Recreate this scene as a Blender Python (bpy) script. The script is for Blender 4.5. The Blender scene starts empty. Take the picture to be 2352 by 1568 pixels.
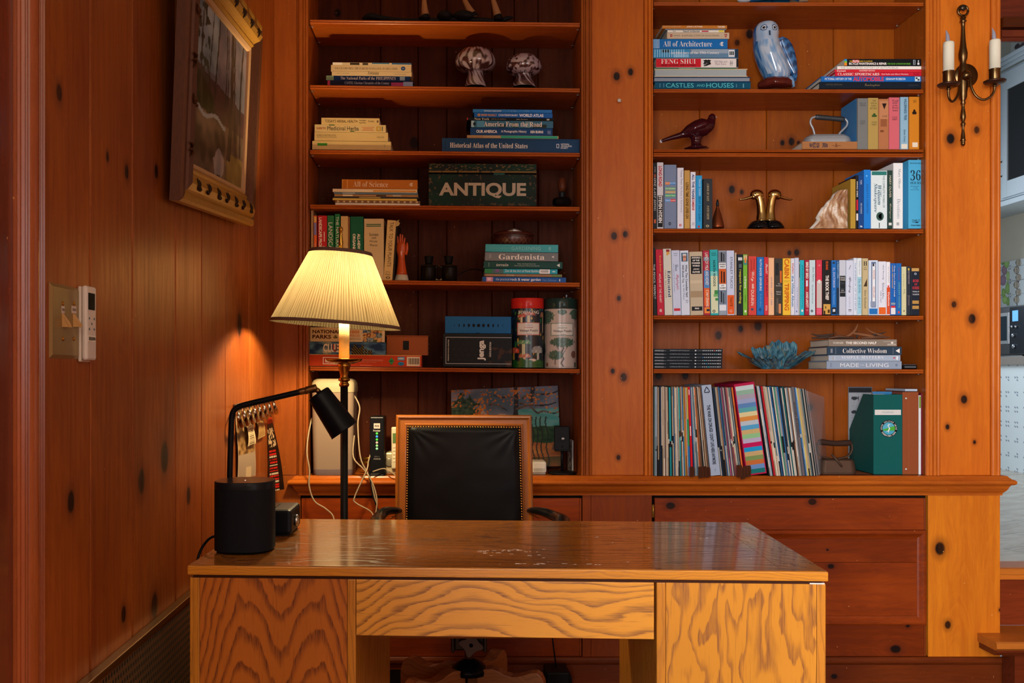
import bpy, bmesh, math, random
from mathutils import Vector, Matrix
random.seed(7)
R = math.radians
PI = math.pi
scn = bpy.context.scene
COL = scn.collection
# ---------------------------------------------------------------- camera
F, D, CX, CY, CH = 2240.0, 3.5, 1040.0, 850.0, 1.144      # focal length in px, distance to the bookcase face, vanishing point, eye height
cam = bpy.data.cameras.new('camera')
camo = bpy.data.objects.new('camera', cam)
COL.objects.link(camo)
camo.location = (0, -D, CH)
camo.rotation_euler = (R(90), 0, 0)
cam.sensor_width = 36
cam.lens = F / 2352 * 36
cam.shift_x = (1176 - CX) / 2352
cam.shift_y = (CY - 784) / 2352
cam.clip_start = 0.05
scn.camera = camo
scn.view_settings.view_transform = 'Standard'
scn.view_settings.look = 'None'
scn.view_settings.gamma = 1
scn.view_settings.exposure = 0.0
# ---------------------------------------------------------------- daylight
world = bpy.data.worlds.new('world')
scn.world = world
world.use_nodes = True
_bg = world.node_tree.nodes['Background']
_bg.inputs['Color'].default_value = (0.62, 0.78, 1.0, 1)
_bg.inputs['Strength'].default_value = 0.3
def area(name, loc, rot, sx, sy, power, col):
    l = bpy.data.lights.new(name, 'AREA')
    l.shape = 'RECTANGLE'; l.size = sx; l.size_y = sy; l.energy = power; l.color = col
    o = bpy.data.objects.new(name, l); COL.objects.link(o)
    o.location = loc; o.rotation_euler = rot
    return l
# daylight from the tall window in the left wall behind the camera, an added rear fill light, and the kitchen window
area('window_and_fill_light', (-.60, -5.4, 1.5), (0, R(-90), 0), 2.1, 2.3, 640, (0.95, 0.97, 1.0)).spread = R(165)   # narrowed to keep grazing light off the left bay
area('window_and_fill_light', (2.6, -6.45, 1.75), (R(90), 0, 0), 2.0, 1.3, 34, (0.93, 0.96, 1.0))  # fill light added at the rear to lift the darker areas
area('kitchen_daylight', (2.6, 4.3, 2.2), (R(-75), 0, R(-12)), 1.6, 1.1, 60, (0.85, 0.93, 1.0))
# ---------------------------------------------------------------- helpers
def P(px, py, Y=0.0):
    k = (Y + D) / F
    return Vector(((px - CX) * k, Y, CH - (py - CY) * k))
def K(Y): return (Y + D) / F
def lin(c):
    if isinstance(c, str):
        c = c.lstrip('#'); c = tuple(int(c[i:i+2], 16) / 255 for i in (0, 2, 4))
    return tuple((x / 12.92 if x <= 0.04045 else ((x + 0.055) / 1.055) ** 2.4) for x in c[:3])
MATS = {}
def mat(col, rough=0.5, metal=0.0, spec=0.12, coat=0.0, var=0.06, alpha=None, trans=0.0):
    key = (str(col), rough, metal, spec, coat, var, trans)
    if key in MATS: return MATS[key]
    m = bpy.data.materials.new('mat_%03d' % len(MATS)); m.use_nodes = True
    nt = m.node_tree; b = nt.nodes['Principled BSDF']
    c = lin(col) + (1,)
    b.inputs['Roughness'].default_value = rough
    b.inputs['Metallic'].default_value = metal
    b.inputs['Specular IOR Level'].default_value = spec
    b.inputs['Coat Weight'].default_value = coat
    b.inputs['Transmission Weight'].default_value = trans
    n = nt.nodes.new('ShaderNodeTexNoise'); n.inputs['Scale'].default_value = 35; n.inputs['Detail'].default_value = 3
    mx = nt.nodes.new('ShaderNodeMix'); mx.data_type = 'RGBA'
    mx.inputs[6].default_value = tuple(x * (1 - var) for x in c[:3]) + (1,)
    mx.inputs[7].default_value = tuple(min(1, x * (1 + var)) for x in c[:3]) + (1,)
    nt.links.new(n.outputs['Fac'], mx.inputs[0]); nt.links.new(mx.outputs[2], b.inputs['Base Color'])
    MATS[key] = m
    return m
def emit(col, s):
    key = ('e', str(col), s)
    if key in MATS: return MATS[key]
    m = bpy.data.materials.new('glow_%03d' % len(MATS)); m.use_nodes = True
    b = m.node_tree.nodes['Principled BSDF']
    b.inputs['Base Color'].default_value = lin(col) + (1,)
    b.inputs['Emission Color'].default_value = lin(col) + (1,)
    b.inputs['Emission Strength'].default_value = s
    MATS[key] = m
    return m
def vcol(rough=0.45, spec=0.12, coat=0.0, bump=0.0):
    key = ('vc', rough, spec, coat, bump)
    if key in MATS: return MATS[key]
    m = bpy.data.materials.new('printed_%03d' % len(MATS)); m.use_nodes = True
    nt = m.node_tree; b = nt.nodes['Principled BSDF']
    a = nt.nodes.new('ShaderNodeAttribute'); a.attribute_name = 'Col'
    nt.links.new(a.outputs['Color'], b.inputs['Base Color'])
    b.inputs['Roughness'].default_value = rough
    b.inputs['Specular IOR Level'].default_value = spec
    b.inputs['Coat Weight'].default_value = coat
    if bump:
        n = nt.nodes.new('ShaderNodeTexNoise'); n.inputs['Scale'].default_value = 90; n.inputs['Detail'].default_value = 4
        bp = nt.nodes.new('ShaderNodeBump'); bp.inputs['Strength'].default_value = bump; bp.inputs['Distance'].default_value = 0.003
        nt.links.new(n.outputs['Fac'], bp.inputs['Height']); nt.links.new(bp.outputs['Normal'], b.inputs['Normal'])
    MATS[key] = m
    return m
class NB:                                                  # tiny node builder
    def __init__(s, nt): s.nt = nt
    def put(s, i, v):
        if isinstance(v, bpy.types.NodeSocket): s.nt.links.new(v, i)
        elif v is not None: i.default_value = v
    def m(s, op, a, b=None, c=None, clamp=False):
        n = s.nt.nodes.new('ShaderNodeMath'); n.operation = op; n.use_clamp = clamp
        s.put(n.inputs[0], a); s.put(n.inputs[1], b); s.put(n.inputs[2], c)
        return n.outputs[0]
    def noise(s, vec, scale, detail=3, rough=0.5, dist=0.0):
        n = s.nt.nodes.new('ShaderNodeTexNoise'); s.put(n.inputs['Vector'], vec)
        n.inputs['Scale'].default_value = scale; n.inputs['Detail'].default_value = detail
        n.inputs['Roughness'].default_value = rough; n.inputs['Distortion'].default_value = dist
        return n.outputs['Fac']
    def xyz(s, x, y, z):
        n = s.nt.nodes.new('ShaderNodeCombineXYZ'); s.put(n.inputs[0], x); s.put(n.inputs[1], y); s.put(n.inputs[2], z)
        return n.outputs[0]
    def mix(s, f, a, b):
        n = s.nt.nodes.new('ShaderNodeMix'); n.data_type = 'RGBA'; s.put(n.inputs[0], f)
        s.put(n.inputs[6], a if isinstance(a, bpy.types.NodeSocket) else tuple(a) + (1,)); s.put(n.inputs[7], b if isinstance(b, bpy.types.NodeSocket) else tuple(b) + (1,))
        return n.outputs[2]
    def mr(s, v, a, b, c=0.0, d=1.0, t='SMOOTHSTEP'):
        n = s.nt.nodes.new('ShaderNodeMapRange'); n.interpolation_type = t; s.put(n.inputs[0], v)
        for i, q in enumerate((a, b, c, d)): n.inputs[i + 1].default_value = q
        return n.outputs[0]
def new_mat(name, world=False):
    m = bpy.data.materials.new(name); m.use_nodes = True
    nt = m.node_tree; nb = NB(nt)
    tc = nt.nodes.new('ShaderNodeTexCoord'); sp = nt.nodes.new('ShaderNodeSeparateXYZ'); nt.links.new(nt.nodes.new('ShaderNodeNewGeometry').outputs['Position'] if world else tc.outputs['Object'], sp.inputs[0])
    at = nt.nodes.new('ShaderNodeAttribute'); at.attribute_name = 'rnd'
    return m, nt, nb, nt.nodes['Principled BSDF'], sp.outputs, at.outputs['Fac']
def pine(name, axis='z', c1='#a8552b', c2='#8a3a1c', knots=(), plane='xz', rough=0.32, gs=1.0, bv=0.22, blotch=0.5, spec=.18, coat=.06, metal=0.0):
    """Varnished knotty pine: grain runs along axis, knots = (a, b, radius) in the plane of the board."""
    m, nt, nb, b, (x, y, z), rnd = new_mat(name, bool(knots))
    L, A, B = {'z': (z, x, y), 'x': (x, z, y), 'y': (y, z, x)}[axis]
    pa, pb = {'xz': (x, z), 'yz': (y, z), 'xy': (x, y)}[plane]
    off = nb.m('MULTIPLY', rnd, 37.0)
    warp = None; mask = None; halo = None
    for (ka, kb, kr) in knots:
        da = nb.m('SUBTRACT', pa, ka); db = nb.m('SUBTRACT', pb, kb)
        if axis in 'xy' and plane != 'yz' or (plane == 'yz' and axis == 'y'): da2, db2 = nb.m('MULTIPLY', da, 0.75), db
        else: da2, db2 = da, nb.m('MULTIPLY', db, 0.75)
        d = nb.m('SQRT', nb.m('ADD', nb.m('MULTIPLY', da2, da2), nb.m('MULTIPLY', db2, db2)))
        k = nb.mr(d, kr * 0.65, kr * 1.1, 1, 0); h = nb.mr(d, kr * 0.9, kr * 2.3, 1, 0)
        cross = db if axis == 'x' else da
        w = nb.m('MULTIPLY', nb.mr(d, kr * 0.5, kr * 5.0, 1, 0), nb.m('MULTIPLY', cross, -0.55))
        mask = k if mask is None else nb.m('MAXIMUM', mask, k)
        halo = h if halo is None else nb.m('MAXIMUM', halo, h)
        warp = w if warp is None else nb.m('ADD', warp, w)
    A2 = A if warp is None else nb.m('ADD', A, warp)
    A3 = nb.m('ADD', A2, off)
    v = nb.xyz(A3, B, nb.m('MULTIPLY', L, 0.06))
    g1 = nb.noise(v, 60 * gs, 5, 0.6)
    g2 = nb.noise(nb.xyz(A3, B, nb.m('MULTIPLY', L, 0.16)), 11 * gs, 4, 0.55, 0.8)
    bl = nb.noise(nb.xyz(A3, B, nb.m('MULTIPLY', L, 0.45)), 4.5, 3, 0.5)
    rings = nb.m('SINE', nb.m('MULTIPLY', g2, 70.0))
    t = nb.m('ADD', nb.m('MULTIPLY', nb.mr(g1, 0.3, 0.7), 0.45), nb.m('MULTIPLY', nb.mr(rings, -1, 1), 0.2))
    t = nb.m('ADD', t, nb.m('MULTIPLY', nb.mr(bl, 0.3, 0.7), blotch))
    t = nb.m('MULTIPLY', t, 0.85, clamp=True)
    col = nb.mix(t, lin(c1), lin(c2))
    if mask is not None:
        col = nb.mix(nb.m('MULTIPLY', halo, 0.42), col, lin('#4a1c10'))
        col = nb.mix(nb.m('MULTIPLY', mask, nb.mr(g1, 0.25, 0.6, 0.75, 1.0)), col, lin('#150b0a'))
    # board to board tone
    hs = nt.nodes.new('ShaderNodeHueSaturation')
    nt.links.new(nb.m('ADD', nb.m('MULTIPLY', nb.m('FRACT', nb.m('MULTIPLY', rnd, 7.31)), 2 * bv), 1 - bv), hs.inputs['Value'])
    nt.links.new(col, hs.inputs['Color'])
    # pale dings
    dn = nb.mr(nb.noise(nb.xyz(x, y, nb.m('MULTIPLY', z, 0.8)), 120, 1, 0.4), 0.80, 0.83)
    col = nb.mix(nb.m('MULTIPLY', dn, 0.8), hs.outputs[0], lin('#d8a060'))
    nt.links.new(col, b.inputs['Base Color'])
    nt.links.new(nb.mr(g1, 0.2, 0.8, rough - 0.06, rough + 0.1), b.inputs['Roughness'])
    bp = nt.nodes.new('ShaderNodeBump'); bp.inputs['Strength'].default_value = 0.25; bp.inputs['Distance'].default_value = 0.0012
    nt.links.new(nb.m('ADD', g1, nb.m('MULTIPLY', bl, 1.5)), bp.inputs['Height']); nt.links.new(bp.outputs[0], b.inputs['Normal'])
    b.inputs['Coat Weight'].default_value = coat; b.inputs['Metallic'].default_value = metal; b.inputs['Coat Roughness'].default_value = 0.24; b.inputs['Specular IOR Level'].default_value = spec
    return m
def oak(name, field, pore='z', c1='#c98732', c2='#6e3c17', cont=0.9, rough=0.28, coat=0.3, sharp=0.32, bump=.12):
    """Red oak; field(nb, x, y, z) gives the growth-ring coordinate."""
    m, nt, nb, b, (x, y, z), rnd = new_mat(name)
    L, A, B = {'z': (z, x, y), 'x': (x, z, y), 'y': (y, z, x)}[pore]
    pv = nb.xyz(A, B, nb.m('MULTIPLY', L, 0.035))
    fine = nb.noise(pv, 420, 3, 0.6)
    med = nb.noise(nb.xyz(A, B, nb.m('MULTIPLY', L, 0.1)), 90, 4, 0.65)
    f = nb.m('ADD', field(nb, x, y, z), nb.m('MULTIPLY', med, 0.55))
    fr = nb.m('FRACT', f)
    ring = nb.m('SUBTRACT', 1.0, nb.m('MULTIPLY', nb.mr(fr, 0.0, sharp * 1.5, 0, 1), nb.mr(fr, 0.9, 1.0, 1, 0)))
    t = nb.m('MULTIPLY', ring, nb.mr(fine, 0.32, 0.62, 1.0, 0.45))
    t = nb.m('ADD', nb.m('MULTIPLY', t, cont), nb.mr(fine, 0.56, 0.72, 0.0, 0.35), clamp=True)
    tone = nb.mix(nb.noise(nb.xyz(x, y, z), 3.0, 2), lin(c1), tuple(q * 0.72 for q in lin(c1)))
    nt.links.new(nb.mix(t, tone, lin(c2)), b.inputs['Base Color'])
    nt.links.new(nb.mr(t, 0, 1, rough, rough + 0.18), b.inputs['Roughness'])
    bp = nt.nodes.new('ShaderNodeBump'); bp.inputs['Strength'].default_value = bump; bp.inputs['Distance'].default_value = 0.0006; bp.invert = True
    nt.links.new(t, bp.inputs['Height']); nt.links.new(bp.outputs[0], b.inputs['Normal'])
    b.inputs['Coat Weight'].default_value = coat; b.inputs['Coat Roughness'].default_value = 0.08
    return m
class MB:                                                  # collects shapes, builds ONE mesh object
    def __init__(s): s.v = []; s.f = []; s.fm = []; s.fs = []; s.fr = []; s.mats = []; s.cols = None
    def add(s, vs, fs, m, smooth=False, rnd=0.0, M=None, cols=None):
        if m not in s.mats: s.mats.append(m)
        mi = s.mats.index(m); n = len(s.v)
        s.v += [tuple(M @ Vector(p)) if M is not None else tuple(p) for p in vs]
        for i, f in enumerate(fs):
            s.f.append(tuple(n + j for j in f)); s.fm.append(mi); s.fs.append(smooth); s.fr.append(rnd)
        if cols is not None or s.cols is not None:
            if s.cols is None: s.cols = [(0.5, 0.5, 0.5)] * n
            s.cols += cols if cols is not None else [(0.5, 0.5, 0.5)] * len(vs)
        return s
    def box(s, x0, x1, y0, y1, z0, z1, m, rnd=0.0, M=None, bev=0.0):
        if x0 > x1: x0, x1 = x1, x0
        if y0 > y1: y0, y1 = y1, y0
        if z0 > z1: z0, z1 = z1, z0
        if bev > 0:
            q = min(bev, (x1 - x0) / 2.01, (y1 - y0) / 2.01, (z1 - z0) / 2.01)
            bm = bmesh.new(); bmesh.ops.create_cube(bm, size=1)
            for v in bm.verts: v.co = Vector(((x0 + x1) / 2 + v.co.x * (x1 - x0), (y0 + y1) / 2 + v.co.y * (y1 - y0), (z0 + z1) / 2 + v.co.z * (z1 - z0)))
            bmesh.ops.bevel(bm, geom=bm.edges[:], offset=q, segments=2, affect='EDGES', profile=0.5)
            bm.verts.index_update()
            s.add([v.co[:] for v in bm.verts], [[v.index for v in f.verts] for f in bm.faces], m, False, rnd, M); bm.free()
            return s
        vs = [(x, y, z) for x in (x0, x1) for y in (y0, y1) for z in (z0, z1)]
        return s.add(vs, [(0, 1, 3, 2), (4, 6, 7, 5), (0, 4, 5, 1), (2, 3, 7, 6), (0, 2, 6, 4), (1, 5, 7, 3)], m, False, rnd, M)
    def prism(s, poly, a, b, m, ax='y', rnd=0.0, smooth=False, M=None):
        """poly in the two other axes (x,z for 'y'; y,z for 'x'; x,y for 'z'), extruded from a to b."""
        def q(u, v, t): return {'y': (u, t, v), 'x': (t, u, v), 'z': (u, v, t)}[ax]
        n = len(poly)
        vs = [q(u, v, a) for u, v in poly] + [q(u, v, b) for u, v in poly]
        fs = [tuple(range(n)), tuple(range(2 * n - 1, n - 1, -1))] + [(i, i + n, (i + 1) % n + n, (i + 1) % n) for i in range(n)]
        return s.add(vs, fs, m, smooth, rnd, M)
    def lathe(s, prof, org, m, seg=32, axis=(0, 0, 1), smooth=True, M=None, rmod=None, rnd=0.0):
        ax = Vector(axis).normalized(); q = ax.to_track_quat('Z', 'Y').to_matrix(); org = Vector(org)
        vs = []; fs = []
        for (r, h) in prof:
            for i in range(seg):
                a = 2 * PI * i / seg; rr = max(r, 1e-5) * (rmod(a, h) if rmod else 1)
                vs.append(org + q @ Vector((rr * math.cos(a), rr * math.sin(a), h)))
        for j in range(len(prof) - 1):
            for i in range(seg):
                k = (i + 1) % seg
                fs.append((j * seg + i, j * seg + k, (j + 1) * seg + k, (j + 1) * seg + i))
        if prof[0][0] > 1e-4: fs.append(tuple(range(seg - 1, -1, -1)))
        if prof[-1][0] > 1e-4: fs.append(tuple((len(prof) - 1) * seg + i for i in range(seg)))
        return s.add([tuple(v) for v in vs], fs, m, smooth, rnd, M)
    def tube(s, pts, r, m, seg=10, M=None, flat=1.0, rnd=0.0, up=None):
        pts = [Vector(p) for p in pts]; n = len(pts)
        rs = list(r) if isinstance(r, (list, tuple)) else [r] * n
        if 4 <= n <= 13:                                   # round the path off
            q, w = [], []
            for i in range(n - 1):
                a, b, c, d = pts[max(i - 1, 0)], pts[i], pts[i + 1], pts[min(i + 2, n - 1)]
                for k in range(5):
                    f = k / 5; q.append(.5 * (2 * b + (c - a) * f + (2 * a - 5 * b + 4 * c - d) * f * f + (3 * b - a - 3 * c + d) * f ** 3)); w.append(rs[i] + (rs[i + 1] - rs[i]) * f)
            pts, rs = q + [pts[-1]], w + [rs[-1]]; n = len(pts)
        vs = []; fs = []; u = None
        for i, p in enumerate(pts):
            t = (pts[min(i + 1, n - 1)] - pts[max(i - 1, 0)]).normalized()
            if u is None:
                u = Vector(up) if up else (Vector((0, 0, 1)) if abs(t.z) < 0.9 else Vector((1, 0, 0)))
            u = (u - t * u.dot(t)).normalized(); w = t.cross(u)
            for k in range(seg):
                a = 2 * PI * k / seg
                vs.append(tuple(p + (u * math.cos(a) * flat + w * math.sin(a)) * rs[i]))
        for i in range(n - 1):
            for k in range(seg):
                j = (k + 1) % seg
                fs.append((i * seg + k, i * seg + j, (i + 1) * seg + j, (i + 1) * seg + k))
        fs.append(tuple(range(seg - 1, -1, -1))); fs.append(tuple((n - 1) * seg + k for k in range(seg)))
        return s.add(vs, fs, m, True, rnd, M)
    def ell(s, c, rx, ry, rz, m, seg=20, ring=12, M=None, disp=None, rot=None):
        vs = []; fs = []; c = Vector(c)
        for j in range(ring + 1):
            ph = PI * j / ring
            for i in range(seg):
                a = 2 * PI * i / seg
                d = Vector((math.sin(ph) * math.cos(a), math.sin(ph) * math.sin(a), -math.cos(ph)))
                k = disp(d) if disp else 1.0
                q = Vector((d.x * rx, d.y * ry, d.z * rz)) * k
                if rot is not None: q = rot @ q
                vs.append(tuple(c + q))
        for j in range(ring):
            for i in range(seg):
                k = (i + 1) % seg
                fs.append((j * seg + i, j * seg + k, (j + 1) * seg + k, (j + 1) * seg + i))
        return s.add(vs, fs, m, True, 0, M)
    def raster(s, nu, nv, pos, colf, m, smooth=False):
        """grid whose faces carry colours: a print or painting."""
        vs = [tuple(pos(i / nu, j / nv)) for j in range(nv + 1) for i in range(nu + 1)]
        cs = [lin(colf(min(max(i / nu, 1e-4), .9999), min(max(j / nv, 1e-4), .9999))) for j in range(nv + 1) for i in range(nu + 1)]
        fs = []
        for j in range(nv):
            for i in range(nu):
                a = j * (nu + 1) + i
                fs.append((a, a + nu + 1, a + nu + 2, a + 1))
        return s.add(vs, fs, m, smooth, 0, None, cs)
    def build(s, name, parent=None, org=None, base=False, sub=0, weld=False):
        if org is None and base:
            xs, ys, zs = zip(*s.v); org = Vector(((min(xs) + max(xs)) / 2, (min(ys) + max(ys)) / 2, min(zs)))
        org = Vector(org) if org is not None else Vector((0, 0, 0))
        me = bpy.data.meshes.new(name)
        me.from_pydata([tuple(Vector(p) - org) for p in s.v], [], s.f)
        for m in s.mats: me.materials.append(m)
        me.polygons.foreach_set('material_index', s.fm); me.polygons.foreach_set('use_smooth', s.fs)
        at = me.attributes.new('rnd', 'FLOAT', 'FACE'); at.data.foreach_set('value', s.fr)
        if s.cols is not None:
            ca = me.attributes.new('Col', 'FLOAT_COLOR', 'POINT')
            ca.data.foreach_set('color', [q for c in s.cols for q in (c[0], c[1], c[2], 1.0)])
        me.validate(); me.update()
        bm = bmesh.new(); bm.from_mesh(me)
        if weld: bmesh.ops.remove_doubles(bm, verts=bm.verts, dist=1e-5)
        bmesh.ops.recalc_face_normals(bm, faces=bm.faces); bm.to_mesh(me); bm.free()
        o = bpy.data.objects.new(name, me); COL.objects.link(o)
        if parent is not None: o.parent = parent
        else: o.location = org
        if sub:
            md = o.modifiers.new('sub', 'SUBSURF'); md.levels = sub; md.render_levels = sub
        return o
def tag(o, label=None, cat=None, group=None, kind=None):
    if label: o['label'] = label
    if cat: o['category'] = cat
    if group: o['group'] = group
    if kind: o['kind'] = kind
    return o
def thing(name, label, cat, loc=(0, 0, 0), group=None, rot=None):
    o = bpy.data.objects.new(name, None); o.empty_display_size = 0.05; COL.objects.link(o)
    o.location = loc
    if rot is not None: o.rotation_euler = rot
    return tag(o, label, cat, group)
def struct(mb, name): return tag(mb.build(name), kind='structure')
# ---------------------------------------------------------------- lettering
SER = {}
for i in range(26):
    SER[chr(65 + i)] = chr(0x1D400 + i); SER[chr(97 + i)] = chr(0x1D41A + i)
for i in range(10): SER[str(i)] = chr(0x1D7CE + i)
ITA = {}
for i in range(26):
    ITA[chr(65 + i)] = chr(0x1D468 + i); ITA[chr(97 + i)] = chr(0x1D482 + i)
SCR = {}
for i in range(26):
    SCR[chr(65 + i)] = chr(0x1D4D0 + i); SCR[chr(97 + i)] = chr(0x1D4EA + i)
TEXTS = []
def text(parent, s, cx, cz, w, h, col, style='b', rot=0, y=-0.0006, M=None, plane='front', name='title', rough=0.5):
    """Lettering fitted into a w x h box centred at (cx, cz) of the parent's front plane."""
    tb = {'S': SER, 's': SER, 'i': ITA, 'c': SCR}.get(style[0])
    if tb: s = ''.join(tb.get(ch, ch) for ch in s)
    c = bpy.data.curves.new(name, 'FONT'); c.body = s; c.size = 1.0; c.align_x = 'CENTER'; c.align_y = 'CENTER'
    c.resolution_u = 2 if h < 0.008 else 4
    c.offset = {'b': 0.018, 'B': 0.035, 'n': 0.0, 'S': 0.0, 's': -0.012, 'i': -0.005, 'c': 0.0}.get(style[0], 0)
    if len(style) > 1: c.space_character = float(style[1:])
    c.materials.append(mat(col, rough, var=0.0))
    o = bpy.data.objects.new(name, c); COL.objects.link(o); o.parent = parent
    TEXTS.append((o, cx, cz, w, h, rot, y, M, plane))
    return o
def fit_texts():
    bpy.context.view_layer.update()
    dg = bpy.context.evaluated_depsgraph_get()
    par = {}
    for (o, cx, cz, w, h, rot, y, M, plane) in TEXTS:
        me = bpy.data.meshes.new_from_object(o.evaluated_get(dg))
        if not len(me.vertices): continue
        xs = [v.co.x for v in me.vertices]; ys = [v.co.y for v in me.vertices]
        x0, x1, y0, y1 = min(xs), max(xs), min(ys), max(ys)
        sx = w / max(x1 - x0, 1e-4); sy = h / max(y1 - y0, 1e-4)
        U = Matrix(((1, 0, 0, cx), (0, 0, -1, y), (0, 1, 0, cz), (0, 0, 0, 1))) if plane == 'front' else M
        A = U @ Matrix.Rotation(rot, 4, 'Z') @ Matrix.Diagonal((sx, sy, 1, 1)) @ Matrix.Translation((-(x0 + x1) / 2, -(y0 + y1) / 2, 0))
        key = o.parent.name + '|' + o.name.split('.')[0]
        par.setdefault(key, (o.parent, o.name.split('.')[0], MB()))[2].add([tuple(A @ v.co) for v in me.vertices], [tuple(p.vertices) for p in me.polygons], o.data.materials[0])
        bpy.data.meshes.remove(me)
    for (p, nm, mb) in par.values(): mb.build(nm, parent=p)
    for t in TEXTS:
        c = t[0].data; bpy.data.objects.remove(t[0]); bpy.data.curves.remove(c)
# ================================================================ the room
XW = -0.641                                               # left wall
def YW(px): return F * XW / (px - CX) - D                  # depth at which the left wall shows at px
H = 2.62
def zy(py, Y): return CH - (py - CY) * K(Y)
def xp(px, Y=0.0): return (px - CX) * K(Y)
# knots on the left wall: (px, py, r)
def kw(px, py, r): Y = YW(px); return (Y, zy(py, Y), r)
M_WALL = pine('pine_wall', 'z', '#aa5c20', '#7c3610', [kw(136, 213, .012), kw(247, 360, .008), kw(291, 395, .012), kw(359, 393, .013), kw(163, 1152, .016), kw(325, 1105, .022), kw(378, 1050, .03), kw(433, 1138, .018), kw(284, 1410, .014), kw(355, 1390, .024), kw(497, 400, .012), kw(550, 745, .03), kw(641, 375, .018)], 'yz', 0.36, bv=0.10, spec=.3, coat=.06, metal=.32)
M_TRIML = pine('pine_trim_left', 'z', '#9c5220', '#7e3c14', rough=0.26, bv=.08, blotch=.3)  # darker copy of the trim pine, with the left side's shade put in
grooves = [82, 207, 304, 403, 463, 518, 572, 595, 629.9]
ys = [YW(g) for g in grooves]; ys[-1] = 0.0
mb = MB()
edges_ = [(-2.02, ys[1])] + list(zip(ys[1:-1], ys[2:]))
for i, (a, b) in enumerate(edges_):
    g = 0.0040
    pts = [(XW - .02, a + .0022), (XW - .006, a + .0022), (XW - .001, a + g * .8), (XW, a + g * 1.4), (XW, b - g * 1.4), (XW - .001, b - g * .8), (XW - .006, b - .0022), (XW - .02, b - .0022)]
    mb.prism(pts, 0, H, M_WALL, 'z', rnd=0.13 + 0.093 * i)
mb.box(XW - .05, XW - .0205, -2.1, 0.3, 0, H, mat('#120a08', .8))
mb.box(XW - .02, XW - .006, -2.02, -.001, 0, H, mat('#120a08', .8))
mb.box(XW - .05, XW, 0.0, 0.3, 0, H, M_WALL)
struct(mb, 'wall_left')
# door casing with flutes
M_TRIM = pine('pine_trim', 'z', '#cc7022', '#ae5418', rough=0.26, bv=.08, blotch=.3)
M_TRIMD = pine('pine_casing', 'z', '#a5552a', '#8a421c', rough=0.24, bv=.08, blotch=.3, spec=.4)
ya, yb = YW(82), YW(24)
mb = MB(); n = 40; pts = []
for i in range(n + 1):
    t = i / n; yy = yb + (ya - yb) * t
    h = .012 + .010 * math.sin(PI * min(1, max(0, (t - .30) / .40))) ** .5 if .30 < t < .70 else .012 + .004 * (math.sin(t * 60) > 0.2)
    if t < .05 or t > .95: h = .009
    pts.append((XW + h, yy))
pts += [(XW - .02, ya), (XW - .02, yb)]
mb.prism(pts, 0, H, M_TRIMD, 'z'); struct(mb, 'trim_1')
M_DOOR = pine('pine_door', 'z', '#8a3f26', '#6d3020', rough=0.14, blotch=.8, spec=.6, coat=.4)
mb = MB(); mb.box(XW - .05, XW + .004, -4.6, yb - .001, 0, H, M_DOOR); struct(mb, 'door_1')
# radiator cover along the left wall
xr = -0.622; zt = 0.612
tr = thing('radiator_cover', 'long perforated brown metal radiator cover low along the left wall', 'radiator cover', (xr, -1.5, 0))
M_METB = mat('#4a3524', .35, .6)
mb = MB(); og = (xr, -1.5, 0)
mb.box(XW + .0005, xr + .003, -2.0, -.35, zt - .014, zt, mat('#6b4a22', .3, .8), bev=.002).build('top_rail', tr, og)
m_, nt, nb, b_, (x_, y_, z_), rn = new_mat('perforated_metal')
def frac(v, k, o=0.0): return nb.m('SUBTRACT', nb.m('FRACT', nb.m('ADD', nb.m('MULTIPLY', v, k), o)), .5)
rowp = nb.m('MULTIPLY', nb.m('FLOOR', nb.m('MODULO', nb.m('ADD', nb.m('MULTIPLY', z_, 62.0), 200.0), 2.0)), .5)
fy = nb.m('SUBTRACT', nb.m('FRACT', nb.m('ADD', nb.m('MULTIPLY', y_, 70.0), rowp)), .5); fz = frac(z_, 62.0)
dd = nb.m('SQRT', nb.m('ADD', nb.m('MULTIPLY', fy, fy), nb.m('MULTIPLY', fz, fz)))
hole = nb.mr(dd, .27, .33, 1, 0)
nt.links.new(nb.mix(hole, lin('#7a5c3c'), lin('#0a0706')), b_.inputs['Base Color']); b_.inputs['Metallic'].default_value = .55; nt.links.new(nb.mr(hole, 0, 1, .35, .9), b_.inputs['Roughness'])
mb = MB(); mb.box(xr - .002, xr, -2.0, -.35, .07, zt - .014, m_); mb.build('grille', tr, og)
mb = MB(); mb.box(XW + .0005, xr, -2.0, -1.995, .0, zt - .014, M_METB); mb.box(XW + .0005, xr, -.355, -.35, 0, zt - .014, M_METB); mb.build('end_panel', tr, og)
mb = MB(); mb.box(XW + .0005, xr + .002, -2.0, -.35, 0, .07, M_METB); mb.build('base_rail', tr, og)
# floor, ceiling, rear wall with windows, far right side
M_FLOOR = pine('floor_boards', 'x', '#6d3a20', '#4c2412', plane='xy', rough=.35)
mb = MB()
for i in range(28):
    mb.box(-.7, 4.2, -6.5 + i * .235, -6.5 + (i + 1) * .235 - .002, -.03, 0, M_FLOOR, rnd=i * .137 % 1)
mb.box(-.7, 4.2, -6.6, 0.3, -.06, -.031, M_FLOOR)
struct(mb, 'floor')
M_PLASTER = mat('#b9a78c', .8)
mb = MB(); mb.box(-.75, 4.4, -6.6, .3, H, H + .05, M_PLASTER); struct(mb, 'ceiling')
M_RWALL = mat('#8a5a3a', .6)
mb = MB()
mb.box(-.75, -1.75 + 4.4, -6.6, -6.55, 0, .75, M_RWALL); mb.box(2.65, 4.4, -6.6, -6.55, 0, .75, M_RWALL)
mb.box(-.75, 4.4, -6.6, -6.55, 2.35, H, M_RWALL); mb.box(-.15, .2, -6.6, -6.55, .75, 2.35, M_RWALL); mb.box(2.9, 4.4, -6.6, -6.55, .75, 2.35, M_RWALL)
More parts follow.
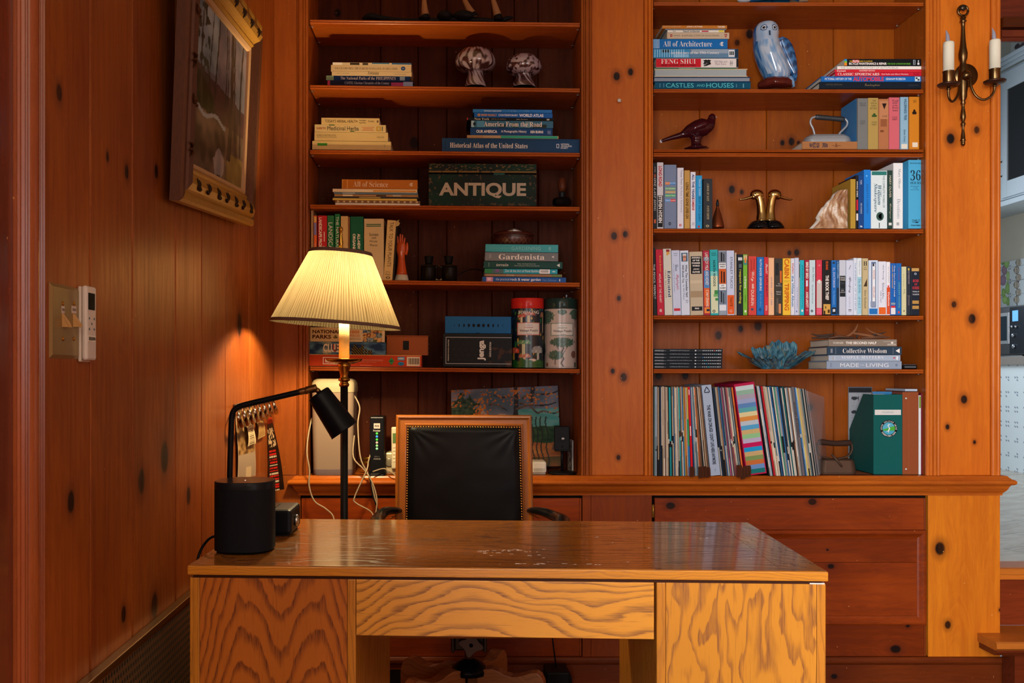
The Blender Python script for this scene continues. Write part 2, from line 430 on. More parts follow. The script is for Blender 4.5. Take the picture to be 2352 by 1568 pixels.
struct(mb, 'wall_rear')
mb = MB(); mb.box(4.2, 4.25, -6.6, 0.0, 0, H, M_RWALL); struct(mb, 'wall_right')

# ================================================================ bookcase
YB = 0.245                                                # back panel
TL = 0.0095                                               # the left bay's shelves hang a little low to the right
def kf(px, py, r, Y=0.0): p = P(px, py, Y); return (p.x, p.z, r)
M_PILLAR = pine('pine_pillar', 'z', '#c46a20', '#aa5018', [kf(1416, 176, .013), kf(1448, 166, .011), kf(1410, 542, .012), kf(1436, 538, .010), kf(1421, 685, .008), kf(1407, 852, .008), kf(1432, 866, .013), kf(1420, 1050, .008)], rough=.34, bv=.02)
M_PIL_R = pine('pine_pilaster', 'z', '#dc7a22', '#bf6016', [kf(2182, 319, .016), kf(2242, 299, .011), kf(2190, 699, .010), kf(2231, 732, .015), kf(2237, 1015, .006), kf(2213, 917, .013), kf(2175, 980, .008)], rough=.34, bv=.02)
M_PIL_L = pine('pine_pilaster_low', 'z', '#de8420', '#be6416', [kf(2158, 1259, .020), kf(2176, 1434, .012), kf(2296, 1400, .005)], rough=.3, bv=.02)
M_SHELF = pine('pine_shelf', 'x', '#b25a1c', '#933f10', (), 'xy', .3, bv=.03)
M_BACKL = pine('pine_back_left', 'z', '#58280f', '#3e170a', [kf(951, 328, .020, YB), kf(775, 30, .014, YB)], rough=.5, bv=.10, spec=.1, coat=0)  # darker copy of the back pine; the left bay's shade is in its colour
M_BACKR = pine('pine_back_right', 'z', '#a8560f', '#8c420c', [kf(1604, 36, .012, YB), kf(1722, 78, .016, YB), kf(1693, 98, .010, YB), kf(1681, 435, .013, YB), kf(1704, 441, .008, YB), kf(1797, 328, .009, YB), kf(1818, 325, .013, YB), kf(1834, 329, .008, YB), kf(1813, 581, .008, YB), kf(1830, 580, .011, YB), kf(1650, 770, .014, YB), kf(1701, 755, .011, YB), kf(1741, 748, .016, YB), kf(1574, 862, .014, YB), kf(1513, 862, .014, YB), kf(1861, 935, .012, YB)], rough=.36, bv=.10)
M_SIDE = pine('pine_side', 'z', '#b05c16', '#904410', plane='yz', rough=.32, bv=.04)
M_DARK = mat('#120a08', .8)
M_PIN = mat('#a09a90', .3, .9)
ZL = 0.768                                                # top of the wide ledge
def bay(name, label, x0, x1, gro, mback, shelves, tilt, group):
    t = thing(name, label, 'bookcase', ((x0 + x1) / 2, YB, ZL), group); og = t.location.copy()
    mb = MB()
    gx = [x0 - .004] + [xp(g, YB) for g in gro] + [x1 + .004]
    for i in range(len(gx) - 1):
        a, b = gx[i] + .0008, gx[i + 1] - .0008
        mb.prism([(a, YB + .012), (a, YB + .003), (a + .003, YB), (b - .003, YB), (b, YB + .003), (b, YB + .012)], ZL, H, mback, 'z', rnd=.21 + .17 * i)
    mb.box(x0 - .01, x1 + .01, YB + .012, YB + .02, ZL, H, M_DARK)
    mb.build('back_panel', t, og)
    for xa, xb in ((x0 - .018, x0), (x1, x1 + .018)):
        MB().box(xa, xb, .001, YB + .01, ZL, H, M_SIDE).build('side_panel', t, og)
    for (yl, yr, th) in shelves:                          # px of the top front edge at each end, thickness px
        Y0 = .006; zl = zy(yl, Y0); zr = zy(yr, Y0); hh = th * K(Y0)
        a, b = x0 + .005, x1 - .003
        mb = MB(); ang = math.atan2(zl - zr, b - a)
        pr = []
        for k in range(7): q = PI * (k / 6); pr.append((Y0 - .0035 * math.sin(q), -hh * .5 * (1 - math.cos(q)) / 2 * 1.0))
        for k in range(7): q = PI * (k / 6); pr.append((Y0 - .0035 * math.sin(q), -hh * .5 - hh * .5 * (1 - math.cos(q)) / 2))
        pr += [(YB - .001, -hh), (YB - .001, 0)]
        Mt = Matrix.Translation((a, 0, zl)) @ Matrix.Rotation(ang, 4, 'Y')
        mb.prism(pr, 0, (b - a) / math.cos(ang), M_SHELF, 'x', rnd=random.random(), M=Mt)
        sh = mb.build('shelf', t, og)
        for xx, zz in ((a, zl), (b, zr)):
            for yy in (.03, .20):
                s = 1 if xx == a else -1
                MB().tube([(xx - s * .005, yy, zz - hh - .0022), (xx + s * .010, yy, zz - hh - .0022)], .0016, M_PIN, 8).build('shelf_pin', sh, og)
    return t
bx0, bx1 = xp(709), xp(1334)
rx0, rx1 = xp(1498.5), xp(2124)
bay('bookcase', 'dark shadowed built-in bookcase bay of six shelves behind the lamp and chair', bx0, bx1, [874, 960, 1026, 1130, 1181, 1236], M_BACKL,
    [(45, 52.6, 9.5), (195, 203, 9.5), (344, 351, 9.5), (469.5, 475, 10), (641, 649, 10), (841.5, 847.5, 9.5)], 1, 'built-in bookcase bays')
bay('bookcase', 'brighter built-in bookcase bay with the owl, record row and long row of novels', rx0, rx1, [1607, 1761, 1915], M_BACKR,
    [(5, 6, 8.5), (204.5, 205.5, 8.5), (343.5, 343.5, 6), (351, 352.5, 9), (525, 526.5, 9.5), (724, 725, 9.5), (847, 848, 10)], 0, 'built-in bookcase bays')
# trims framing the bays
def trim(x0, x1, z0, z1, ridges, name, m=M_TRIM, y=0.0, rn=.3):
    mb = MB(); n = 36; pts = []
    for i in range(n + 1):
        t = i / n
        h = .010
        for (c, w, d) in ridges:
            u = (t - c) / w
            if abs(u) < 1: h += d * math.sqrt(1 - u * u)
        pts.append((x0 + (x1 - x0) * t, y - h))
    mb.prism(pts + [(x1, y + .004), (x0, y + .004)], z0, z1, m, 'z', rnd=rn)
    return struct(mb, name)
zc = ZL
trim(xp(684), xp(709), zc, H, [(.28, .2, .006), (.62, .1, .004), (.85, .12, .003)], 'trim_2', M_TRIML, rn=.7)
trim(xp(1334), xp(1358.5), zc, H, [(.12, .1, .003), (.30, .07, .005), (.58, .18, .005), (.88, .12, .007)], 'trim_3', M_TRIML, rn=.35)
trim(xp(1478.5), xp(1498.5), zc, H, [(.2, .2, .007), (.62, .2, .007), (.92, .08, .003)], 'trim_4', rn=.5)
trim(xp(2124), xp(2156.5), zc, H, [(.15, .1, .003), (.36, .1, .004), (.60, .12, .007), (.86, .14, .007)], 'trim_5', rn=.62)
trim(xp(2273), xp(2294.5), zc, H, [(.3, .28, .006), (.76, .22, .007)], 'trim_6', rn=.62)
mb = MB(); mb.box(XW, xp(683.6), -.002, .02, ZL + .001, H, M_TRIML, rnd=.9); struct(mb, 'wall_back')
def board(px0, px1, z0, z1, m, name, y=-.004):
    mb = MB(); mb.box(xp(px0), xp(px1), y, .02, z0, z1, m, bev=.0015); return struct(mb, name)
board(1359, 1478, ZL, H, M_PILLAR, 'trim_7')
board(2157, 2272.6, ZL, H, M_PIL_R, 'trim_8')
# nail and filler dots on the pale trims are part of the timber (dings)
mb = MB(); mb.box(xp(2294.5) - .002, xp(2294.5), .0, .30, ZL, H, M_TRIM); mb.box(xp(2124) + .02, xp(2294.5) - .003, .02, .30, 0, H, M_TRIM); struct(mb, 'wall_side')
# ledge (worktop) with moulded edge
t = thing('countertop', 'wide moulded pine ledge running under both bookcase bays', 'countertop', (.7, 0, ZL))
og = t.location.copy()
M_LEDGE = pine('pine_ledge', 'x', '#c2681f', '#a04c14', rough=.24, bv=.03, blotch=.6)
def arc(cx, cz, r, a0, a1, n=8, sy=1.0): return [(cx + r * math.cos(R(a0 + (a1 - a0) * i / n)), cz + sy * r * math.sin(R(a0 + (a1 - a0) * i / n))) for i in range(n + 1)]
# profile (outward distance, z)
prof = [(-.02, ZL), (.010, ZL), (.018, ZL - .002), (.021, ZL - .007), (.024, ZL - .0085), (.027, ZL - .011)] + [(.027 + .013 * math.sin(R(a)), ZL - .023 + .0105 * math.cos(R(a))) for a in range(0, 181, 20)] \
     + [(.026, ZL - .0345), (.024, ZL - .0375), (.022, ZL - .040), (.020, ZL - .046), (.015, ZL - .055), (.008, ZL - .062), (.006, ZL - .066), (.006, ZL - .072), (-.02, ZL - .072)]
xl, xr_ = xp(690), xp(2296)
mb = MB(); vs = []; fs = []; n = len(prof)
for (o, z) in prof:
    vs += [(xl - o, .30, z), (xl - o, -o - .002, z), (xr_ + o, -o - .002, z), (xr_ + o, .30, z)]
for i in range(n):
    j = (i + 1) % n
    for k in range(3): fs.append((i * 4 + k, j * 4 + k, j * 4 + k + 1, i * 4 + k + 1))
mb.add(vs, fs, M_LEDGE, False); mb.build('edge_moulding', t, og)
MB().box(xl + .01, xr_ - .01, .0, .30, ZL - .03, ZL, M_LEDGE, rnd=.4).build('top_board', t, og)
# lower cabinets
ZB = zy(1507, -.012)
def kd(px, py, r): return kf(px, py, r, -.002)
M_CAB = pine('pine_cabinet', 'x', '#963f12', '#6f2a0a', [kd(1540, 1161, .014), kd(1866, 1152, .013), kd(1910, 1301, .010), kd(1902, 1263, .004), kd(2057, 1490, .016), kd(2085, 1437, .006)], rough=.3, bv=.10, blotch=.8)
M_CABV = pine('pine_stile', 'z', '#974416', '#78300e', rough=.32)
zt1 = zy(1143.5, 0); z1 = zy(1217, 0); z2 = zy(1434, 0); z3 = zy(1507, 0)
def cabinet(px0, px1, label, hinge):
    x0, x1 = xp(px0), xp(px1)
    t = thing('cabinet', label, 'cabinet', ((x0 + x1) / 2, 0, z3), 'pine cabinets under the ledge'); og = t.location.copy()
    MB().box(x0, x1, .014, .28, z3, zt1 + .012, M_DARK).build('body', t, og)
    mb = MB(); mb.box(x0 + .001, x1 - .008, -.002, .012, z1 + .001, zt1, M_CAB, rnd=.12, bev=.001); mb.box(x1 - .0075, x1 - .001, -.003, .012, z1 + .001, zt1, M_CABV, bev=.001); mb.build('rail', t, og)
    mb = MB(); mb.box(x0 + .001, x1 - .008, -.002, .012, z3 + .001, z2 - .001, M_CAB, rnd=.55, bev=.001); mb.box(x1 - .0075, x1 - .001, -.003, .012, z3 + .001, z2 - .001, M_CABV, bev=.001); mb.build('rail', t, og)
    # framed panel
    mb = MB(); fr = [(0, -.006), (.005, -.009), (.011, -.009), (.017, -.005), (.024, .0), (.030, .003), (.030, .010), (0, .010)]
    vs = []; fs = []; n = len(fr)
    for (o, y) in fr:
        vs += [(x0 + .001 + o, y, z1 - o), (x1 - .001 - o, y, z1 - o), (x1 - .001 - o, y, z2 + o), (x0 + .001 + o, y, z2 + o)]
    for i in range(n):
        j = (i + 1) % n
        for k in range(4):
            l = (k + 1) % 4; fs.append((i * 4 + k, j * 4 + k, j * 4 + l, i * 4 + l))
    mb.add(vs, fs, M_CAB, False, .8); mb.build('panel_frame', t, og)
    mb = MB(); zz = [z1 - .03, z1 - .03 - (z1 - z2 - .06) * .31, z2 + .03]
    for i in range(2): mb.box(x0 + .03, x1 - .03, .004, .012, zz[i + 1] + .0007, zz[i] - .0007, M_CAB, rnd=.33 + .2 * i)
    mb.build('door', t, og)
    if hinge:
        mb = MB(); p = P(1499.5, 1173); mb.box(p.x - .003, p.x + .003, -.006, 0, p.z - .022, p.z + .022, mat('#b08a3a', .3, .9)); mb.tube([(p.x, -.006, p.z - .024), (p.x, -.006, p.z + .024)], .002, mat('#b08a3a', .3, .9)); mb.build('hinge', t, og)
cabinet(1503, 2127, 'wide pine cabinet with framed panel under the right bay, brass hinge on its edge', True)
cabinet(692, 1336, 'pine cabinet under the left bay, mostly hidden behind desk and chair', False)
def lower(px0, px1, m, name):
    mb = MB(); mb.box(xp(px0), xp(px1), -.003, .02, z3, zt1 + .014, m, bev=.001); return struct(mb, name)
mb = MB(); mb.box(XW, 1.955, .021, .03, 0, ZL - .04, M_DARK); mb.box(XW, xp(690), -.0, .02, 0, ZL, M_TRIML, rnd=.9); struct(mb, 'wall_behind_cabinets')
lower(1337.5, 1357, M_CABV, 'trim_9'); lower(1357.5, 1497, M_CABV, 'trim_10')
lower(2131, 2296, M_PIL_L, 'trim_11')
mb = MB(); mb.box(xp(2296) - .002, xp(2296), .021, .30, z3, zt1, M_PIL_L); struct(mb, 'trim_12')
# base moulding and base board
M_BASE = pine('pine_base', 'x', '#74330f', '#541f08', [kd(1915, 1552, .010)], rough=.35, bv=.05)
x0, x1 = xp(690), 2.3
mb = MB(); za = z3; zb = zy(1527, -.012)
pr = [(.0, za), (-.006, za), (-.010, za - .003), (-.014, za - .010), (-.014, za - .018), (-.011, za - .024), (-.008, za - .027), (-.008, zb), (.0, zb)]
mb.prism(pr, x0, x1, M_BASE, 'x'); struct(mb, 'trim_13')
mb = MB(); mb.box(x0, x1, -.006, .02, 0, zb - .001, M_BASE, rnd=.5); struct(mb, 'baseboard_back')
# dark heating opening in the base behind the chair, cable box
mb = MB(); a = P(882, 1537, -.007); b = P(1160, 1537, -.007); mb.box(a.x, b.x, -.0075, -.0062, .0, a.z, M_DARK)
og = None; tag(mb.build('floor_vent', base=True), 'black rectangular heating vent low in the base board behind the chair', 'vent')

# ================================================================ doorway, steps and kitchen
M_HEAD = pine('pine_header', 'x', '#6d2f1a', '#4c1d12', rough=.3)
xo = xp(2294.5)
M_HEAD2 = pine('pine_header_mould', 'x', '#4e220c', '#381608', rough=.3)
mb = MB(); mb.box(xo, 4.2, .0, .04, zy(96, .04), H, M_HEAD, rnd=.1)
mb.box(xo, 4.2, -.02, .0, zy(84, -.02), zy(69, -.02), M_HEAD, rnd=.5); mb.box(xo, 4.2, -.012, .0, zy(95, -.012), zy(85, -.012), M_HEAD, rnd=.7); mb.box(xo, 4.2, -.03, .0, zy(62, -.03), zy(38, -.03), M_HEAD2, rnd=.2)
struct(mb, 'trim_14')
ZK = .42
M_TREAD = pine('pine_tread', 'x', '#d07a2c', '#b0611f', rough=.3)
M_RISER = pine('pine_riser', 'x', '#7a3418', '#5a2210', rough=.2)
xs0 = xp(2296)
st = thing('staircase', 'short flight of pine steps up to the kitchen doorway', 'stairs', (xs0 + .6, -.1, 0)); og = st.location.copy()
Yt = -.10
a = zy(1470, Yt)
mb = MB(); xl_ = xp(2279, Yt)
mb.prism([(Yt - .028, a - .004), (Yt - .02, a), (.10, a), (.10, a - .03), (Yt - .02, a - .03), (Yt - .03, a - .022)], xl_, 3.6, M_TREAD, 'x'); 
mb.prism([(Yt - .018, a - .030), (Yt - .018, a - .038), (Yt - .008, a - .05), (Yt, a - .052), (0, a - .052), (0, a - .030)], xl_ + .006, 3.6, M_RISER, 'x')
mb.build('tread', st, og)
MB().box(xs0, 3.6, Yt + .006, -.015, 0, a - .053, M_RISER).build('riser', st, og)
Yk = .10
MB().box(xs0 + .001, 3.6, Yk + .003, Yk + .015, a, ZK - .05, M_RISER, rnd=.4).build('riser', st, og)
mb = MB(); mb.prism([(Yk - .03, ZK - .024), (Yk - .03, ZK - .004), (Yk - .02, ZK), (Yk + .10, ZK), (Yk + .10, ZK - .024)], xs0 + .001, 3.6, M_TREAD, 'x', rnd=.3)
mb.prism([(Yk - .016, ZK - .045), (Yk - .022, ZK - .026), (Yk + .02, ZK - .026), (Yk + .02, ZK - .05)], xs0 + .001, 3.6, M_TREAD, 'x', rnd=.8); mb.build('nosing', st, og)
# kitchen floor: long pale planks laid at an angle
m_, nt, nb, b_, (x_, y_, z_), rn = new_mat('kitchen_tile_floor')
u = nb.m('ADD', nb.m('MULTIPLY', x_, .88), nb.m('MULTIPLY', y_, .47)); v = nb.m('SUBTRACT', nb.m('MULTIPLY', y_, .88), nb.m('MULTIPLY', x_, .47))
vv = nb.m('MULTIPLY', v, 4.6); l1 = nb.m('ABSOLUTE', nb.m('SUBTRACT', nb.m('FRACT', vv), .5))
uu = nb.m('ADD', nb.m('MULTIPLY', u, 1.6), nb.m('MULTIPLY', nb.m('FLOOR', vv), .37)); l2 = nb.m('ABSOLUTE', nb.m('SUBTRACT', nb.m('FRACT', uu), .5))
ln = nb.m('MAXIMUM', nb.mr(l1, .486, .494), nb.mr(l2, .494, .497))
nz = nb.noise(nb.xyz(nb.m('MULTIPLY', u, .3), v, 0.0), 14, 5, .6, 1.0)
nt.links.new(nb.mix(ln, nb.mix(nb.mr(nz, .35, .7), lin('#c9c3b4'), lin('#a89a88')), lin('#5e5a54')), b_.inputs['Base Color']); b_.inputs['Roughness'].default_value = .25
mb = MB(); mb.box(xs0 - 1.5, 5.2, Yk + .101, 5.2, ZK - .04, ZK, m_); struct(mb, 'floor_kitchen')
mb = MB(); mb.box(4.35, 4.40, .30, 5.2, 0, 4.1, mat('#c9c6b6', .7)); struct(mb, 'wall_kitchen_right')
mb = MB(); mb.box(.4, 5.2, 5.2, 5.25, 0, 4.1, mat('#b9bdbb', .7)); struct(mb, 'wall_kitchen_back')
mb = MB(); mb.box(1.99, 5.2, .30, 5.25, 4.1, 4.15, mat('#d2d2cc', .8)); struct(mb, 'ceiling_kitchen')
# tiled counter front, counter, splash back, oven, wall cabinet: all along the right kitchen wall
XT = 4.02
def rp(px, py, X=XT):                                      # a pixel on the plane X = const
    s = (px - CX) / X; Y = F / s - D; return (Y, CH - (py - CY) / s)
def tilecol(kind):
    def f(u, v):
        return None
    return f
tsz = .108
def tile_col(Y, z, kind):
    fy = (Y / tsz) % 1; fz = (z / tsz) % 1
    if min(fy, 1 - fy) < .018 or min(fz, 1 - fz) < .018: return (.62, .66, .66)
    for cy in (0, 1):
        for cz in (0, 1):
            dy = abs(fy - cy); dz = abs(fz - cz)
            if math.hypot(dy - .10, dz - .10) < .045 or math.hypot(dy - .17, dz - .12) < .03: return (.16, .24, .42)
    return (.86, .91, .93)
t = thing('kitchen_counter', 'blue and white tiled kitchen counter seen through the doorway', 'counter', (XT + .15, 3.4, ZK)); og = t.location.copy()
MVT = vcol(.2)
mb = MB(); mb.raster(130, 80, lambda u, v: (XT, 2.6 + 1.8 * u, ZK + .78 * v), lambda u, v: tile_col(2.6 + 1.8 * u, ZK + .78 * v, 0), MVT); mb.box(XT + .001, 4.349, 2.6, 4.4, ZK, ZK + .78, MVT); mb.build('tiled_front', t, og)
zc0 = rp(2330, 838)[1]; zc1 = rp(2330, 818)[1]
MB().box(XT - .03, 4.349, 2.58, 4.42, zc0, zc1, mat('#8b8580', .25), bev=.004).build('worktop', t, og)
# splash back with painted tiles (hanging vegetables, garlic)
XS = 4.34
def splash(u, v):
    Y = 2.6 + 1.8 * u; z = zc1 + .75 * v
    ry, rz = (Y - YS0) / YSK, (z - zc1) / .75
    px = CX + XS * F / (Y + D); py = CY - (z - CH) * F / (Y + D)
    if 2295 < px < 2360:
        frz = 528 - (px - 2296) * .30
        if frz < py < frz + 34: 
            w = math.sin((py - frz) * .9 + math.sin(px * .25) * 2.4 + px * .12)
            return (.72, .45, .22) if w > -.2 else (.50, .28, .13)
        if frz + 34 <= py < 705:
            for (cx, cy, rx, ry_, c) in [(2303, 597, 5, 12, '#6f9a52'), (2312, 603, 6, 13, '#8cb868'), (2307, 620, 6, 12, '#8d7688'), (2315, 634, 4, 12, '#9cc078'), (2304, 643, 7, 13, '#8f7a92'), (2314, 662, 5, 14, '#8ab562'), (2305, 672, 5, 10, '#86b05c'), (2308, 688, 6, 10, '#9cc470'), (2315, 692, 4, 10, '#7fae58')]:
                d = ((px - cx) / rx) ** 2 + ((py - cy) / ry_) ** 2
                if d < 1: 
                    q = lin(c); return tuple(min(1, k * (1.25 - .5 * d) + .06) ** .4545 for k in q)
            for k in range(7):
                cx = 2337 + (2.2 if k % 2 else -2.2); cy = 586 + k * 17
                d = ((px - cx) / 6.5) ** 2 + ((py - cy) / 8.5) ** 2
                if d < 1: return (.86, .84, .78) if math.sin((px - cx) * 1.6) > -.4 and d < .8 else (.42, .36, .30)
            if abs(px - 2336) < .8 or abs(px - 2307) < .8 and py < 590: return (.4, .4, .38)
    return tile_col(Y, z, 1)
YS0, YSK = 2.6, 1.8
mb = MB(); mb.raster(420, 240, lambda u, v: (XS, 2.6 + 1.8 * u, zc1 + .75 * v), splash, MVT); mb.box(XS + .001, 4.349, 2.6, 4.4, zc1, zc1 + .75, MVT)
o = mb.build('splashback', t, og)
# wall cabinet above
xc = 4.05
t = thing('wall_cabinet', 'white kitchen wall cabinet with dark glass doors seen through the doorway', 'cabinet', (xc + .14, 3.5, 1.9)); og = t.location.copy()
MW = mat('#b9c6cf', .4)
z0, z1_ = rp(2330, 452, xc)[1], rp(2330, 152, xc)[1]
mb = MB(); mb.box(xc, 4.349, 2.7, 4.3, z0, z1_, MW); mb.build('body', t, og)
mb = MB(); 
for k in range(3): mb.box(xc - .05 + k * .016, xc + .001, 2.68 + k * .01, 4.32, z1_ + .06 - k * .025, z1_ + .085 - k * .025, MW, bev=.004)
mb.build('cornice', t, og)
mb = MB(); mb.box(xc - .03, 4.349, 2.69, 4.31, z0 - .05, z0 - .012, MW, bev=.005); mb.build('base_rail', t, og)
gY0, gz0 = rp(2318, 415, xc); gY1, gz1 = rp(2318, 205, xc)
for (ya_, yb_) in ((2.75, 3.46), (3.49, 4.2)):
    pass
mb = MB(); fy0, fy1 = gY0 - .62, gY0
for (a, b, c, d) in ((fy0 - .07, fy0, z0 + .01, z1_ - .02), (fy1, fy1 + .07, z0 + .01, z1_ - .02), (fy0, fy1, z0 + .01, gz0), (fy0, fy1, gz1, z1_ - .02)): mb.box(xc - .018, xc - .0005, a, b, c, d, MW, bev=.003)
fr = mb.build('door', t, og)
mb = MB(); mb.box(xc - .008, xc - .0012, fy0, fy1, gz0, gz1, mat('#1b1f24', .06, spec=.8)); g = mb.build('glass_pane', fr); g.location = -og
mb = MB()
for py in (372, 405):
    Yh, zh = rp(2300, py, xc - .02); mb.tube([(xc - .03, Yh, zh), (xc, Yh, zh)], .006, mat('#4a3a2a', .3, .8))
h = mb.build('hinge', fr); h.location = -og
# cream wall piece with painted cow tile above the cabinet
def cow(u, v):
    if v < .34 and .12 < u < .95: return (.35 + .15 * math.sin(u * 40) * math.sin(v * 60), .58 + .1 * math.sin(u * 31), .28)
    if .30 < v < .78 and .25 < u < .86 and math.hypot((u - .55) / .30, (v - .58) / .17) < 1: return (.45, .38, .38)
    if .25 < v < .62 and (abs(u - .34) < .035 or abs(u - .45) < .03 or abs(u - .68) < .035 or abs(u - .79) < .03): return (.36, .31, .31)
    if math.hypot((u - .22) / .09, (v - .70) / .12) < 1: return (.35, .30, .32)
    return (.86, .87, .84)
mb = MB(); Yc, zc_ = rp(2352, 130, 4.345); Yd, zd = rp(2322, 96, 4.345)
mb.raster(60, 40, lambda u, v: (4.345, Yc - .2 + (Yd - Yc + .2) * (1 - u), zc_ - .01 + .17 * v), cow, MVT); mb.box(4.3455, 4.349, Yc - .2, Yd, zc_ - .01, zc_ + .16, MVT)
tag(mb.build('painted_tile', base=True), 'painted tile of a brown cow on grass above the white wall cabinet', 'tile')
# toaster oven
xt = 4.06; Ya, za_ = rp(2352, 703, xt); Yb_, _ = rp(2290, 703, xt)
z_b = zc1 + .012; z_t = rp(2330, 702, xt)[1]
t = thing('toaster_oven', 'steel toaster oven with round knobs on the kitchen counter', 'oven', (xt + .12, (Ya + Yb_) / 2, zc1)); og = t.location.copy()
MS = mat('#6f7378', .3, .8); MB().box(xt, xt + .26, Ya - .12, Yb_ + .05, z_b, z_t, MS, bev=.01).build('body', t, og)
def rpb(px, py): return rp(px, py, xt)
ydv = rpb(2320, 700)[0]
mb = MB(); mb.box(xt - .006, xt - .0005, ydv + .004, Yb_ + .04, rpb(2310, 790)[1], rpb(2310, 718)[1], mat('#c5ccd2', .25, .7), bev=.003); mb.box(xt - .0075, xt - .0062, ydv + .03, Yb_ + .04, rpb(2310, 782)[1], rpb(2310, 726)[1], mat('#26333c', .08)); mb.build('door', t, og)
mb = MB(); mb.box(xt - .004, xt - .0005, Ya - .10, ydv, z_b + .01, z_t - .01, mat('#3a4048', .25, .6), bev=.002); cp = mb.build('control_panel', t, og)
mb = MB(); a_ = rpb(2327, 738); c_ = rpb(2340, 712); mb.box(xt - .006, xt - .0042, c_[0], a_[0], a_[1], c_[1], emit('#5aa0d8', .7)); mb.build('display', t, og)
for (px, py, r) in ((2328, 750, .010), (2337, 750, .010), (2330, 770, .015), (2331, 795, .017)):
    Yq, zq = rpb(px, py); MB().lathe([(r, 0), (r * .95, .012), (r * .6, .016), (0, .016)], (xt - .004, Yq, zq), mat('#b8c2cc', .2, .9), 20, (-1, 0, 0)).build('knob', t, og)
mb = MB()
for yy in (Ya - .1, Yb_ + .03):
    for xx in (xt + .02, xt + .22): mb.lathe([(.01, 0), (.012, .013)], (xx, yy, zc1 + .0002), mat('#202224', .6), 12)
mb.build('foot', t, og)
# ================================================================ desk
ang = -math.atan2(.0610, 1.24)
FL = Vector((-.5236, -1.577, 0))
dk = thing('desk', 'large golden oak pedestal desk with scratched glossy top', 'desk', tuple(FL), rot=(0, 0, ang))
DW, DD, DZ, TH = 1.2425, .604, .7600, .0195
def cath(nb, x, y, z):                                     # book-matched arches
    dx = nb.m('ABSOLUTE', nb.m('SUBTRACT', x, .185))
    arch = nb.m('MULTIPLY', nb.m('SINE', nb.m('ADD', nb.m('MULTIPLY', dx, 30.0), -.95)), .62)
    out = nb.m('MULTIPLY', nb.mr(dx, .085, .16, 0, 1, 'LINEAR'), -1.6)
    nz = nb.noise(nb.xyz(nb.m('MULTIPLY', dx, 1.0), 0.0, nb.m('MULTIPLY', z, .6)), 9, 3)
    return nb.m('ADD', nb.m('ADD', nb.m('MULTIPLY', z, -15.0), nb.m('MULTIPLY', nb.m('ADD', arch, out), 1.7)), nb.m('MULTIPLY', nz, 2.6))
def flow(nb, x, y, z):
    nz = nb.noise(nb.xyz(nb.m('MULTIPLY', x, 1.0), 0.0, nb.m('MULTIPLY', z, 2.2)), 3.0, 2, .45)
    ax = nb.mr(x, .33, .42, 1, 0); w = nb.m('MULTIPLY', nb.m('SINE', nb.m('MULTIPLY', x, 9.0)), .75)
    return nb.m('ADD', nb.m('ADD', nb.m('MULTIPLY', z, 52.0), nb.m('MULTIPLY', nz, 11.0)), nb.m('ADD', nb.m('MULTIPLY', ax, 3.2), w))
def streak(nb, x, y, z):
    nz = nb.noise(nb.xyz(x, 0.0, nb.m('MULTIPLY', z, .32)), 13, 3, .5, .3)
    return nb.m('ADD', nb.m('MULTIPLY', x, 26.0), nb.m('MULTIPLY', nz, 7.5))
def lines(nb, x, y, z):
    nz = nb.noise(nb.xyz(nb.m('MULTIPLY', x, .22), y, z), 9, 3, .5)
    return nb.m('ADD', nb.m('MULTIPLY', y, 34.0), nb.m('MULTIPLY', nz, 9.0))
def edge(nb, x, y, z):
    nz = nb.noise(nb.xyz(nb.m('MULTIPLY', x, .3), y, z), 20, 3)
    return nb.m('ADD', nb.m('MULTIPLY', z, 160.0), nb.m('MULTIPLY', nz, 6.0))
def cross(nb, x, y, z):
    nz = nb.noise(nb.xyz(x, y, 0.0), 14, 3, .5, .4)
    return nb.m('ADD', nb.m('MULTIPLY', y, 26.0), nb.m('ADD', nb.m('MULTIPLY', x, 30.0), nb.m('MULTIPLY', nz, 4.5)))
def streakv(nb, x, y, z):
    nz = nb.noise(nb.xyz(x, y, nb.m('MULTIPLY', z, .2)), 20, 3)
    return nb.m('ADD', nb.m('MULTIPLY', x, 80.0), nb.m('MULTIPLY', nz, 6.0))
OK_L = oak('oak_arched', cath, 'z', '#c46e24', '#5a240a', .95)
OK_A = oak('oak_flowing', flow, 'x', '#e89e38', '#74400f', .95)
OK_R = oak('oak_streaked', streak, 'z', '#d88f2c', '#7c4412', .95)
OK_T = oak('oak_top', lines, 'x', '#b06c20', '#48220a', .95, rough=.16, coat=.4, bump=.03)
OK_C = oak('oak_cross', cross, 'y', '#b06c20', '#48220a', .9, rough=.18, coat=.4)
OK_E = oak('oak_edge', edge, 'x', '#d88c26', '#8c4e18', .6)
OK_S = oak('oak_stile', streakv, 'z', '#cf8528', '#844a16', .6)
mb = MB()
w = .085
z0 = DZ - TH
mb.box(w, DW - w, w * .35, DD - w * .35, DZ - .001, DZ - .0001, OK_T)
mb.box(0, DW, 0, DD, z0, DZ - .0012, OK_E, bev=.002)
def quad(pts, m): mb.add([(x, y, DZ) for x, y in pts], [tuple(range(len(pts)))], m)
f = w * .42; g = .0006
mb.box(w + g, DW - w - g, f + g, DD - f - g, DZ - .0011, DZ, OK_T)
mb.prism([(.003, .002), (DW - .003, .002), (DW - w, f), (w, f)], DZ - .0011, DZ, OK_T, 'z')
mb.prism([(.003, DD - .002), (DW - .003, DD - .002), (DW - w, DD - f), (w, DD - f)], DZ - .0011, DZ, OK_T, 'z')
mb.prism([(DW - .0025, .0025), (DW - .0025, DD - .0025), (DW - w + g, DD - f - g), (DW - w + g, f + g)], DZ - .0011, DZ, OK_C, 'z')
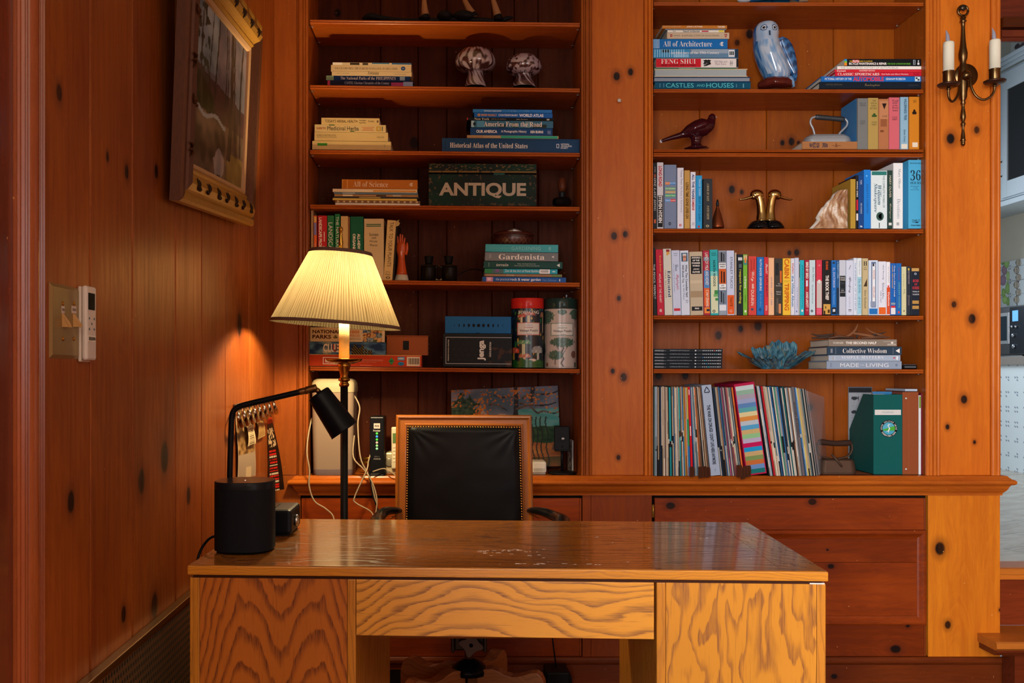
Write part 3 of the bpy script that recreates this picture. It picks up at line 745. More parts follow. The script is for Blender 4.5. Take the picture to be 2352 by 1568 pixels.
mb.prism([(.0025, .0025), (.0025, DD - .0025), (w - g, DD - f - g), (w - g, f + g)], DZ - .0011, DZ, OK_C, 'z')
top = mb.build('desktop', dk)
# white scuffs on the top and its edge
mb = MB(); rs = random.Random(3); ms = mat('#e8ddd2', .6)
def scuff(u, v, l, ww):
    n = 5; a = rs.uniform(-.3, .3); pts = []
    for i in range(n): pts.append((u + l * (i / (n - 1) - .5), v + ww * (rs.random()) + a * l * (i / (n - 1) - .5)))
    for i in range(n - 1, -1, -1): pts.append((pts[i][0], pts[i][1] - ww * (.3 + rs.random())))
    mb.prism(pts, DZ, DZ + .00025, ms, 'z')
for i in range(26): scuff(.56 + rs.gauss(.06, .045), .17 + rs.gauss(0, .018), rs.uniform(.002, .014), rs.uniform(.0008, .003))
for i in range(16): scuff(rs.uniform(.55, 1.15), rs.uniform(.02, .5), rs.uniform(.002, .008), rs.uniform(.0006, .002))
for i in range(14): scuff(rs.uniform(.60, .82), .045 + rs.gauss(0, .003), rs.uniform(.003, .012), .0006)
mb.build('scuff_marks', dk)
zg = z0 - .006; ins = .004
def pedestal(x0, x1, mface, sw_l, sw_r):
    m2 = MB(); m2.box(x0 + ins, x1, ins + .004, DD - .01, .0, zg, OK_S)
    p = m2.build('pedestal', dk)
    m3 = MB(); m3.box(x0 + ins + sw_l + .0006, x1 - sw_r - .0006, ins, ins + .0042, .04, zg, mface); m3.build('front_panel', dk)
    m4 = MB(); m4.box(x0 + ins, x0 + ins + sw_l - .0003, ins - .0008, ins + .0042, .0, zg, OK_S, bev=.0015); m4.box(x1 - sw_r + .0003, x1, ins - .0008, ins + .0042, .0, zg, OK_S, bev=.0015); m4.build('stile', dk)
pedestal(0, .3335, OK_L, .0195, .0165)
pedestal(DW - .3285, DW - ins, OK_R, .0175, .017)
m2 = MB(); m2.box(.3345, DW - .3295, ins - .001, ins + .016, z0 - .1095 - .006, zg, OK_A, bev=.0012); m2.build('apron', dk)
m2 = MB(); m2.box(.01, DW - .01, .006, DD - .01, zg - .0001, z0 - .0005, mat('#3a1c0e', .6)); m2.build('subtop', dk)
m2 = MB(); m2.box(DW - .034, DW - .006, ins - .0005, ins + .01, zg + .0002, zg + .0022, mat('#e8e4dc', .8)); m2.build('filler_strip', dk)
# ================================================================ books
PG = '#d9d2c0'
def shade(c, k):
    c = c.lstrip('#'); return '#%02x%02x%02x' % tuple(max(0, min(255, int(int(c[i:i+2], 16) * k))) for i in (0, 2, 4))
def book(px0, px1, yt, yb, col, label, T=(), marks=(), group=None, Y=.022, dep=.17, lean=0.0, o='v', tilt=0.0, hard=True, pages=PG, fore=False, cat='book', name='book', rough=.38, round_=.0012, side=None, z=None):
    """One book. Pixel rectangle of the spine on plane Y; o = 'v' upright or 'h' lying. T = texts, marks = printed patches (u0,u1,v0,v1,colour)."""
    a = P(px0, yb, Y); b = P(px1, yt, Y); w = b.x - a.x - .0004; h = b.z - a.z - .0003
    t = thing(name, label, cat, ((a.x + b.x) / 2, Y, a.z if z is None else z), group, (0, lean + tilt, 0))
    col = shade(col, 1.12); m = mat(col, rough, var=.04); th = .0024 if hard else .0006
    W2 = w / 2; Tk, Ln = (w, h) if o == 'v' else (h, w)
    th = min(th, Tk * .2); q = min(round_, Tk * .3); mb = MB()
    H2 = Tk / 2
    pr = [(-H2, dep), (-H2, q), (-H2 + q * .3, q * .3), (-H2 + q, 0), (H2 - q, 0), (H2 - q * .3, q * .3), (H2, q), (H2, dep), (H2 - th, dep), (H2 - th, th + q * .5), (-H2 + th, th + q * .5), (-H2 + th, dep)]
    ovh = .003 if hard else .0004
    if o == 'v':
        mb.prism(pr, 0, h, m, 'z')
        pg = (-W2 + th + .0001, W2 - th - .0001, th + q, dep - ovh, ovh, h - ovh)
    else:
        if fore: pr = [(x, dep - y) for x, y in pr]
        vs = [(-W2, y, H2 + s) for s, y in pr] + [(W2, y, H2 + s) for s, y in pr]; n = len(pr)
        mb.add(vs, [tuple(range(n)), tuple(range(2 * n - 1, n - 1, -1))] + [(i, i + n, (i + 1) % n + n, (i + 1) % n) for i in range(n)], m)
        pg = (-W2 + ovh, W2 - ovh, ovh if fore else th + q, dep - (th + q if fore else ovh), th + .0001, h - th - .0001)
    for mi_, (u0, u1, v0, v1, c) in enumerate(marks):
        x0, x1 = -W2 + w * u0, -W2 + w * u1; z1, z0 = h * (1 - v0), h * (1 - v1)
        e = .0003 + .00007 * mi_
        if o == 'v': x0 = max(x0, -W2 + q * .7); x1 = min(x1, W2 - q * .7)
        else: z0 = max(z0, q * .7); z1 = min(z1, h - q * .7)
        mb.box(x0, x1, -e, .0003, z0, z1, mat(shade(c, 1.08), rough, var=.02))
    mb.build('cover', t)
    MB().box(*pg, mat(pages, .8, var=.12)).build('pages', t)
    ty = -.0007 - .00007 * len(marks)
    for s in T:
        (st, u, v, uw, vh, c) = s[:6]; sty = s[6] if len(s) > 6 else 's'; mode = s[7] if len(s) > 7 else ('r' if o == 'v' else 'u')
        cx, cz = -W2 + w * u, h * (1 - v)
        if mode == 'r': text(t, st, cx, cz, uw * h, vh * w, c, sty, rot=-PI / 2, y=ty)
        elif mode == 'q': text(t, st, cx, cz, uw * h, vh * w, c, sty, rot=PI / 2, y=ty)
        else: text(t, st, cx, cz, uw * w, vh * h, c, sty, y=ty)
    return t
WH = '#f2efe8'; BK = '#15171a'
# ---- left bay
LT = .0105
gA = 'books on the second shelf of the left bay'
Y1 = .03
book(764, 945, 143.5, 150, '#b9a98a', 'pale travel book with dark picture marks, topmost of its stack beside the mushrooms', marks=[(.0, .12, .1, .95, '#d8d3c4'), (.22, .34, .2, .9, '#2c2620'), (.38, .45, .2, .9, '#3a3428'), (.5, .72, .1, .5, '#3f6f8c'), (.75, 1, .1, .6, '#2e5a86')], group=gA, Y=Y1, o='h', tilt=LT, hard=False)
book(760, 944.5, 149.5, 164, '#b8a17c', 'tan book with grey title and round blue emblem, in the stack beside the mushrooms', [('DAUGHTERS TRUE: 100 YEARS OF SCHOLASTICAN EDUCATION', .44, .55, .78, .34, '#6d6250'), ('o', .90, .5, .055, .62, '#1e4f88', 'B'), ('x', .90, .5, .02, .3, '#1e4f88', 'B')], group=gA, Y=Y1, o='h', tilt=LT)
book(762, 945.5, 164, 174.5, '#bba57e', 'tan book with small italic title in its middle, in the five-book stack beside the mushrooms', [('Fortunata', .52, .35, .14, .7, '#5f5340', 'i'), ('ARTE Y CULTURA', .14, .5, .16, .18, '#7a6c54'), ('SAN BENITO', .86, .6, .14, .18, '#7a6c54')], group=gA, Y=Y1, o='h', tilt=LT)
book(749, 941.5, 174, 185.5, '#16305c', 'navy book on the national parks of the Philippines, fourth in its stack', [('The National Parks of the PHILIPPINES', .50, .5, .66, .6, WH)], [(0, .09, .05, .95, '#7d9a7a'), (.88, .94, .15, .85, '#8fa6b8')], gA, Y1, o='h', tilt=LT)
book(752, 950, 185, 198, '#171b33', 'dark book on Cavite with magenta cover corner, bottom of its stack', [('CAVITE: Glorious Chronicles of the Century', .46, .5, .52, .6, '#c9cfe0')], [(0, .03, .05, .95, '#b03a58'), (.74, .90, .3, .95, '#a03a6a'), (.88, .99, .15, .95, '#8c9cc0')], gA, Y1, o='h', tilt=LT)
gB = 'pale herb books on the third shelf of the left bay'
book(738, 871.5, 270.5, 286.3, '#c4a971', "cream book titled Today's Herbal Health, topmost of the herb stack", [("TODAY'S HERBAL HEALTH", .34, .5, .56, .42, '#3a3020', 'n'), ('Third Edition', .71, .36, .12, .22, '#4a3e2a', 'n'), ('Material Medica', .71, .7, .12, .2, '#4a3e2a', 'n'), ('Tenney', .86, .5, .11, .36, '#3a3020'), ('o', .97, .5, .03, .34, '#20180e', 'B')], group=gB, Y=Y1, o='h', tilt=LT, hard=False)
book(722.5, 886, 286, 303.3, '#c2ac78', 'cream book Guide to Medicinal Herbs with leafy edges, second in the herb stack', [('GUIDE TO', .09, .55, .13, .26, '#b05a36', 'b'), ('Medicinal Herbs', .40, .52, .44, .56, '#4a4634', 'n')], [(.66, .84, .3, .36, '#b8623a'), (.68, .82, .5, .56, '#b8623a'), (.67, .83, .7, .76, '#b8623a'), (.87, .93, .22, .82, '#b08a1c'), (.885, .915, .32, .72, '#c2ac78'), (.945, .96, .2, .8, '#6d6850'), (.2, .28, .02, .14, '#3f6a35'), (.5, .56, .86, .98, '#3f6a35')], gB, Y1, o='h', tilt=LT)
book(722, 891, 303.5, 323.5, '#c6ad74', 'cream country living book with small grey title, third in the herb stack', [('AMERICAN COUNTRY LIVING', .16, .38, .27, .2, '#4e432a'), ('THE COMPLETE LIFESTYLE SOURCEBOOK', .17, .60, .27, .14, '#6a5c3c'), ('CRESCENT', .90, .55, .10, .16, '#5a4c30')], group=gB, Y=Y1, o='h', tilt=LT)
book(717, 898, 324, 344, '#c9b074', 'thick cream book with a green tab, bottom of the herb stack', [], [(.065, .19, .25, .55, '#3f8a2e'), (.92, .925, .35, .7, '#6a8a4a')], gB, Y1, o='h', tilt=LT)
gC = 'blue books about America on the third shelf of the left bay'
book(1086, 1268, 251, 258.7, '#2a6fb4', 'thin bright blue World Trade Center book, topmost of the America stack', [('THE WORLD TRADE CENTER', .25, .55, .22, .45, '#c9dcec', 'B'), ('T. G. Dan', .50, .5, .1, .35, '#9cc0dd', 'n'), ('Viking', .68, .5, .06, .3, '#9cc0dd', 'n')], group=gC, Y=Y1, o='h', tilt=LT, hard=False)
book(1089, 1269, 259, 270.3, '#1f5ba3', 'blue world atlas with white and yellow title, second in the America stack', [('o', .06, .5, .035, .55, '#e0a04a', 'B'), ('RAND McNALLY', .19, .5, .20, .42, '#e0a04a', 'B'), ('CONTEMPORARY', .435, .5, .25, .40, '#dbe6f2', 'B'), ('WORLD ATLAS', .73, .5, .31, .62, '#eef3f8', 'B')], group=gC, Y=Y1, o='h', tilt=LT)
book(1072.5, 1273, 270.5, 277, '#121417', 'thin black New York book with red corner, in the America stack', [('New York', .17, .5, .17, .75, '#d8d4cc', 'S'), ('CAPITAL OF AMERICA', .36, .5, .17, .4, '#a9a69e', 'n'), ('John Thornton', .63, .5, .13, .4, '#c8c4bb', 'i'), ('DB', .93, .5, .03, .6, '#e0ddd4', 'B')], [(0, .01, .1, .9, '#c0302c')], gC, Y1, o='h', tilt=LT, hard=False)
book(1082, 1270.5, 277, 293.5, '#35657f', 'blue grey book America From the Road with picture spine', [('America From the Road', .51, .5, .71, .68, '#f1e9dc', 'S')], [(0, .035, .05, .95, '#9dbccc'), (.025, .055, .3, .7, '#1b1d20'), (.07, .16, .06, .94, '#4f8db0'), (.34, .42, .5, .95, '#1d3640'), (.5, .58, .3, .95, '#2e4c4e'), (.66, .72, .1, .95, '#6f8f96'), (.75, .92, .5, .96, '#20302c')], gC, Y1, o='h', tilt=LT)
book(1080, 1269, 293.8, 311, '#163f70', 'navy book Our America with white title, fifth in the America stack', [('OUR AMERICA', .20, .5, .255, .40, WH, 'B'), ('A Photographic History', .53, .5, .31, .40, WH, 'b'), ('KEN BURNS', .81, .5, .155, .36, WH, 'B')], [(.945, .95, .3, .75, '#d8dde4'), (.965, .972, .3, .8, '#a9bfd8')], gC, Y1, o='h', tilt=LT)
book(1072.5, 1283, 310.8, 318, '#a8865c', 'thin tan and sea green book lying above the big navy atlas', [], [(.18, .36, .1, .9, '#b59a72'), (.37, .99, .1, .9, '#2fa183')], gC, Y1, o='h', tilt=LT, hard=False)
book(1015, 1331, 318, 349.5, '#143a5e', 'huge navy historical atlas in a slipcase, bottom of the America stack', [('Historical Atlas of the United States', .34, .53, .565, .37, '#e8e4d8', 'S'), ('NATIONAL', .895, .38, .062, .12, '#c9d2da', 'B'), ('GEOGRAPHIC', .905, .52, .08, .12, '#c9d2da', 'B'), ('SOCIETY', .89, .66, .055, .12, '#c9d2da', 'B')], [(.025, .985, .10, .115, '#0c2740'), (.025, .985, .90, .915, '#0c2740'), (.022, .026, .1, .92, '#0c2740'), (.832, .852, .36, .66, '#c9d2da'), (.836, .848, .40, .62, '#143a5e')], gC, .022, .20, o='h', tilt=LT, rough=.3, name='atlas')
gD = 'book and magazines on the fourth shelf of the left bay'
book(785, 959, 412.2, 434, '#b0691c', 'orange brown book titled All of Science lying on thin magazines', [('All of Science', .38, .5, .46, .58, '#f1e0bf', 's'), ('€', .915, .5, .05, .36, '#f1e0bf', 'B')], [(0, .012, .05, .95, '#c8913a'), (.068, .075, .05, .95, '#e0b060')], gD, Y1, o='h', tilt=LT)
mags = [(764, 958, 434, 441.5, '#d8c7a0', 'cream magazine with an orange bar, first under the orange brown book', [(.48, .99, .35, .8, '#d08a2a')]),
        (767, 960, 441.8, 446.3, '#5f7480', 'slate blue magazine, second under the orange brown book', [(.1, .25, .2, .8, '#a8b4b4')]),
        (768, 960, 446.6, 451.5, '#a07a4a', 'brown picture magazine, third under the orange brown book', [(.1, .22, .1, .9, '#d8c9a0'), (.5, .62, .2, .9, '#402a1a'), (.7, .8, .1, .8, '#c0b090')]),
        (766, 962, 451.8, 455, '#33343a', 'dark magazine, fourth under the orange brown book', [(.3, .55, .1, .9, '#bda46a')]),
        (764, 958, 455.3, 460.3, '#c9ad50', 'yellow magazine poking out at the left, in the pile under the orange brown book', []),
        (770, 965, 460.6, 466, '#7d5a3a', 'brown striped magazine, second from the bottom of its pile', [(k / 14 + .02, k / 14 + .045, .1, .9, '#cdb488') for k in range(14)]),
        (770, 964, 466.3, 471.8, '#ddd3ba', 'white magazine at the bottom of the pile left of the antique box', [])]
for (a, b, c, d, col, lb, mk) in mags: book(a, b, c, d, col, lb, marks=mk, group=gD, Y=Y1, o='h', tilt=LT, hard=False, cat='magazine', name='magazine', dep=.2)
gE = 'gardening books standing on the fifth shelf of the left bay'
zs5 = zy(643.5, .03)
def v5(x0, x1, yt, *a, **k): return book(x0, x1, yt, 643.3, *a, group=gE, Y=.028, **k)
v5(714, 719.8, 483, '#9c7a55', 'thin speckled tan book, first in the gardening row', hard=False)
v5(720.6, 727.6, 495, '#d2602c', 'thin orange book with purple and yellow top patches', [('INTERIOR GARDENS', .5, .68, .5, .5, '#f0c8a0')], [(.1, .9, .02, .10, '#d8b060'), (.1, .9, .11, .3, '#7a78b0')], hard=False)
v5(730, 751, 494.7, '#b3272a', 'red book Landscape Problem Solver in the gardening row', [('LANDSCAPE PROBLEM SOLVER', .28, .42, .78, .34, '#f3e3c8', 'B'), ('Rodale', .70, .56, .19, .3, '#f3e3c8', 'i')], [(.66, .73, .25, .40, '#f3e3c8'), (.66, .73, .70, .80, '#f3e3c8')])
v5(751.6, 767, 494.5, '#2a6b3e', 'mid green Landscaping book beside the red one', [('LANDSCAPING', .5, .42, .62, .6, '#e8e3cf', 'n')], [(.15, .85, .75, .95, '#c86a3a')])
v5(768.6, 781, 491, '#1e6a3a', 'narrow green book The Natural Garden', [('THE NATURAL GARDEN', .5, .44, .80, .5, '#e8ecd8', 'n')])
v5(782.6, 799.5, 496, '#c0a26a', 'cream and gold book behind the lamp finial', hard=True)
v5(800, 803.4, 498, '#8a5a34', 'very thin brown booklet left of the dark green organic gardening book', hard=False)
v5(804.2, 834.6, 497, '#14573a', 'dark green encyclopedia of organic gardening', [('ALL-NEW ENCYCLOPEDIA', .66, .6, .66, .22, '#ece7cf', 'B'), ('ORGANIC GARDENING', .30, .60, .66, .22, '#ece7cf', 'B')])
v5(836, 881.5, 502, '#bca57a', 'wide cream book Success with House Plants with two green bars', [('Success', .5, .255, .46, .05, '#3a3226', 'n', 'u'), ('with', .5, .31, .24, .035, '#3a3226', 'n', 'u'), ('House', .48, .365, .38, .035, '#3a3226', 'n', 'u'), ('Plants', .5, .43, .38, .035, '#3a3226', 'n', 'u')], [(.12, .86, .085, .10, '#2a5a34'), (.12, .86, .112, .127, '#2a5a34')])
t = book(880.5, 901, 507, 645.6, '#c2a56c', 'cream book Talk to Your Plants leaning left with a torn jacket', [('TALK TO YOUR PLANTS', .52, .40, .74, .42, '#5a4420', 'n'), ('Jerry', .45, .86, .5, .03, '#5a4420', 'n', 'u'), ('Baker', .5, .90, .6, .03, '#5a4420', 'n', 'u'), ('o', .5, .955, .5, .04, '#5a4420', 'b', 'u')], group=gE, Y=.028, lean=.066, z=zs5 - .0006)
mb = MB(); Wd = .0165
mb.prism([(-.0, .0), (.006, .0), (.004, .05), (.010, .14), (.008, .17), (-.0, .17)], .004, .210, mat('#2b2118', .6), 'z', M=Matrix.Translation((Wd, .004, 0)))
mb.prism([(.0, .196), (.010, .200), (.014, .210), (.008, .214), (.011, .222), (.004, .218), (-.004, .212)], -.002, 0, mat('#c2a56c', .6), 'y', M=Matrix.Translation((Wd, .0, 0)))
mb.build('torn_jacket', t)
gF = 'gardening books lying under the carved bowl'
def h5(*a, **k): return book(*a, group=gF, Y=.03, o='h', tilt=LT, dep=.19, **k)
h5(1115, 1282, 561, 579, '#3f9aa3', 'turquoise book titled Gardening directly under the carved bowl', [('GARDENING', .56, .5, .40, .46, '#8fd0d4', 'n1.1'), ('MARTHA SCHWARTZ', .21, .5, .30, .14, '#7fc0c6', 'n1.3'), ('o', .885, .5, .03, .4, '#8fd0d4', 'B')])
h5(1113.7, 1282, 579.5, 599.5, '#6d7276', 'thick grey book titled Gardenista with floral spine', [('Gardenista', .50, .52, .625, .62, '#f4f1ea', 'S'), ('<', .93, .48, .03, .28, '#f4f1ea', 'B')], [(.06, .065, .2, .7, '#b8bcbe'), (.08, .084, .2, .7, '#b8bcbe')])
h5(1111, 1292, 600, 616.6, '#17423b', 'dark green book titled terrain with white triangle', [('terrain', .235, .5, .155, .42, '#e8ece4', 'i'), ('Ideas and Inspiration for', .545, .36, .235, .22, '#b8c8c0', 'n'), ('Decorating the Home and Garden', .55, .62, .32, .22, '#b8c8c0', 'n'), ('◄', .945, .5, .04, .5, '#dfe8e2', 'b')], [(.062, .067, .2, .8, '#8fa8a0')])
h5(1112.8, 1280.5, 617.3, 628.5, '#2a94a8', 'teal book Zen and the Art of Pond Building with barcode sticker', [('Zen & the Art of Pond Building', .52, .5, .48, .6, '#e8f4f2', 'n')], [(0, .10, .04, .96, '#2f7a44'), (.10, .26, .04, .96, '#4a6a6a'), (.15, .2, .1, .7, '#7a5a8a'), (.755, .895, .06, .94, '#f0f0ec'), (.93, .97, .4, .6, '#d6ecec')] + [(.77 + i * .009, .7735 + i * .009, .2, .72, '#2a2a2e') for i in range(12)], hard=False)
h5(1113, 1291, 629, 635.4, '#8a6a4c', 'thin brown Stone Landscaping book with green end', [('STONE', .33, .5, .10, .55, '#d9c9a8', 'B'), ('LANDSCAPING', .46, .5, .15, .55, '#bfae90', 'n')], [(.87, .99, .05, .95, '#5d7a48'), (.02, .26, .4, .6, '#a98c6a')], hard=False)
h5(1108, 1300, 636, 648.8, '#1b4f94', 'blue book The Practical Rock and Water Garden, lowest under the bowl', [('the practical', .24, .5, .16, .55, '#dfe8f4', 'n'), ('rock & water garden', .515, .5, .365, .62, '#f2f5fa', 'b'), ('Peter Robinson', .80, .5, .17, .45, '#7aa6dc', 'i'), ('▮', .925, .5, .012, .4, '#e8eef6', 'b')], [(.045, .125, .05, .95, '#c98fa8'), (.06, .10, .2, .7, '#e8c4d0')], hard=False)
# ---- right bay, second shelf
gG = 'architecture books stacked left of the blue owl'
def h2(*a, **k): k.setdefault('dep', .19); return book(*a, group=gG, Y=.026, o='h', **k)
h2(1521, 1670, 58, 65.5, '#b4722c', 'thin orange architect monograph, topmost left of the owl', [('JOHN LAUTNER', .5, .5, .25, .6, '#f2e2c8', 'B'), ('BUILDING THE CALIFORNIA HOME', .15, .4, .27, .35, '#e2c8a0', 'n'), ('TASCHEN', .91, .5, .11, .6, '#f2e2c8', 'B')], hard=False)
h2(1528, 1668, 65.7, 68.6, '#7a7f86', 'very thin grey book second from the top left of the owl', hard=False)
h2(1533, 1664, 68.8, 74.4, '#d6d2c4', 'thin cream Natural Architecture book with yellow sticker', [('Natural Architecture', .42, .5, .30, .85, '#2a2a2a', 'S'), ('Pearl', .12, .5, .05, .6, '#4a4a4a', 'n')], [(.60, .72, .25, .8, '#b83a4a'), (.90, .99, .1, .95, '#d6c84a')], hard=False)
h2(1532, 1675, 74.6, 89, '#bba98e', 'beige book A Natural System of House Design in the stack left of the owl', [('A NATURAL SYSTEM OF HOUSE DESIGN', .535, .5, .60, .26, '#7a6c5a', 'n1.1'), ('WOODS', .155, .5, .11, .2, '#8a7c6a', 'n')], [(.05, .066, .28, .46, '#a03a34'), (.07, .086, .28, .46, '#a03a34'), (.05, .066, .52, .7, '#a03a34'), (.07, .086, .52, .7, '#a03a34'), (.925, .94, .2, .45, '#a03a34'), (.95, .965, .2, .45, '#a03a34'), (.925, .965, .5, .56, '#a03a34'), (.93, .96, .62, .75, '#a03a34')])
h2(1499.5, 1671, 89.3, 111.8, '#1b66a8', 'bright blue book titled All of Architecture', [('All of Architecture', .465, .5, .655, .58, '#f6f4ee', 's'), ('€', .92, .52, .05, .42, '#f6f4ee', 'B')], [(0, .055, .03, .97, '#6e9fcb'), (.058, .063, .03, .97, '#dfe8f0'), (.075, .085, .03, .97, '#a6c2dc')])
h2(1499.5, 1696, 112, 133, '#5b7f9c', 'steel blue book Architecture of the 19th Century with barred label', [('Architecture of the 19th Century', .49, .47, .57, .36, '#f1f3f4', 'S'), ('III', .92, .5, .05, .42, '#202428', 'B')], [(0, .43, .03, .97, '#3d8ab8'), (.10, .20, .1, .4, '#1d2a34'), (.24, .42, .6, .95, '#7fb4d4'), (.45, .88, .05, .5, '#8fa3b4'), (.885, .955, .12, .88, '#dfe4e6'), (.96, 1, .03, .97, '#24384c')] + [(.02 + k * .028, .028 + k * .028, .08, .92, '#9fd0e8') for k in range(13)])
h2(1507, 1696, 134, 155, '#d4d0cc', 'Feng Shui book with red left half and white right half', [('FENG SHUI', .27, .34, .42, .52, '#f6f0ea', 's'), ('HEART & HOME  SPIRIT & MIND', .27, .76, .42, .22, '#2a1616', 'n'), ('Gill Hale and', .785, .35, .15, .24, '#9a8a8a', 'n'), ('Mark Evans', .785, .62, .13, .22, '#9a8a8a', 'n'), ('夢', .62, .5, .09, .74, '#1c1a1a', 'B')], [(0, .545, .03, .97, '#c4202f'), (.90, .905, .25, .8, '#6a6a6e'), (.92, .925, .25, .8, '#6a6a6e'), (.895, .935, .5, .55, '#6a6a6e'), (.975, 1, .03, .97, '#26282c')])
h2(1503, 1690, 155.3, 157.8, '#2f6a4e', 'very thin green book below the Feng Shui book', hard=False, marks=[(.3, .5, .2, .8, '#8ab8a0')])
t = h2(1503, 1717, 158, 176, '#cdbf9e', 'large book showing pale page edges and a torn cream jacket', fore=True, pages='#a9b6b8')
h2(1501.5, 1724, 176.5, 188, '#1d3a5c', 'navy bound book lying fore edge out above Castles and Houses', fore=True, pages='#8f9aa6')
h2(1504, 1724, 188.2, 203.8, '#0f4a63', 'dark teal book titled Castles and Houses, bottom of the stack left of the owl', [('CASTLES', .26, .5, .29, .66, '#5fd0d8', 'n'), ('AND', .48, .52, .085, .36, '#5fd0d8', 'n'), ('HOUSES', .68, .5, .285, .68, '#5fd0d8', 'n')], [(.05, .055, .2, .8, '#6aa0b0'), (.09, .095, .2, .8, '#6aa0b0'), (.85, .855, .3, .8, '#6aa0b0'), (.92, .93, .25, .85, '#6aa0b0')])
gH = 'car and bicycle books stacked right of the blue owl'
def h2b(*a, **k): k.setdefault('dep', .2); return book(*a, group=gH, Y=.026, o='h', **k)
h2b(1939, 2116, 135, 151.3, '#17191b', 'black bicycle maintenance book, topmost right of the owl', [('BICYCLE MAINTENANCE & REPAIR', .305, .70, .49, .34, WH, 'B'), ('FOR ROAD & MOUNTAIN BIKES', .71, .72, .30, .24, '#5fae3c', 'B'), ('THE', .085, .36, .04, .2, '#d8b23a', 'B'), ('Bicycling', .15, .34, .08, .34, '#f4efe8', 'B'), ('GUIDE TO COMPLETE', .28, .36, .17, .2, '#d8b23a', 'B')], [(.105, .195, .14, .52, '#c8322e'), (0, .035, .04, .3, '#2f8fd0'), (0, .035, .3, .55, '#7ac04a'), (0, .035, .55, .96, '#e88a2a'), (.895, .925, .15, .85, '#8fa0a8'), (.905, .915, .2, .8, '#1b1d20'), (.95, .975, .55, .85, '#d8dcdc'), (.957, .968, .2, .5, '#d8dcdc')], hard=False)
h2b(1923, 2117.5, 151.6, 159, '#e4e0d8', 'white illustrated history of automobiles book, second right of the owl', [('THE ILLUSTRATED HISTORY OF AUTOMOBILES', .38, .55, .68, .55, '#9a9a94', 'n1.1')])
h2b(1917, 2117.5, 159.3, 165.6, '#c82a38', 'thin red sports car book by Godfrey Eaton', [('Ferrari', .075, .55, .10, .75, '#f4e8e0', 'S'), ('GODFREY EATON', .37, .5, .18, .5, '#f0d8d0', 'B')])
h2b(1918, 2117, 165.8, 174.7, '#bf2036', 'red book titled Classic Sportscars in the stack right of the owl', [('CLASSIC SPORTSCARS', .27, .5, .48, .72, '#f4e8e0', 'S'), ('Paul Badre and Alberto Martinez', .69, .5, .31, .42, '#f0c8c8', 'S'), ('Exeter', .94, .5, .07, .4, '#7a1020', 'i')])
h2b(1886, 2121.7, 175, 187.7, '#1c63ab', 'blue pictorial history of the automobile with red and white title', [('PICTORIAL HISTORY OF THE', .165, .5, .26, .42, '#e8eef4', 'b'), ('AUTOMOBILE', .46, .5, .30, .82, '#e0405a', 'B'), ('GRAHAM ROBSON', .725, .5, .19, .42, '#e8eef4', 'b')], [(.915, .965, .08, .92, '#cfe0e4'), (.922, .94, .2, .5, '#1b2a38'), (.94, .958, .5, .8, '#1b2a38')])
h2b(1882, 2119.7, 188, 203.8, '#16202a', 'black leather-look sports car book, bottom of the stack right of the owl', [('Lamborghini', .51, .5, .15, .5, '#8a7a58', 'c'), ('LIMITED EDITION', .14, .4, .16, .2, '#6a6450', 'n'), ('COLLECTION', .91, .5, .1, .2, '#4a5058', 'n')])
# ---- right bay, third shelf
gI = 'old western novels beside the silver flat iron'
def v3(x0, x1, yt, *a, **k): k.setdefault('dep', .15); return book(x0, x1, yt, 342.6, *a, group=gI, Y=.026, **k)
v3(1969.6, 1993.4, 225.5, '#6f7270', 'worn grey-spined novel with blue front board beside the flat iron', [('THE LAST', .5, .10, .6, .03, '#4a4a48', 's', 'u'), ('RIDERS', .5, .14, .55, .03, '#4a4a48', 's', 'u'), ('ZANE', .5, .45, .5, .035, '#4a4a48', 's', 'u'), ('GREY', .5, .495, .5, .035, '#4a4a48', 's', 'u')])
# blue front board of that novel
v3(1993.7, 2017.5, 224.6, '#a58c4e', 'mustard tan novel The Young Lion Hunter', [('THE', .6, .055, .34, .032, '#3a4424', 's', 'u'), ('YOUNG', .55, .105, .6, .032, '#3a4424', 's', 'u'), ('LION', .55, .155, .5, .032, '#3a4424', 's', 'u'), ('HUNTER', .52, .205, .66, .032, '#3a4424', 's', 'u'), ('♣', .6, .345, .5, .09, '#3a5a2a', 'b', 'u'), ('ZANE', .6, .475, .5, .032, '#3a4424', 's', 'u'), ('GREY', .6, .52, .5, .032, '#3a4424', 's', 'u')])
v3(2018, 2041.5, 227, '#a56c46', 'brown novel with a torn spine label between the tan and pink ones', [('ZANE', .6, .345, .5, .035, '#4a2a1a', 's', 'u'), ('▼', .55, .15, .45, .12, '#2a1a14', 'b', 'u')], [(.1, .95, .04, .40, '#b87f58'), (.2, .8, .40, .55, '#8f5838'), (.15, .5, .62, .66, '#7a482c')])
v3(2042, 2066, 223.5, '#c2606a', 'pink novel Wanderer of the Wasteland', [('Wand', .58, .065, .6, .035, '#3a2020', 's', 'u'), ('erer', .58, .11, .5, .03, '#3a2020', 's', 'u'), ('of the', .58, .155, .5, .032, '#3a2020', 's', 'u'), ('Waste', .58, .20, .62, .035, '#3a2020', 's', 'u'), ('land', .58, .25, .5, .035, '#3a2020', 's', 'u'), ('ZANE', .55, .385, .5, .032, '#3a2020', 's', 'u'), ('GREY', .55, .425, .5, .032, '#3a2020', 's', 'u')])
v3(2068, 2086.5, 222.6, '#85abc0', 'light blue novel Wilderness Trek', [('WILDERNESS TREK', .62, .24, .42, .34, '#24506a', 'b'), ('Zane Grey', .5, .74, .24, .34, '#24506a', 'i')], [(.12, .85, .90, .99, '#d9d6c6')])
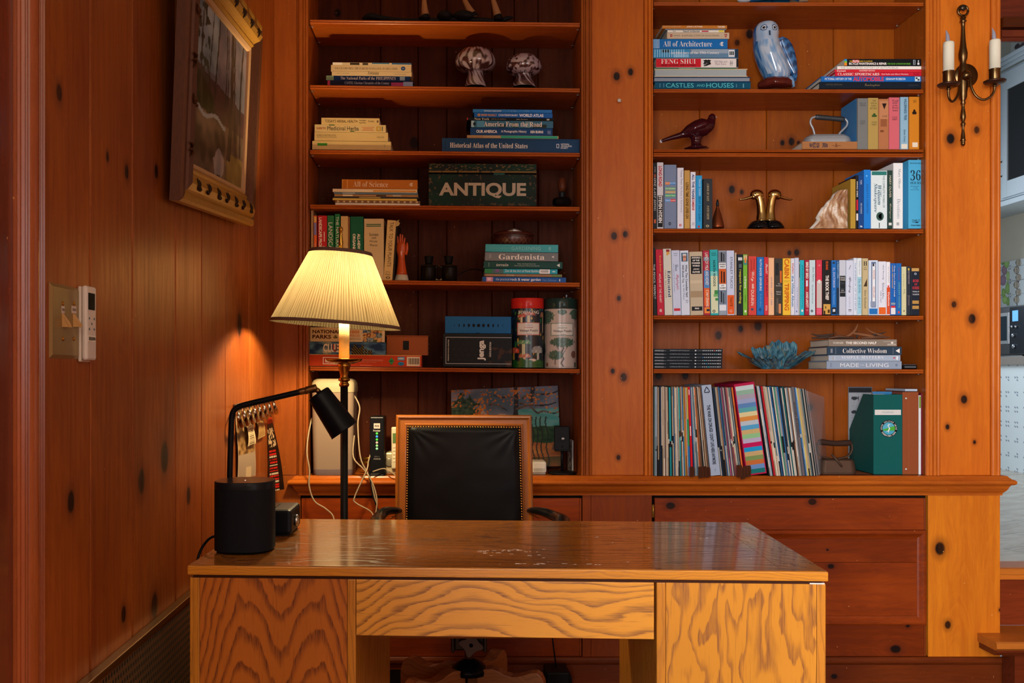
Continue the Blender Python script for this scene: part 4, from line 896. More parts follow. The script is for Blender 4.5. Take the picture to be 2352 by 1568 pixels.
v3(2088.5, 2111.5, 222, '#c07a22', 'orange novel with a dark floral emblem, last in the western row', [('ZANE', .55, .07, .36, .025, '#3a2410', 's', 'u'), ('GREY', .55, .10, .36, .025, '#3a2410', 's', 'u'), ('♣', .5, .30, .44, .12, '#2a1a10', 'b', 'u')], [(.3, .85, .87, .96, '#ded4bc')])
t = book(1842.5, 1969.2, 324.5, 342.3, '#9c6b42', 'worn brown novel West of the Pecos lying under the flat iron', [('WEST', .16, .5, .52, .055, '#1f2c48', 'B', 'q'), ('OF THE', .22, .5, .7, .055, '#1f2c48', 'B', 'q'), ('PECOS', .285, .5, .62, .05, '#1f2c48', 'B', 'q'), ('ZANE', .39, .5, .58, .05, '#1f2c48', 'B', 'q'), ('GREY', .44, .5, .54, .045, '#1f2c48', 'B', 'q'), ('~&~', .62, .5, .15, .5, '#6a3a24', 'c')], group=gI, Y=.026, dep=.14, o='h')
# ---- right bay, fourth shelf
gJ = 'music books at the left of the fourth shelf'
def v4(x0, x1, yt, *a, **k): g = k.pop('group', gJ); k.setdefault('dep', .15); return book(x0, x1, yt, 524.6, *a, group=g, Y=.028, **k)
v4(1499.8, 1508.8, 374, '#1e2124', 'black book One Last Song, first on the fourth shelf', [('ONE LAST SONG', .5, .48, .5, .55, '#d8d6d0', 'i'), ('AYERS', .5, .10, .09, .3, '#a8a8a6', 'n')], [(.25, .75, .86, .92, '#b85a3a'), (.25, .75, .17, .22, '#8a4a34')])
v4(1509.3, 1523.8, 372.7, '#c0bfc4', 'grey book Long Road with red title over a black lower half', [('LONG ROAD', .5, .21, .31, .55, '#c0282c', 'B'), ('STEVEN HYDEN', .5, .71, .41, .55, '#f2f0ec', 'B')], [(.08, .92, .5, .98, '#15171a')])
v4(1525.5, 1553.8, 378, '#6f7f9a', 'slate blue book with small coloured pill-shaped labels', [('Why Can\'t We', .5, .29, .8, .02, WH, 'b', 'u'), ('Our Questions', .5, .375, .8, .02, WH, 'b', 'u'), ('A Universe of', .5, .43, .8, .02, WH, 'b', 'u'), ('Musical Taste', .5, .485, .8, .02, WH, 'b', 'u'), ('Tom Cosson', .5, .56, .8, .02, WH, 'b', 'u'), ('o', .45, .925, .2, .05, '#20242c', 'b', 'u')], [(.08, .46, .272, .312, '#d8823a'), (.46, .92, .272, .312, '#4a8fd0'), (.08, .92, .355, .395, '#6fae7a'), (.08, .92, .41, .45, '#b09a5a'), (.08, .92, .465, .505, '#3fae6a'), (.08, .5, .54, .58, '#5a9ad8'), (.5, .92, .54, .58, '#d0403a')])
v4(1555.8, 1570.4, 385, '#cdd0dc', 'pale lavender book with small grey title', [("Tracey Thorn", .62, .16, .24, .34, '#4a4a56', 'n'), ("My Rock 'n' Roll Friend", .62, .52, .42, .34, '#8a8a96', 'n')], [(.3, .42, .925, .965, '#c0282c'), (.5, .62, .925, .965, '#c0282c')])
v4(1571.8, 1584.8, 391, '#b58f4e', 'gold book with carved-looking brown title', [('LONG TIME GONE LIVES ON', .5, .52, .62, .55, '#6a4a1e', 'B')])
v4(1586.4, 1597.8, 394.6, '#d4d8e2', 'white book with red and blue block title', [('ALL THE YEARS', .5, .26, .44, .5, '#2a4a8a', 'B'), ('COMBINE', .5, .57, .22, .5, '#c03a3a', 'B'), ('ONC', .5, .92, .06, .5, '#8a8a92', 'n')])
v4(1598.7, 1612.8, 402.8, '#2a94cc', 'bright cyan book Bedsit Disco Queen', [('TRACEY THORN', .6, .22, .32, .34, '#c8e4f2', 'n'), ('BEDSIT DISCO QUEEN', .55, .63, .46, .4, '#124a72', 'n')], [(.3, .62, .945, .985, '#c0342c')])
v4(1615.5, 1636.5, 410, '#2e3338', 'charcoal book A Book of Days by Patti Smith', [('A BOOK OF DAYS', .5, .27, .36, .26, '#c8b88a', 'i'), ('PATTI SMITH', .5, .68, .28, .26, '#c8b88a', 'i'), ('o', .45, .95, .35, .05, '#c8b88a', 'b', 'u')])
gK = 'poetry books at the right of the fourth shelf'
def v4b(*a, **k): return v4(*a, group=gK, **k)
v4b(1953.5, 1965.4, 411, '#a98a35', 'gold book with striped cover behind the petrified wood', dep=.17)
v4b(1966, 1971.6, 402, '#1d1c20', 'narrow black book with red band right of the gold one', [('WHO DIES', .5, .26, .3, .6, '#e8e4dc', 'b')], [(.1, .9, .46, .66, '#b8283a'), (.1, .9, .72, .85, '#d8d4cc')], hard=False, dep=.16)
v4b(1972, 1984, 404, '#1a4480', 'navy book with thin wavy lines right of the narrow black one', [('POEMS', .45, .12, .08, .4, '#c8d4e4', 'n'), ('EMILY DICKINSON', .5, .62, .2, .3, '#c8d4e4', 'n'), ('a', .5, .96, .5, .03, '#e8eef4', 'b', 'u')], dep=.155)
v4b(1984.4, 2000, 389.6, '#1f7ad0', 'bright blue book taller than the navy one beside it', [('EARTH KEEPER', .5, .5, .5, .25, '#2f5a94', 'n')], [(.3, .5, .09, .12, '#6ab4ec')], dep=.17)
v4b(2000.6, 2038, 392, '#cfe0e4', 'wide pale Shakespeare book with a round emblem and teal top', [('THE COMPLETE WORKS OF', .78, .36, .56, .13, '#4a5a60', 'n'), ('William', .52, .42, .34, .24, '#2a5a74', 'i'), ('Shakespeare', .27, .47, .50, .24, '#2a5a74', 'i'), ('●', .55, .79, .46, .15, '#3f5f58', 'b', 'u'), ('◖', .55, .79, .2, .10, '#b8ccc0', 'b', 'u')], [(.04, .96, .01, .075, '#2f7a72'), (.48, .53, .9, .99, '#3a4a50')], dep=.16)
v4b(2039, 2050.2, 391, '#26403a', 'narrow dark green book by Mary Oliver', [('MARY OLIVER', .5, .28, .38, .42, '#e4ddc4', 'n'), ('Citizen', .5, .70, .26, .4, '#d8d0b4', 'c')], [(.2, .8, .9, .945, '#d8dcd8')], dep=.16)
v4b(2052, 2074, 374, '#dbe2e8', 'tall white book Devotions by Mary Oliver', [('Mary Oliver', .6, .24, .30, .34, '#7a8a94', 's'), ('Devotions', .55, .70, .30, .36, '#9aa8b2', 's'), ('▣', .45, .93, .26, .04, '#20242a', 'b', 'u')], dep=.19)
v4b(2086.6, 2118.6, 367, '#4aa3cc', 'thick sky blue travel book with large 36 on its spine', [('36', .5, .225, .72, .15, '#15232e', 's', 'u'), ('HOURS', .5, .335, .76, .04, '#15232e', 's', 'u'), ('150 WEEKENDS', .45, .385, .6, .016, '#1d3442', 's', 'u'), ('IN THE', .5, .41, .3, .016, '#1d3442', 's', 'u'), ('USA & CANADA', .45, .435, .6, .016, '#1d3442', 's', 'u'), ('The New York Times', .5, .047, .8, .022, '#15232e', 'S', 'u'), ('✈', .52, .895, .6, .05, '#15232e', 'b', 'u'), ('TASCHEN', .5, .955, .68, .02, '#15232e', 'B', 'u')], dep=.21)
# ---- right bay, fifth shelf: the long row
gL = 'novels in the long row on the fifth shelf'
row = [
 (1501, 1509.5, 569, '#1d2024', 'black book The Pencil Perfect, first in the long row', [('THE PENCIL PERFECT', .5, .50, .52, .55, '#d8dcdc', 'n')], [], 1.6),
 (1510, 1526.3, 572.5, '#b0203a', 'red book Atlas of the Heart in the long row', [('Brené Brown', .62, .22, .25, .24, '#e0a24a', 'b'), ('ATLAS OF THE HEART', .5, .60, .42, .30, '#f2e8dc', 'n'), ('•', .5, .38, .02, .16, WH), ('@', .48, .93, .36, .045, '#f2e8dc', 'b', 'u')], [], 1.6),
 (1527, 1545.5, 571, '#c4c6ba', 'cream book titled Educated with a red pencil top', [('Educated', .66, .53, .40, .38, '#20406e', 'S'), ('TARA WESTOVER', .22, .53, .42, .2, '#b05a4a', 'n1.3')], [(.38, .80, .01, .045, '#8f2a2c'), (.42, .60, .045, .10, '#d09a3a'), (.62, .78, .045, .085, '#d09a3a')], 1.6),
 (1546.3, 1564.7, 574.5, '#b9c6dd', 'pale blue book with handwritten red title', [('Dear', .6, .27, .10, .4, '#3a4a5e', 'c'), ('Highlights', .62, .49, .24, .42, '#c03a48', 'c'), ('Amanda', .5, .045, .5, .02, '#4a5a74', 'n', 'u'), ('Lucas', .5, .075, .4, .02, '#4a5a74', 'n', 'u'), ('WHAT GREW IN THE DARK GARDENS', .22, .42, .44, .10, '#6a7a94', 'n')], [(.12, .9, .895, .935, '#c03040')], 1.6),
 (1565.6, 1585, 575, '#c3d0e2', 'pale blue comedy book with a small portrait at its top', [('What This Comedian Said', .70, .47, .50, .26, '#1d2838', 'b'), ('Will Shock You', .30, .36, .28, .26, '#1d2838', 'b'), ('by Bill Maher', .30, .65, .24, .24, '#5a7a9a', 'n'), ('♡', .68, .79, .3, .05, '#1d2838', 'n', 'u')], [(.14, .88, .035, .17, '#3a5f78'), (.30, .74, .05, .085, '#c8ccd0'), (.34, .70, .075, .16, '#c98f76'), (.38, .66, .095, .105, '#2a2a30')], 1.5),
 (1586, 1616.2, 577.6, '#b3a890', 'wide sandstone book Annals of the Former World with black label', [('ANNALS', .5, .095, .68, .026, WH, 'B', 'u'), ('OF THE', .5, .138, .52, .026, WH, 'B', 'u'), ('FORMER', .5, .18, .64, .026, WH, 'B', 'u'), ('WORLD', .5, .222, .56, .026, WH, 'B', 'u'), ('JOHN', .5, .278, .44, .026, WH, 'B', 'u'), ('McPHEE', .5, .32, .56, .026, WH, 'B', 'u'), ('FSG', .5, .895, .32, .024, WH, 'B', 'u')], [(.10, .92, .072, .35, '#1a1c20'), (.10, .92, .865, .93, '#1a1c20'), (.05, .95, .45, .5, '#c6baa0'), (.05, .95, .62, .72, '#a08c70')], 1.2),
 (1617, 1631.8, 575, '#a02a40', 'red, blue and orange book Land of Milk and Honey', [('LAND OF MILK', .55, .175, .28, .5, '#e8dcd4', 'b'), ('AND HONEY', .55, .43, .22, .5, '#e8e4e0', 'b'), ('C PAM ZHANG', .55, .74, .26, .42, '#f4ead8', 'b')], [(.08, .92, .31, .58, '#4a86c0'), (.08, .92, .1, .16, '#7a8aa0'), (.08, .92, .58, .86, '#d8662a'), (.08, .92, .88, .97, '#e08a3a'), (.4, .9, .905, .94, '#2a2440')], 1.0),
 (1632.5, 1650.8, 573, '#2fa3a8', 'turquoise topped book titled North Woods', [('NORTH WOODS', .52, .36, .40, .30, '#15323a', 'b'), ('DANIEL', .5, .055, .6, .02, '#15323a', 'n', 'u'), ('MASON', .5, .085, .6, .02, '#15323a', 'n', 'u'), ('o', .4, .94, .36, .045, '#3a4a3a', 'b', 'u')], [(.06, .94, .33, .40, '#7ac8c4'), (.06, .94, .40, .97, '#cfd6b4'), (.5, .94, .62, .70, '#3f8a4a'), (.6, .94, .74, .78, '#3f8a4a'), (.4, .94, .68, .72, '#6fae6a')], .9),
 (1651.5, 1669.3, 575, '#8a98a8', 'black and white photo-strip book with an orange panel', [('IN HOFFA\'S', .5, .215, .74, .022, '#1d2228', 'B', 'u'), ('SHADOW', .5, .25, .6, .022, '#1d2228', 'B', 'u'), ('JACK', .5, .545, .4, .02, '#1d2228', 'B', 'u'), ('GOLDSMITH', .5, .58, .8, .02, '#1d2228', 'B', 'u')], [(.05, .95, .02, .19, '#6f7a86'), (.3, .5, .03, .17, '#1d2026'), (.62, .75, .05, .17, '#24272c'), (.05, .95, .19, .28, '#e2e6e8'), (.05, .95, .285, .515, '#c85a1e'), (.3, .45, .32, .50, '#2a1612'), (.6, .8, .33, .50, '#3a1a12'), (.05, .95, .52, .61, '#e2e6e8'), (.05, .95, .615, .83, '#6f7f92'), (.25, .4, .63, .8, '#15181c'), (.55, .65, .66, .82, '#15181c'), (.05, .95, .84, .93, '#d6e0ea')], .6),
 (1670, 1687.6, 575, '#b9c6e0', 'lavender white Stanley Tucci book with orange foot', [('STANLEY TUCCI', .62, .34, .48, .30, '#1d2434', 'n'), ('TASTE', .55, .795, .145, .32, '#2a1410', 'n'), ('G', .5, .935, .34, .04, '#f2d8c8', 'n', 'u')], [(.06, .94, .69, .985, '#d8591f')], .5),
 (1688.3, 1692.3, 580, '#b3a694', 'very thin beige booklet right of the orange footed book', [], [], .2),
 (1693.3, 1706.3, 583.7, '#1e262e', 'black book Respect for Acting with yellow lettering', [('respect for acting', .52, .53, .56, .5, '#d8d23a', 'b')], [(.15, .9, .05, .10, '#c8d0d4'), (.3, .8, .16, .22, '#5a6468')], 0),
 (1707, 1717, 584, '#6fae3a', 'lime green book with picture top, between black and coral books', [('a-frame', .5, .46, .2, .5, '#eef4e4', 'b'), ('CHAD RANDL', .5, .73, .13, .3, '#3a6a24', 'n')], [(.08, .92, .015, .09, '#c8b48a'), (.08, .92, .09, .17, '#3f8a8a'), (.3, .7, .06, .14, '#e0802a'), (.3, .7, .92, .955, '#e8f0e0')], 0),
 (1719, 1737.6, 588, '#c4443c', 'coral red book Lily and Dunkin', [('Lily', .5, .34, .18, .42, '#f4ece0', 'c'), ('AND', .55, .51, .09, .26, '#f4ece0', 'B'), ('DUNKIN', .5, .705, .26, .36, '#f4ece0', 'n'), ('DONNA', .7, .14, .18, .22, '#8a2a2c', 'n'), ('GEPHART', .35, .16, .22, .22, '#8a2a2c', 'n')], [(.0, .06, .02, .98, '#2f8a7a'), (.32, .62, .885, .92, '#3a4a68')], 0),
 (1738.6, 1754.8, 590, '#1f6ab4', 'blue Ruth Bader Ginsburg biography in the long row', [('RUTH BADER GINSBURG', .52, .31, .54, .30, '#dce8f2', 'b'), ('By Jane Rosen', .5, .74, .22, .26, '#7ab0e0', 'i')], [(.3, .6, .88, .93, '#164a84')], 0),
 (1755.4, 1764.8, 590, '#c23340', 'narrow red book with white script title', [('Small', .6, .2, .17, .55, '#f2e8e2', 'c'), ("SLIM'S BEAUTY", .6, .50, .38, .5, '#4a1018', 'n'), ('PETRA', .5, .88, .09, .4, '#f2e8e2', 'n')], [], 0),
 (1765.4, 1778.4, 591.7, '#e0b48a', 'peach coloured book in the long row', [('WHERE I LEFT HER', .5, .58, .5, .26, '#8a86b0', 'n')], [], 0),
 (1779.6, 1797.4, 593, '#3c3a34', 'dark brown forest book with orange strips', [('The', .55, .45, .3, .02, WH, 'n', 'u'), ('Overstory', .5, .485, .74, .024, WH, 'n', 'u'), ('Richard', .5, .59, .6, .022, WH, 'n', 'u'), ('Powers', .5, .63, .56, .022, WH, 'n', 'u')], [(.66, .92, .22, .43, '#c8662a'), (.08, .5, .08, .3, '#24262a'), (.2, .45, .7, .95, '#5a5248'), (.5, .8, .8, .97, '#d08a5a')], 0),
 (1798, 1816, 593, '#e2b93a', 'yellow book titled Cabin Tripping', [('CABIN', .5, .18, .34, .64, '#d8721f', 'B'), ('TRIPPING', .5, .68, .48, .60, '#d8721f', 'B')], [(.1, .9, .395, .40, '#8a7020'), (.2, .8, .415, .418, '#8a7020')], 0),
 (1816.6, 1825, 593, '#cdd3df', 'white book with blue vertical title right of the yellow one', [('Dylan', .5, .18, .18, .6, '#b83a4a', 'b'), ('the White Album', .5, .58, .55, .6, '#2a7ab0', 'b')], [], 0),
 (1825.5, 1835, 591.7, '#bcc6dc', 'plain pale blue white book second right of the yellow one', [('THE HUNDREDS', .6, .7, .38, .25, '#8a96b4', 'n')], [(.3, .6, .92, .95, '#6a7ab0')], 0),
 (1835.3, 1837.2, 600, '#b8b2a2', 'sliver of a cream booklet left of the cyan book', [], [(.1, .9, .05, .3, '#1d2028')], 0),
 (1837.6, 1847.4, 597, '#25aec0', 'cyan Joan Didion book', [('JOAN DIDION', .5, .23, .28, .5, '#1a7a90', 'b'), ('the year of magical thinking', .5, .63, .46, .35, '#148094', 'n'), ('●', .5, .92, .5, .045, WH, 'b', 'u')], [], 0),
 (1849, 1858.4, 596.5, '#a0203a', 'crimson book Bird by Bird', [('BIRD BY BIRD', .5, .19, .30, .62, '#f2e8dc', 'B'), ('ANNE LAMOTT', .5, .72, .29, .6, '#f2e8dc', 'B'), ('o', .5, .91, .4, .035, '#e0a8b0', 'n', 'u')], [(.25, .7, .37, .48, '#cfd8e4'), (.42, .54, .48, .55, '#d8a04a')], 0),
 (1859.2, 1872.8, 597, '#b9cfd8', 'pale aqua book Just Mercy', [('Just Mercy', .62, .26, .27, .4, '#3f6a74', 's'), ('Bryan Stevenson', .5, .62, .34, .34, '#5a8590', 's'), ('o', .4, .925, .4, .045, '#1f3a44', 'B', 'u')], [], 0),
 (1875, 1888.4, 596.5, '#c63a4c', 'red topped pale grey book with pink foot', [('· LIVES ·', .5, .1, .5, .03, '#f0c8cc', 'n', 'u')], [(.06, .94, .38, .87, '#c2bcb8'), (.3, .7, .36, .42, '#dcd8d4'), (.06, .94, .875, .985, '#d8607a')], 0),
 (1889.6, 1908.8, 597, '#1f1e20', 'black book The Book Thief with a yellow house at its foot', [('ZUSAK', .5, .10, .17, .28, '#d85a24', 'B'), ('THE BOOK THIEF', .52, .50, .45, .40, '#f2eee6', 'B')], [(.08, .92, .80, .985, '#c8a050'), (.12, .3, .92, .985, '#2a1c12'), (.6, .85, .90, .96, '#4a3018'), (.3, .4, .84, .88, '#2a1c12')], 0),
 (1910, 1921, 597.3, '#1f68b4', 'bright blue novel by Doctorow', [('E.L. DOCTOROW', .5, .32, .36, .42, '#e8eef4', 'n'), ('The Waterworks', .5, .68, .26, .34, '#8ac0e8', 'n')], [(.2, .7, .03, .065, '#2a3a4c'), (.06, .94, .86, .985, '#16222e'), (.25, .75, .89, .94, '#c8d4dc')], 0),
 (1921.4, 1927.4, 597.3, '#24588c', 'narrow navy book right of the bright blue novel', [('A MIGHTY LONG', .5, .18, .30, .6, '#a8d4f0', 'n')], [(.08, .92, .5, .98, '#1c3248')], 0),
 (1928, 1942.8, 597, '#b9c2d0', 'grey book Dead Wake with a black centre panel', [('DEAD', .5, .32, .74, .03, WH, 'n', 'u'), ('WAKE', .5, .36, .76, .03, WH, 'n', 'u'), ('ERIK', .5, .55, .44, .02, '#c8ccd0', 'n', 'u'), ('LARSON', .5, .585, .8, .022, '#c8ccd0', 'n', 'u')], [(.06, .94, .285, .665, '#20262c'), (.2, .8, .41, .412, '#8a9298'), (.25, .75, .43, .432, '#8a9298'), (.25, .75, .52, .522, '#8a9298')], 0),
 (1943.5, 1960.4, 597.5, '#c3cee0', 'pale book with handwritten signature title', [('Sweeping', .48, .46, .26, .42, '#3a3448', 'c'), ('THE STORY OF', .45, .76, .2, .2, '#a8b2c4', 'n'), ('Me', .5, .32, .3, .05, '#5a4458', 'c', 'u'), ('⟋', .5, .13, .3, .08, '#20222a', 'b', 'u'), ('▩', .5, .92, .36, .05, '#20222a', 'b', 'u')], [], 0),
 (1960.8, 1968.2, 592, '#c9d6ea', 'slim white book with tiny blue vertical text', [('THE EMPEROR OF THE MIND', .5, .5, .84, .3, '#4a6ab0', 'n')], [], 0),
 (1968.8, 1979.3, 592.4, '#cfdce6', 'white and sky blue book The Book of Salt', [('MONIQUE TRUONG', .5, .17, .24, .3, '#8a96a4', 'n'), ('The BOOK', .5, .49, .26, .5, '#4a86a0', 's'), ('of SALT', .5, .78, .20, .5, '#4a86a0', 's')], [(.06, .94, .33, .985, '#9ccce0')], 0),
 (1980.5, 1994.2, 593, '#b9ac84', 'tan book H is for Hawk', [('H', .5, .09, .60, .075, '#20201c', 'S', 'u'), ('is for', .5, .155, .46, .022, '#20201c', 's', 'u'), ('Hawk', .5, .19, .56, .024, '#20201c', 's', 'u'), ('Helen Macdonald', .5, .72, .32, .34, '#2a2a24', 's'), ('◢', .5, .425, .6, .14, '#4a3828', 'b', 'u')], [(0, .05, .02, .98, '#1f2a3a')], 0),
 (1995.2, 2016.6, 597.4, '#c2d2ea', 'wide white book with blue framed picture and blue foot', [('THE MOONS', .55, .26, .17, .24, '#c87a5a', 'n'), ('HIDDEN LAKE', .55, .58, .2, .24, '#c87a5a', 'n')], [(.28, .78, .03, .86, '#5a6f94'), (.38, .70, .06, .84, '#dfe6f0'), (.42, .6, .06, .11, '#2a3040'), (.2, .72, .75, .85, '#8a98b0'), (.06, .94, .88, .985, '#2470b8')], 0),
 (2017.5, 2035.6, 600, '#cfd6e4', 'white book with handwritten letters title and orange foot', [('Neal Cassady', .6, .20, .28, .24, '#3a4468', 'c'), ('Collected Letters', .62, .55, .30, .26, '#3a4468', 'c'), ('1944-1967', .30, .66, .22, .2, '#8a90a8', 'n')], [(.06, .94, .855, .985, '#d8662a')], 0),
 (2036.2, 2044.8, 601, '#d9dde4', 'white topped orange book right of the letters book', [('AMY KAUFMAN', .5, .24, .3, .3, '#a0a4b0', 'n'), ('Dyslexia', .5, .70, .26, .55, '#f6efe8', 'b')], [(.06, .94, .48, .985, '#d0532c'), (.3, .7, .44, .48, '#c8485a')], 0),
 (2045.3, 2057.8, 604.3, '#1d5fae', 'royal blue essay book with white and yellow title', [("They Can't Kill Us Until", .72, .34, .60, .26, WH, 'b'), ('HANIF ABDURRAQIB', .33, .26, .44, .24, '#d8b23a', 'b')], [(.1, .9, .76, .80, '#8a9aa4'), (.1, .9, .82, .86, '#c8303a'), (.08, .92, .86, .985, '#d8dde0')], 0),
 (2058.4, 2070.6, 604.3, '#1f62aa', 'blue paperback with pale green title right of the essay book', [('MARY OLIVER', .5, .20, .24, .26, '#9a4a6a', 'n'), ('DREAM WORK', .55, .62, .5, .3, '#7ac0a8', 'n')], [(.35, .65, .925, .965, '#d8402c')], 0),
 (2071.2, 2082, 612, '#c3c49c', 'shorter pale olive book near the right end of the long row', [('Z', .5, .52, .4, .1, '#6a6a48', 'c', 'u'), ('Joy Harjo', .4, .28, .26, .3, '#a0a07c', 'n')], [(.35, .6, .90, .93, '#6a6a50')], 0),
 (2082.5, 2091.8, 611.3, '#2c333c', 'charcoal book with small yellow emblem near the right end', [('HOLD THE BACK DOOR', .5, .22, .28, .4, '#b8a8ac', 'n'), ('COUGHLIN', .5, .7, .2, .36, '#9a8c92', 'n')], [(.3, .7, .04, .08, '#c8b03a'), (.1, .9, .605, .61, '#8a8c92')], 0),
 (2092.6, 2112, 615.5, '#1d2632', 'black crime book Boss of Bosses with red title, last in the long row', [('BOSS', .55, .27, .70, .06, '#c03a44', 'B', 'u'), ('OF', .55, .345, .36, .045, '#c03a44', 'B', 'u'), ('BOSSES', .55, .42, .80, .06, '#c03a44', 'B', 'u'), ('THE FALL OF', .55, .50, .8, .03, '#c8ccd0', 'B', 'u'), ('THE GODFATHER', .55, .56, .8, .03, '#c8ccd0', 'B', 'u'), ('o', .5, .12, .3, .05, '#a8b4c0', 'B', 'u')], [(.06, .94, .0, .065, '#c09a5a'), (.14, .92, .69, .76, '#b08a4a'), (.14, .92, .80, .87, '#b08a4a')], 0),
]
for (a, b, yt, col, lb, T, mk, ln) in row:
    off = 0
    t = book(a, b, yt, 723.4, col, lb, T, mk, gL, Y=.024, dep=.14, lean=-R(ln) * 1.0, hard=(b - a) > 16)
# ---- right bay, sixth shelf
gM = 'black magazines at the left of the sixth shelf'
ords = ['topmost of the six', 'second from the top of the six', 'third from the top of the six', 'fourth from the top of the six', 'fifth from the top of the six', 'lowest of the six']
mid = ['SEPTEMBER 2023 | ISSUE 166 | Design Special', 'OCTOBER 2023 | ISSUE 168 | Design Special', 'JUNE 2023 | ISSUE 164 | Art Special', 'DECEMBER/JANUARY 2023 | ISSUE 159 | Soft Power Survey', 'OCTOBER 2023 | ISSUE 167 | Design Special', 'NOVEMBER 2022 | ISSUE 158 | Hotel Fashion']
zz = [800.8, 809.5, 817.0, 824.3, 831.4, 838.8, 846.2]
for i in range(6):
    mk = [(.712 + k * .027, .726 + k * .027, .36, .60, '#c8d4dc') for k in range(9)] + [(.60, .622, .34, .62, '#c8d4dc'), (.635, .70, .46, .50, '#9aa8b4')]
    mk.append((.712 + (6 + i) % 8 * .027, .726 + (6 + i) % 8 * .027, .33, .64, ['#d06a6a', '#5ab4d8', '#4a90c8', '#5ac8e0', '#4ab0e0', '#3ac8d8'][i]))
    book(1500, 1660 - i * .3, zz[i], zz[i + 1] - .2, '#121a22', 'black magazine with small white spine print, ' + ords[i], [('MONOCLE —', .105, .48, .16, .40, '#c8d0d8', 'b'), (mid[i], .38, .48, .36 if i == 3 else .28, .34, '#b8c4d0', 'n'), ('ISSUE', .955, .48, .05, .34, '#c8d0d8', 'b')], mk, gM, Y=.026, dep=.19, o='h', hard=False, cat='magazine', name='magazine', round_=.0004)
gN = 'grey design books right of the blue leaf bowl'
def h6(*a, **k): return book(*a, group=gN, Y=.026, o='h', dep=.19, **k)
h6(1903, 2060, 779, 795.3, '#7d7468', 'taupe book The Second Half carrying the driftwood', [('WARNER', .14, .5, .155, .30, '#e4ddd2', 'n'), ('THE SECOND HALF', .475, .5, .45, .36, '#f4f0e8', 'B'), ('8', .93, .48, .035, .30, '#f4f0e8', 'B')], [(.80, .99, .25, .38, '#9a9288'), (.86, .99, .6, .85, '#a49c92')])
h6(1899.5, 2071, 795.8, 814.8, '#2a3d50', 'dark slate book Collective Wisdom with white triangle', [('Collective Wisdom', .505, .5, .59, .56, '#f4f2ec', 's'), ('◄', .945, .5, .055, .58, '#f4f2ec', 'b')], [(.05, .055, .25, .75, '#c8ccd0'), (.065, .07, .25, .75, '#c8ccd0'), (.115, .118, .12, .88, '#8a98a4'), (.885, .888, .12, .88, '#8a98a4')])
h6(1903, 2068, 815.2, 828.8, '#98a9bc', 'pale blue grey book Simple Matters', [('SIMPLE MATTERS', .47, .36, .58, .48, '#eef2f6', 's1.2'), ('LIVING WITH LESS AND ENDING UP WITH MORE', .45, .78, .5, .12, '#c8d4e0', 'n')], [(.085, .088, .08, .92, '#c8d4e0'), (.06, .065, .3, .7, '#b08a5a'), (.90, .93, .38, .55, '#c03040'), (.945, .965, .2, .8, '#dce6ee')])
h6(1898.5, 2071, 829, 847.3, '#8394a8', 'blue grey book Made for Living, bottom of the design stack', [('MADE', .305, .5, .25, .48, '#e4eaf0', 'n'), ('FOR', .475, .5, .05, .2, '#c8d4e0', 'n'), ('LIVING', .675, .5, .30, .48, '#e4eaf0', 'n'), ('o', .93, .5, .025, .3, '#5a6a80', 'b')], [(.05, .054, .2, .8, '#5f7088'), (.065, .069, .2, .8, '#5f7088')])
# ================================================================ helpers for shaped things
from mathutils import noise as _n
def nz(x, y, z=0.0): return _n.noise((x, y, z))
def mixc(a, b, t):
    t = max(0.0, min(1.0, t)); return tuple(a[i] * (1 - t) + b[i] * t for i in range(3))
def hx(c): c = c.lstrip('#'); return tuple(int(c[i:i+2], 16) / 255 for i in (0, 2, 4))
def revolve(mb, prof, org, m, colf, nu=64, sub=3, smooth=True, rot=None):
    """surface of revolution with printed colours; prof = (r, z) list, colf(angle 0..1, t 0..1)."""
    org = Vector(org); N = (len(prof) - 1) * sub
    def pr(t):
        k = t * (len(prof) - 1); i = min(int(k), len(prof) - 2); f = k - i
        p0 = prof[max(i - 1, 0)]; p1 = prof[i]; p2 = prof[i + 1]; p3 = prof[min(i + 2, len(prof) - 1)]
        def cr(a, b, c, d): return .5 * (2 * b + (c - a) * f + (2 * a - 5 * b + 4 * c - d) * f * f + (3 * b - a - 3 * c + d) * f ** 3)
        return max(cr(p0[0], p1[0], p2[0], p3[0]), 1e-4), cr(p0[1], p1[1], p2[1], p3[1])
    def pos(u, v):
        r, z = pr(v); a = 2 * PI * u
        q = Vector((-r * math.sin(a), r * math.cos(a), z))
        return org + (rot @ q if rot is not None else q)
    return mb.raster(nu, N, pos, colf, m, smooth)
def loft(mb, secs, m, seg=28, colf=None, sub=3):
    """secs = (cx, cy, z, rx, ry); colf(angle, t)."""
    n = len(secs)
    def at(t):
        k = t * (n - 1); i = min(int(k), n - 2); f = k - i
        P0, P1, P2, P3 = secs[max(i - 1, 0)], secs[i], secs[i + 1], secs[min(i + 2, n - 1)]
        return [.5 * (2 * b + (c - a) * f + (2 * a - 5 * b + 4 * c - d) * f * f + (3 * b - a - 3 * c + d) * f ** 3) for a, b, c, d in zip(P0, P1, P2, P3)]
    def pos(u, v):
        cx, cy, z, rx, ry = at(v); a = 2 * PI * u
        return Vector((cx - max(rx, 1e-4) * math.sin(a), cy + max(ry, 1e-4) * math.cos(a), z))
    if colf: mb.raster(seg, (n - 1) * sub, pos, colf, m, True)
    else:
        nv = (n - 1) * sub; vs = [tuple(pos(i / seg, j / nv)) for j in range(nv + 1) for i in range(seg)]
        fs = [(j * seg + i, j * seg + (i + 1) % seg, (j + 1) * seg + (i + 1) % seg, (j + 1) * seg + i) for j in range(nv) for i in range(seg)]
        fs += [tuple(range(seg)), tuple(nv * seg + i for i in range(seg))]
        mb.add(vs, fs, m, True)
    return mb
def sz(py, Y=.03): return zy(py, Y)
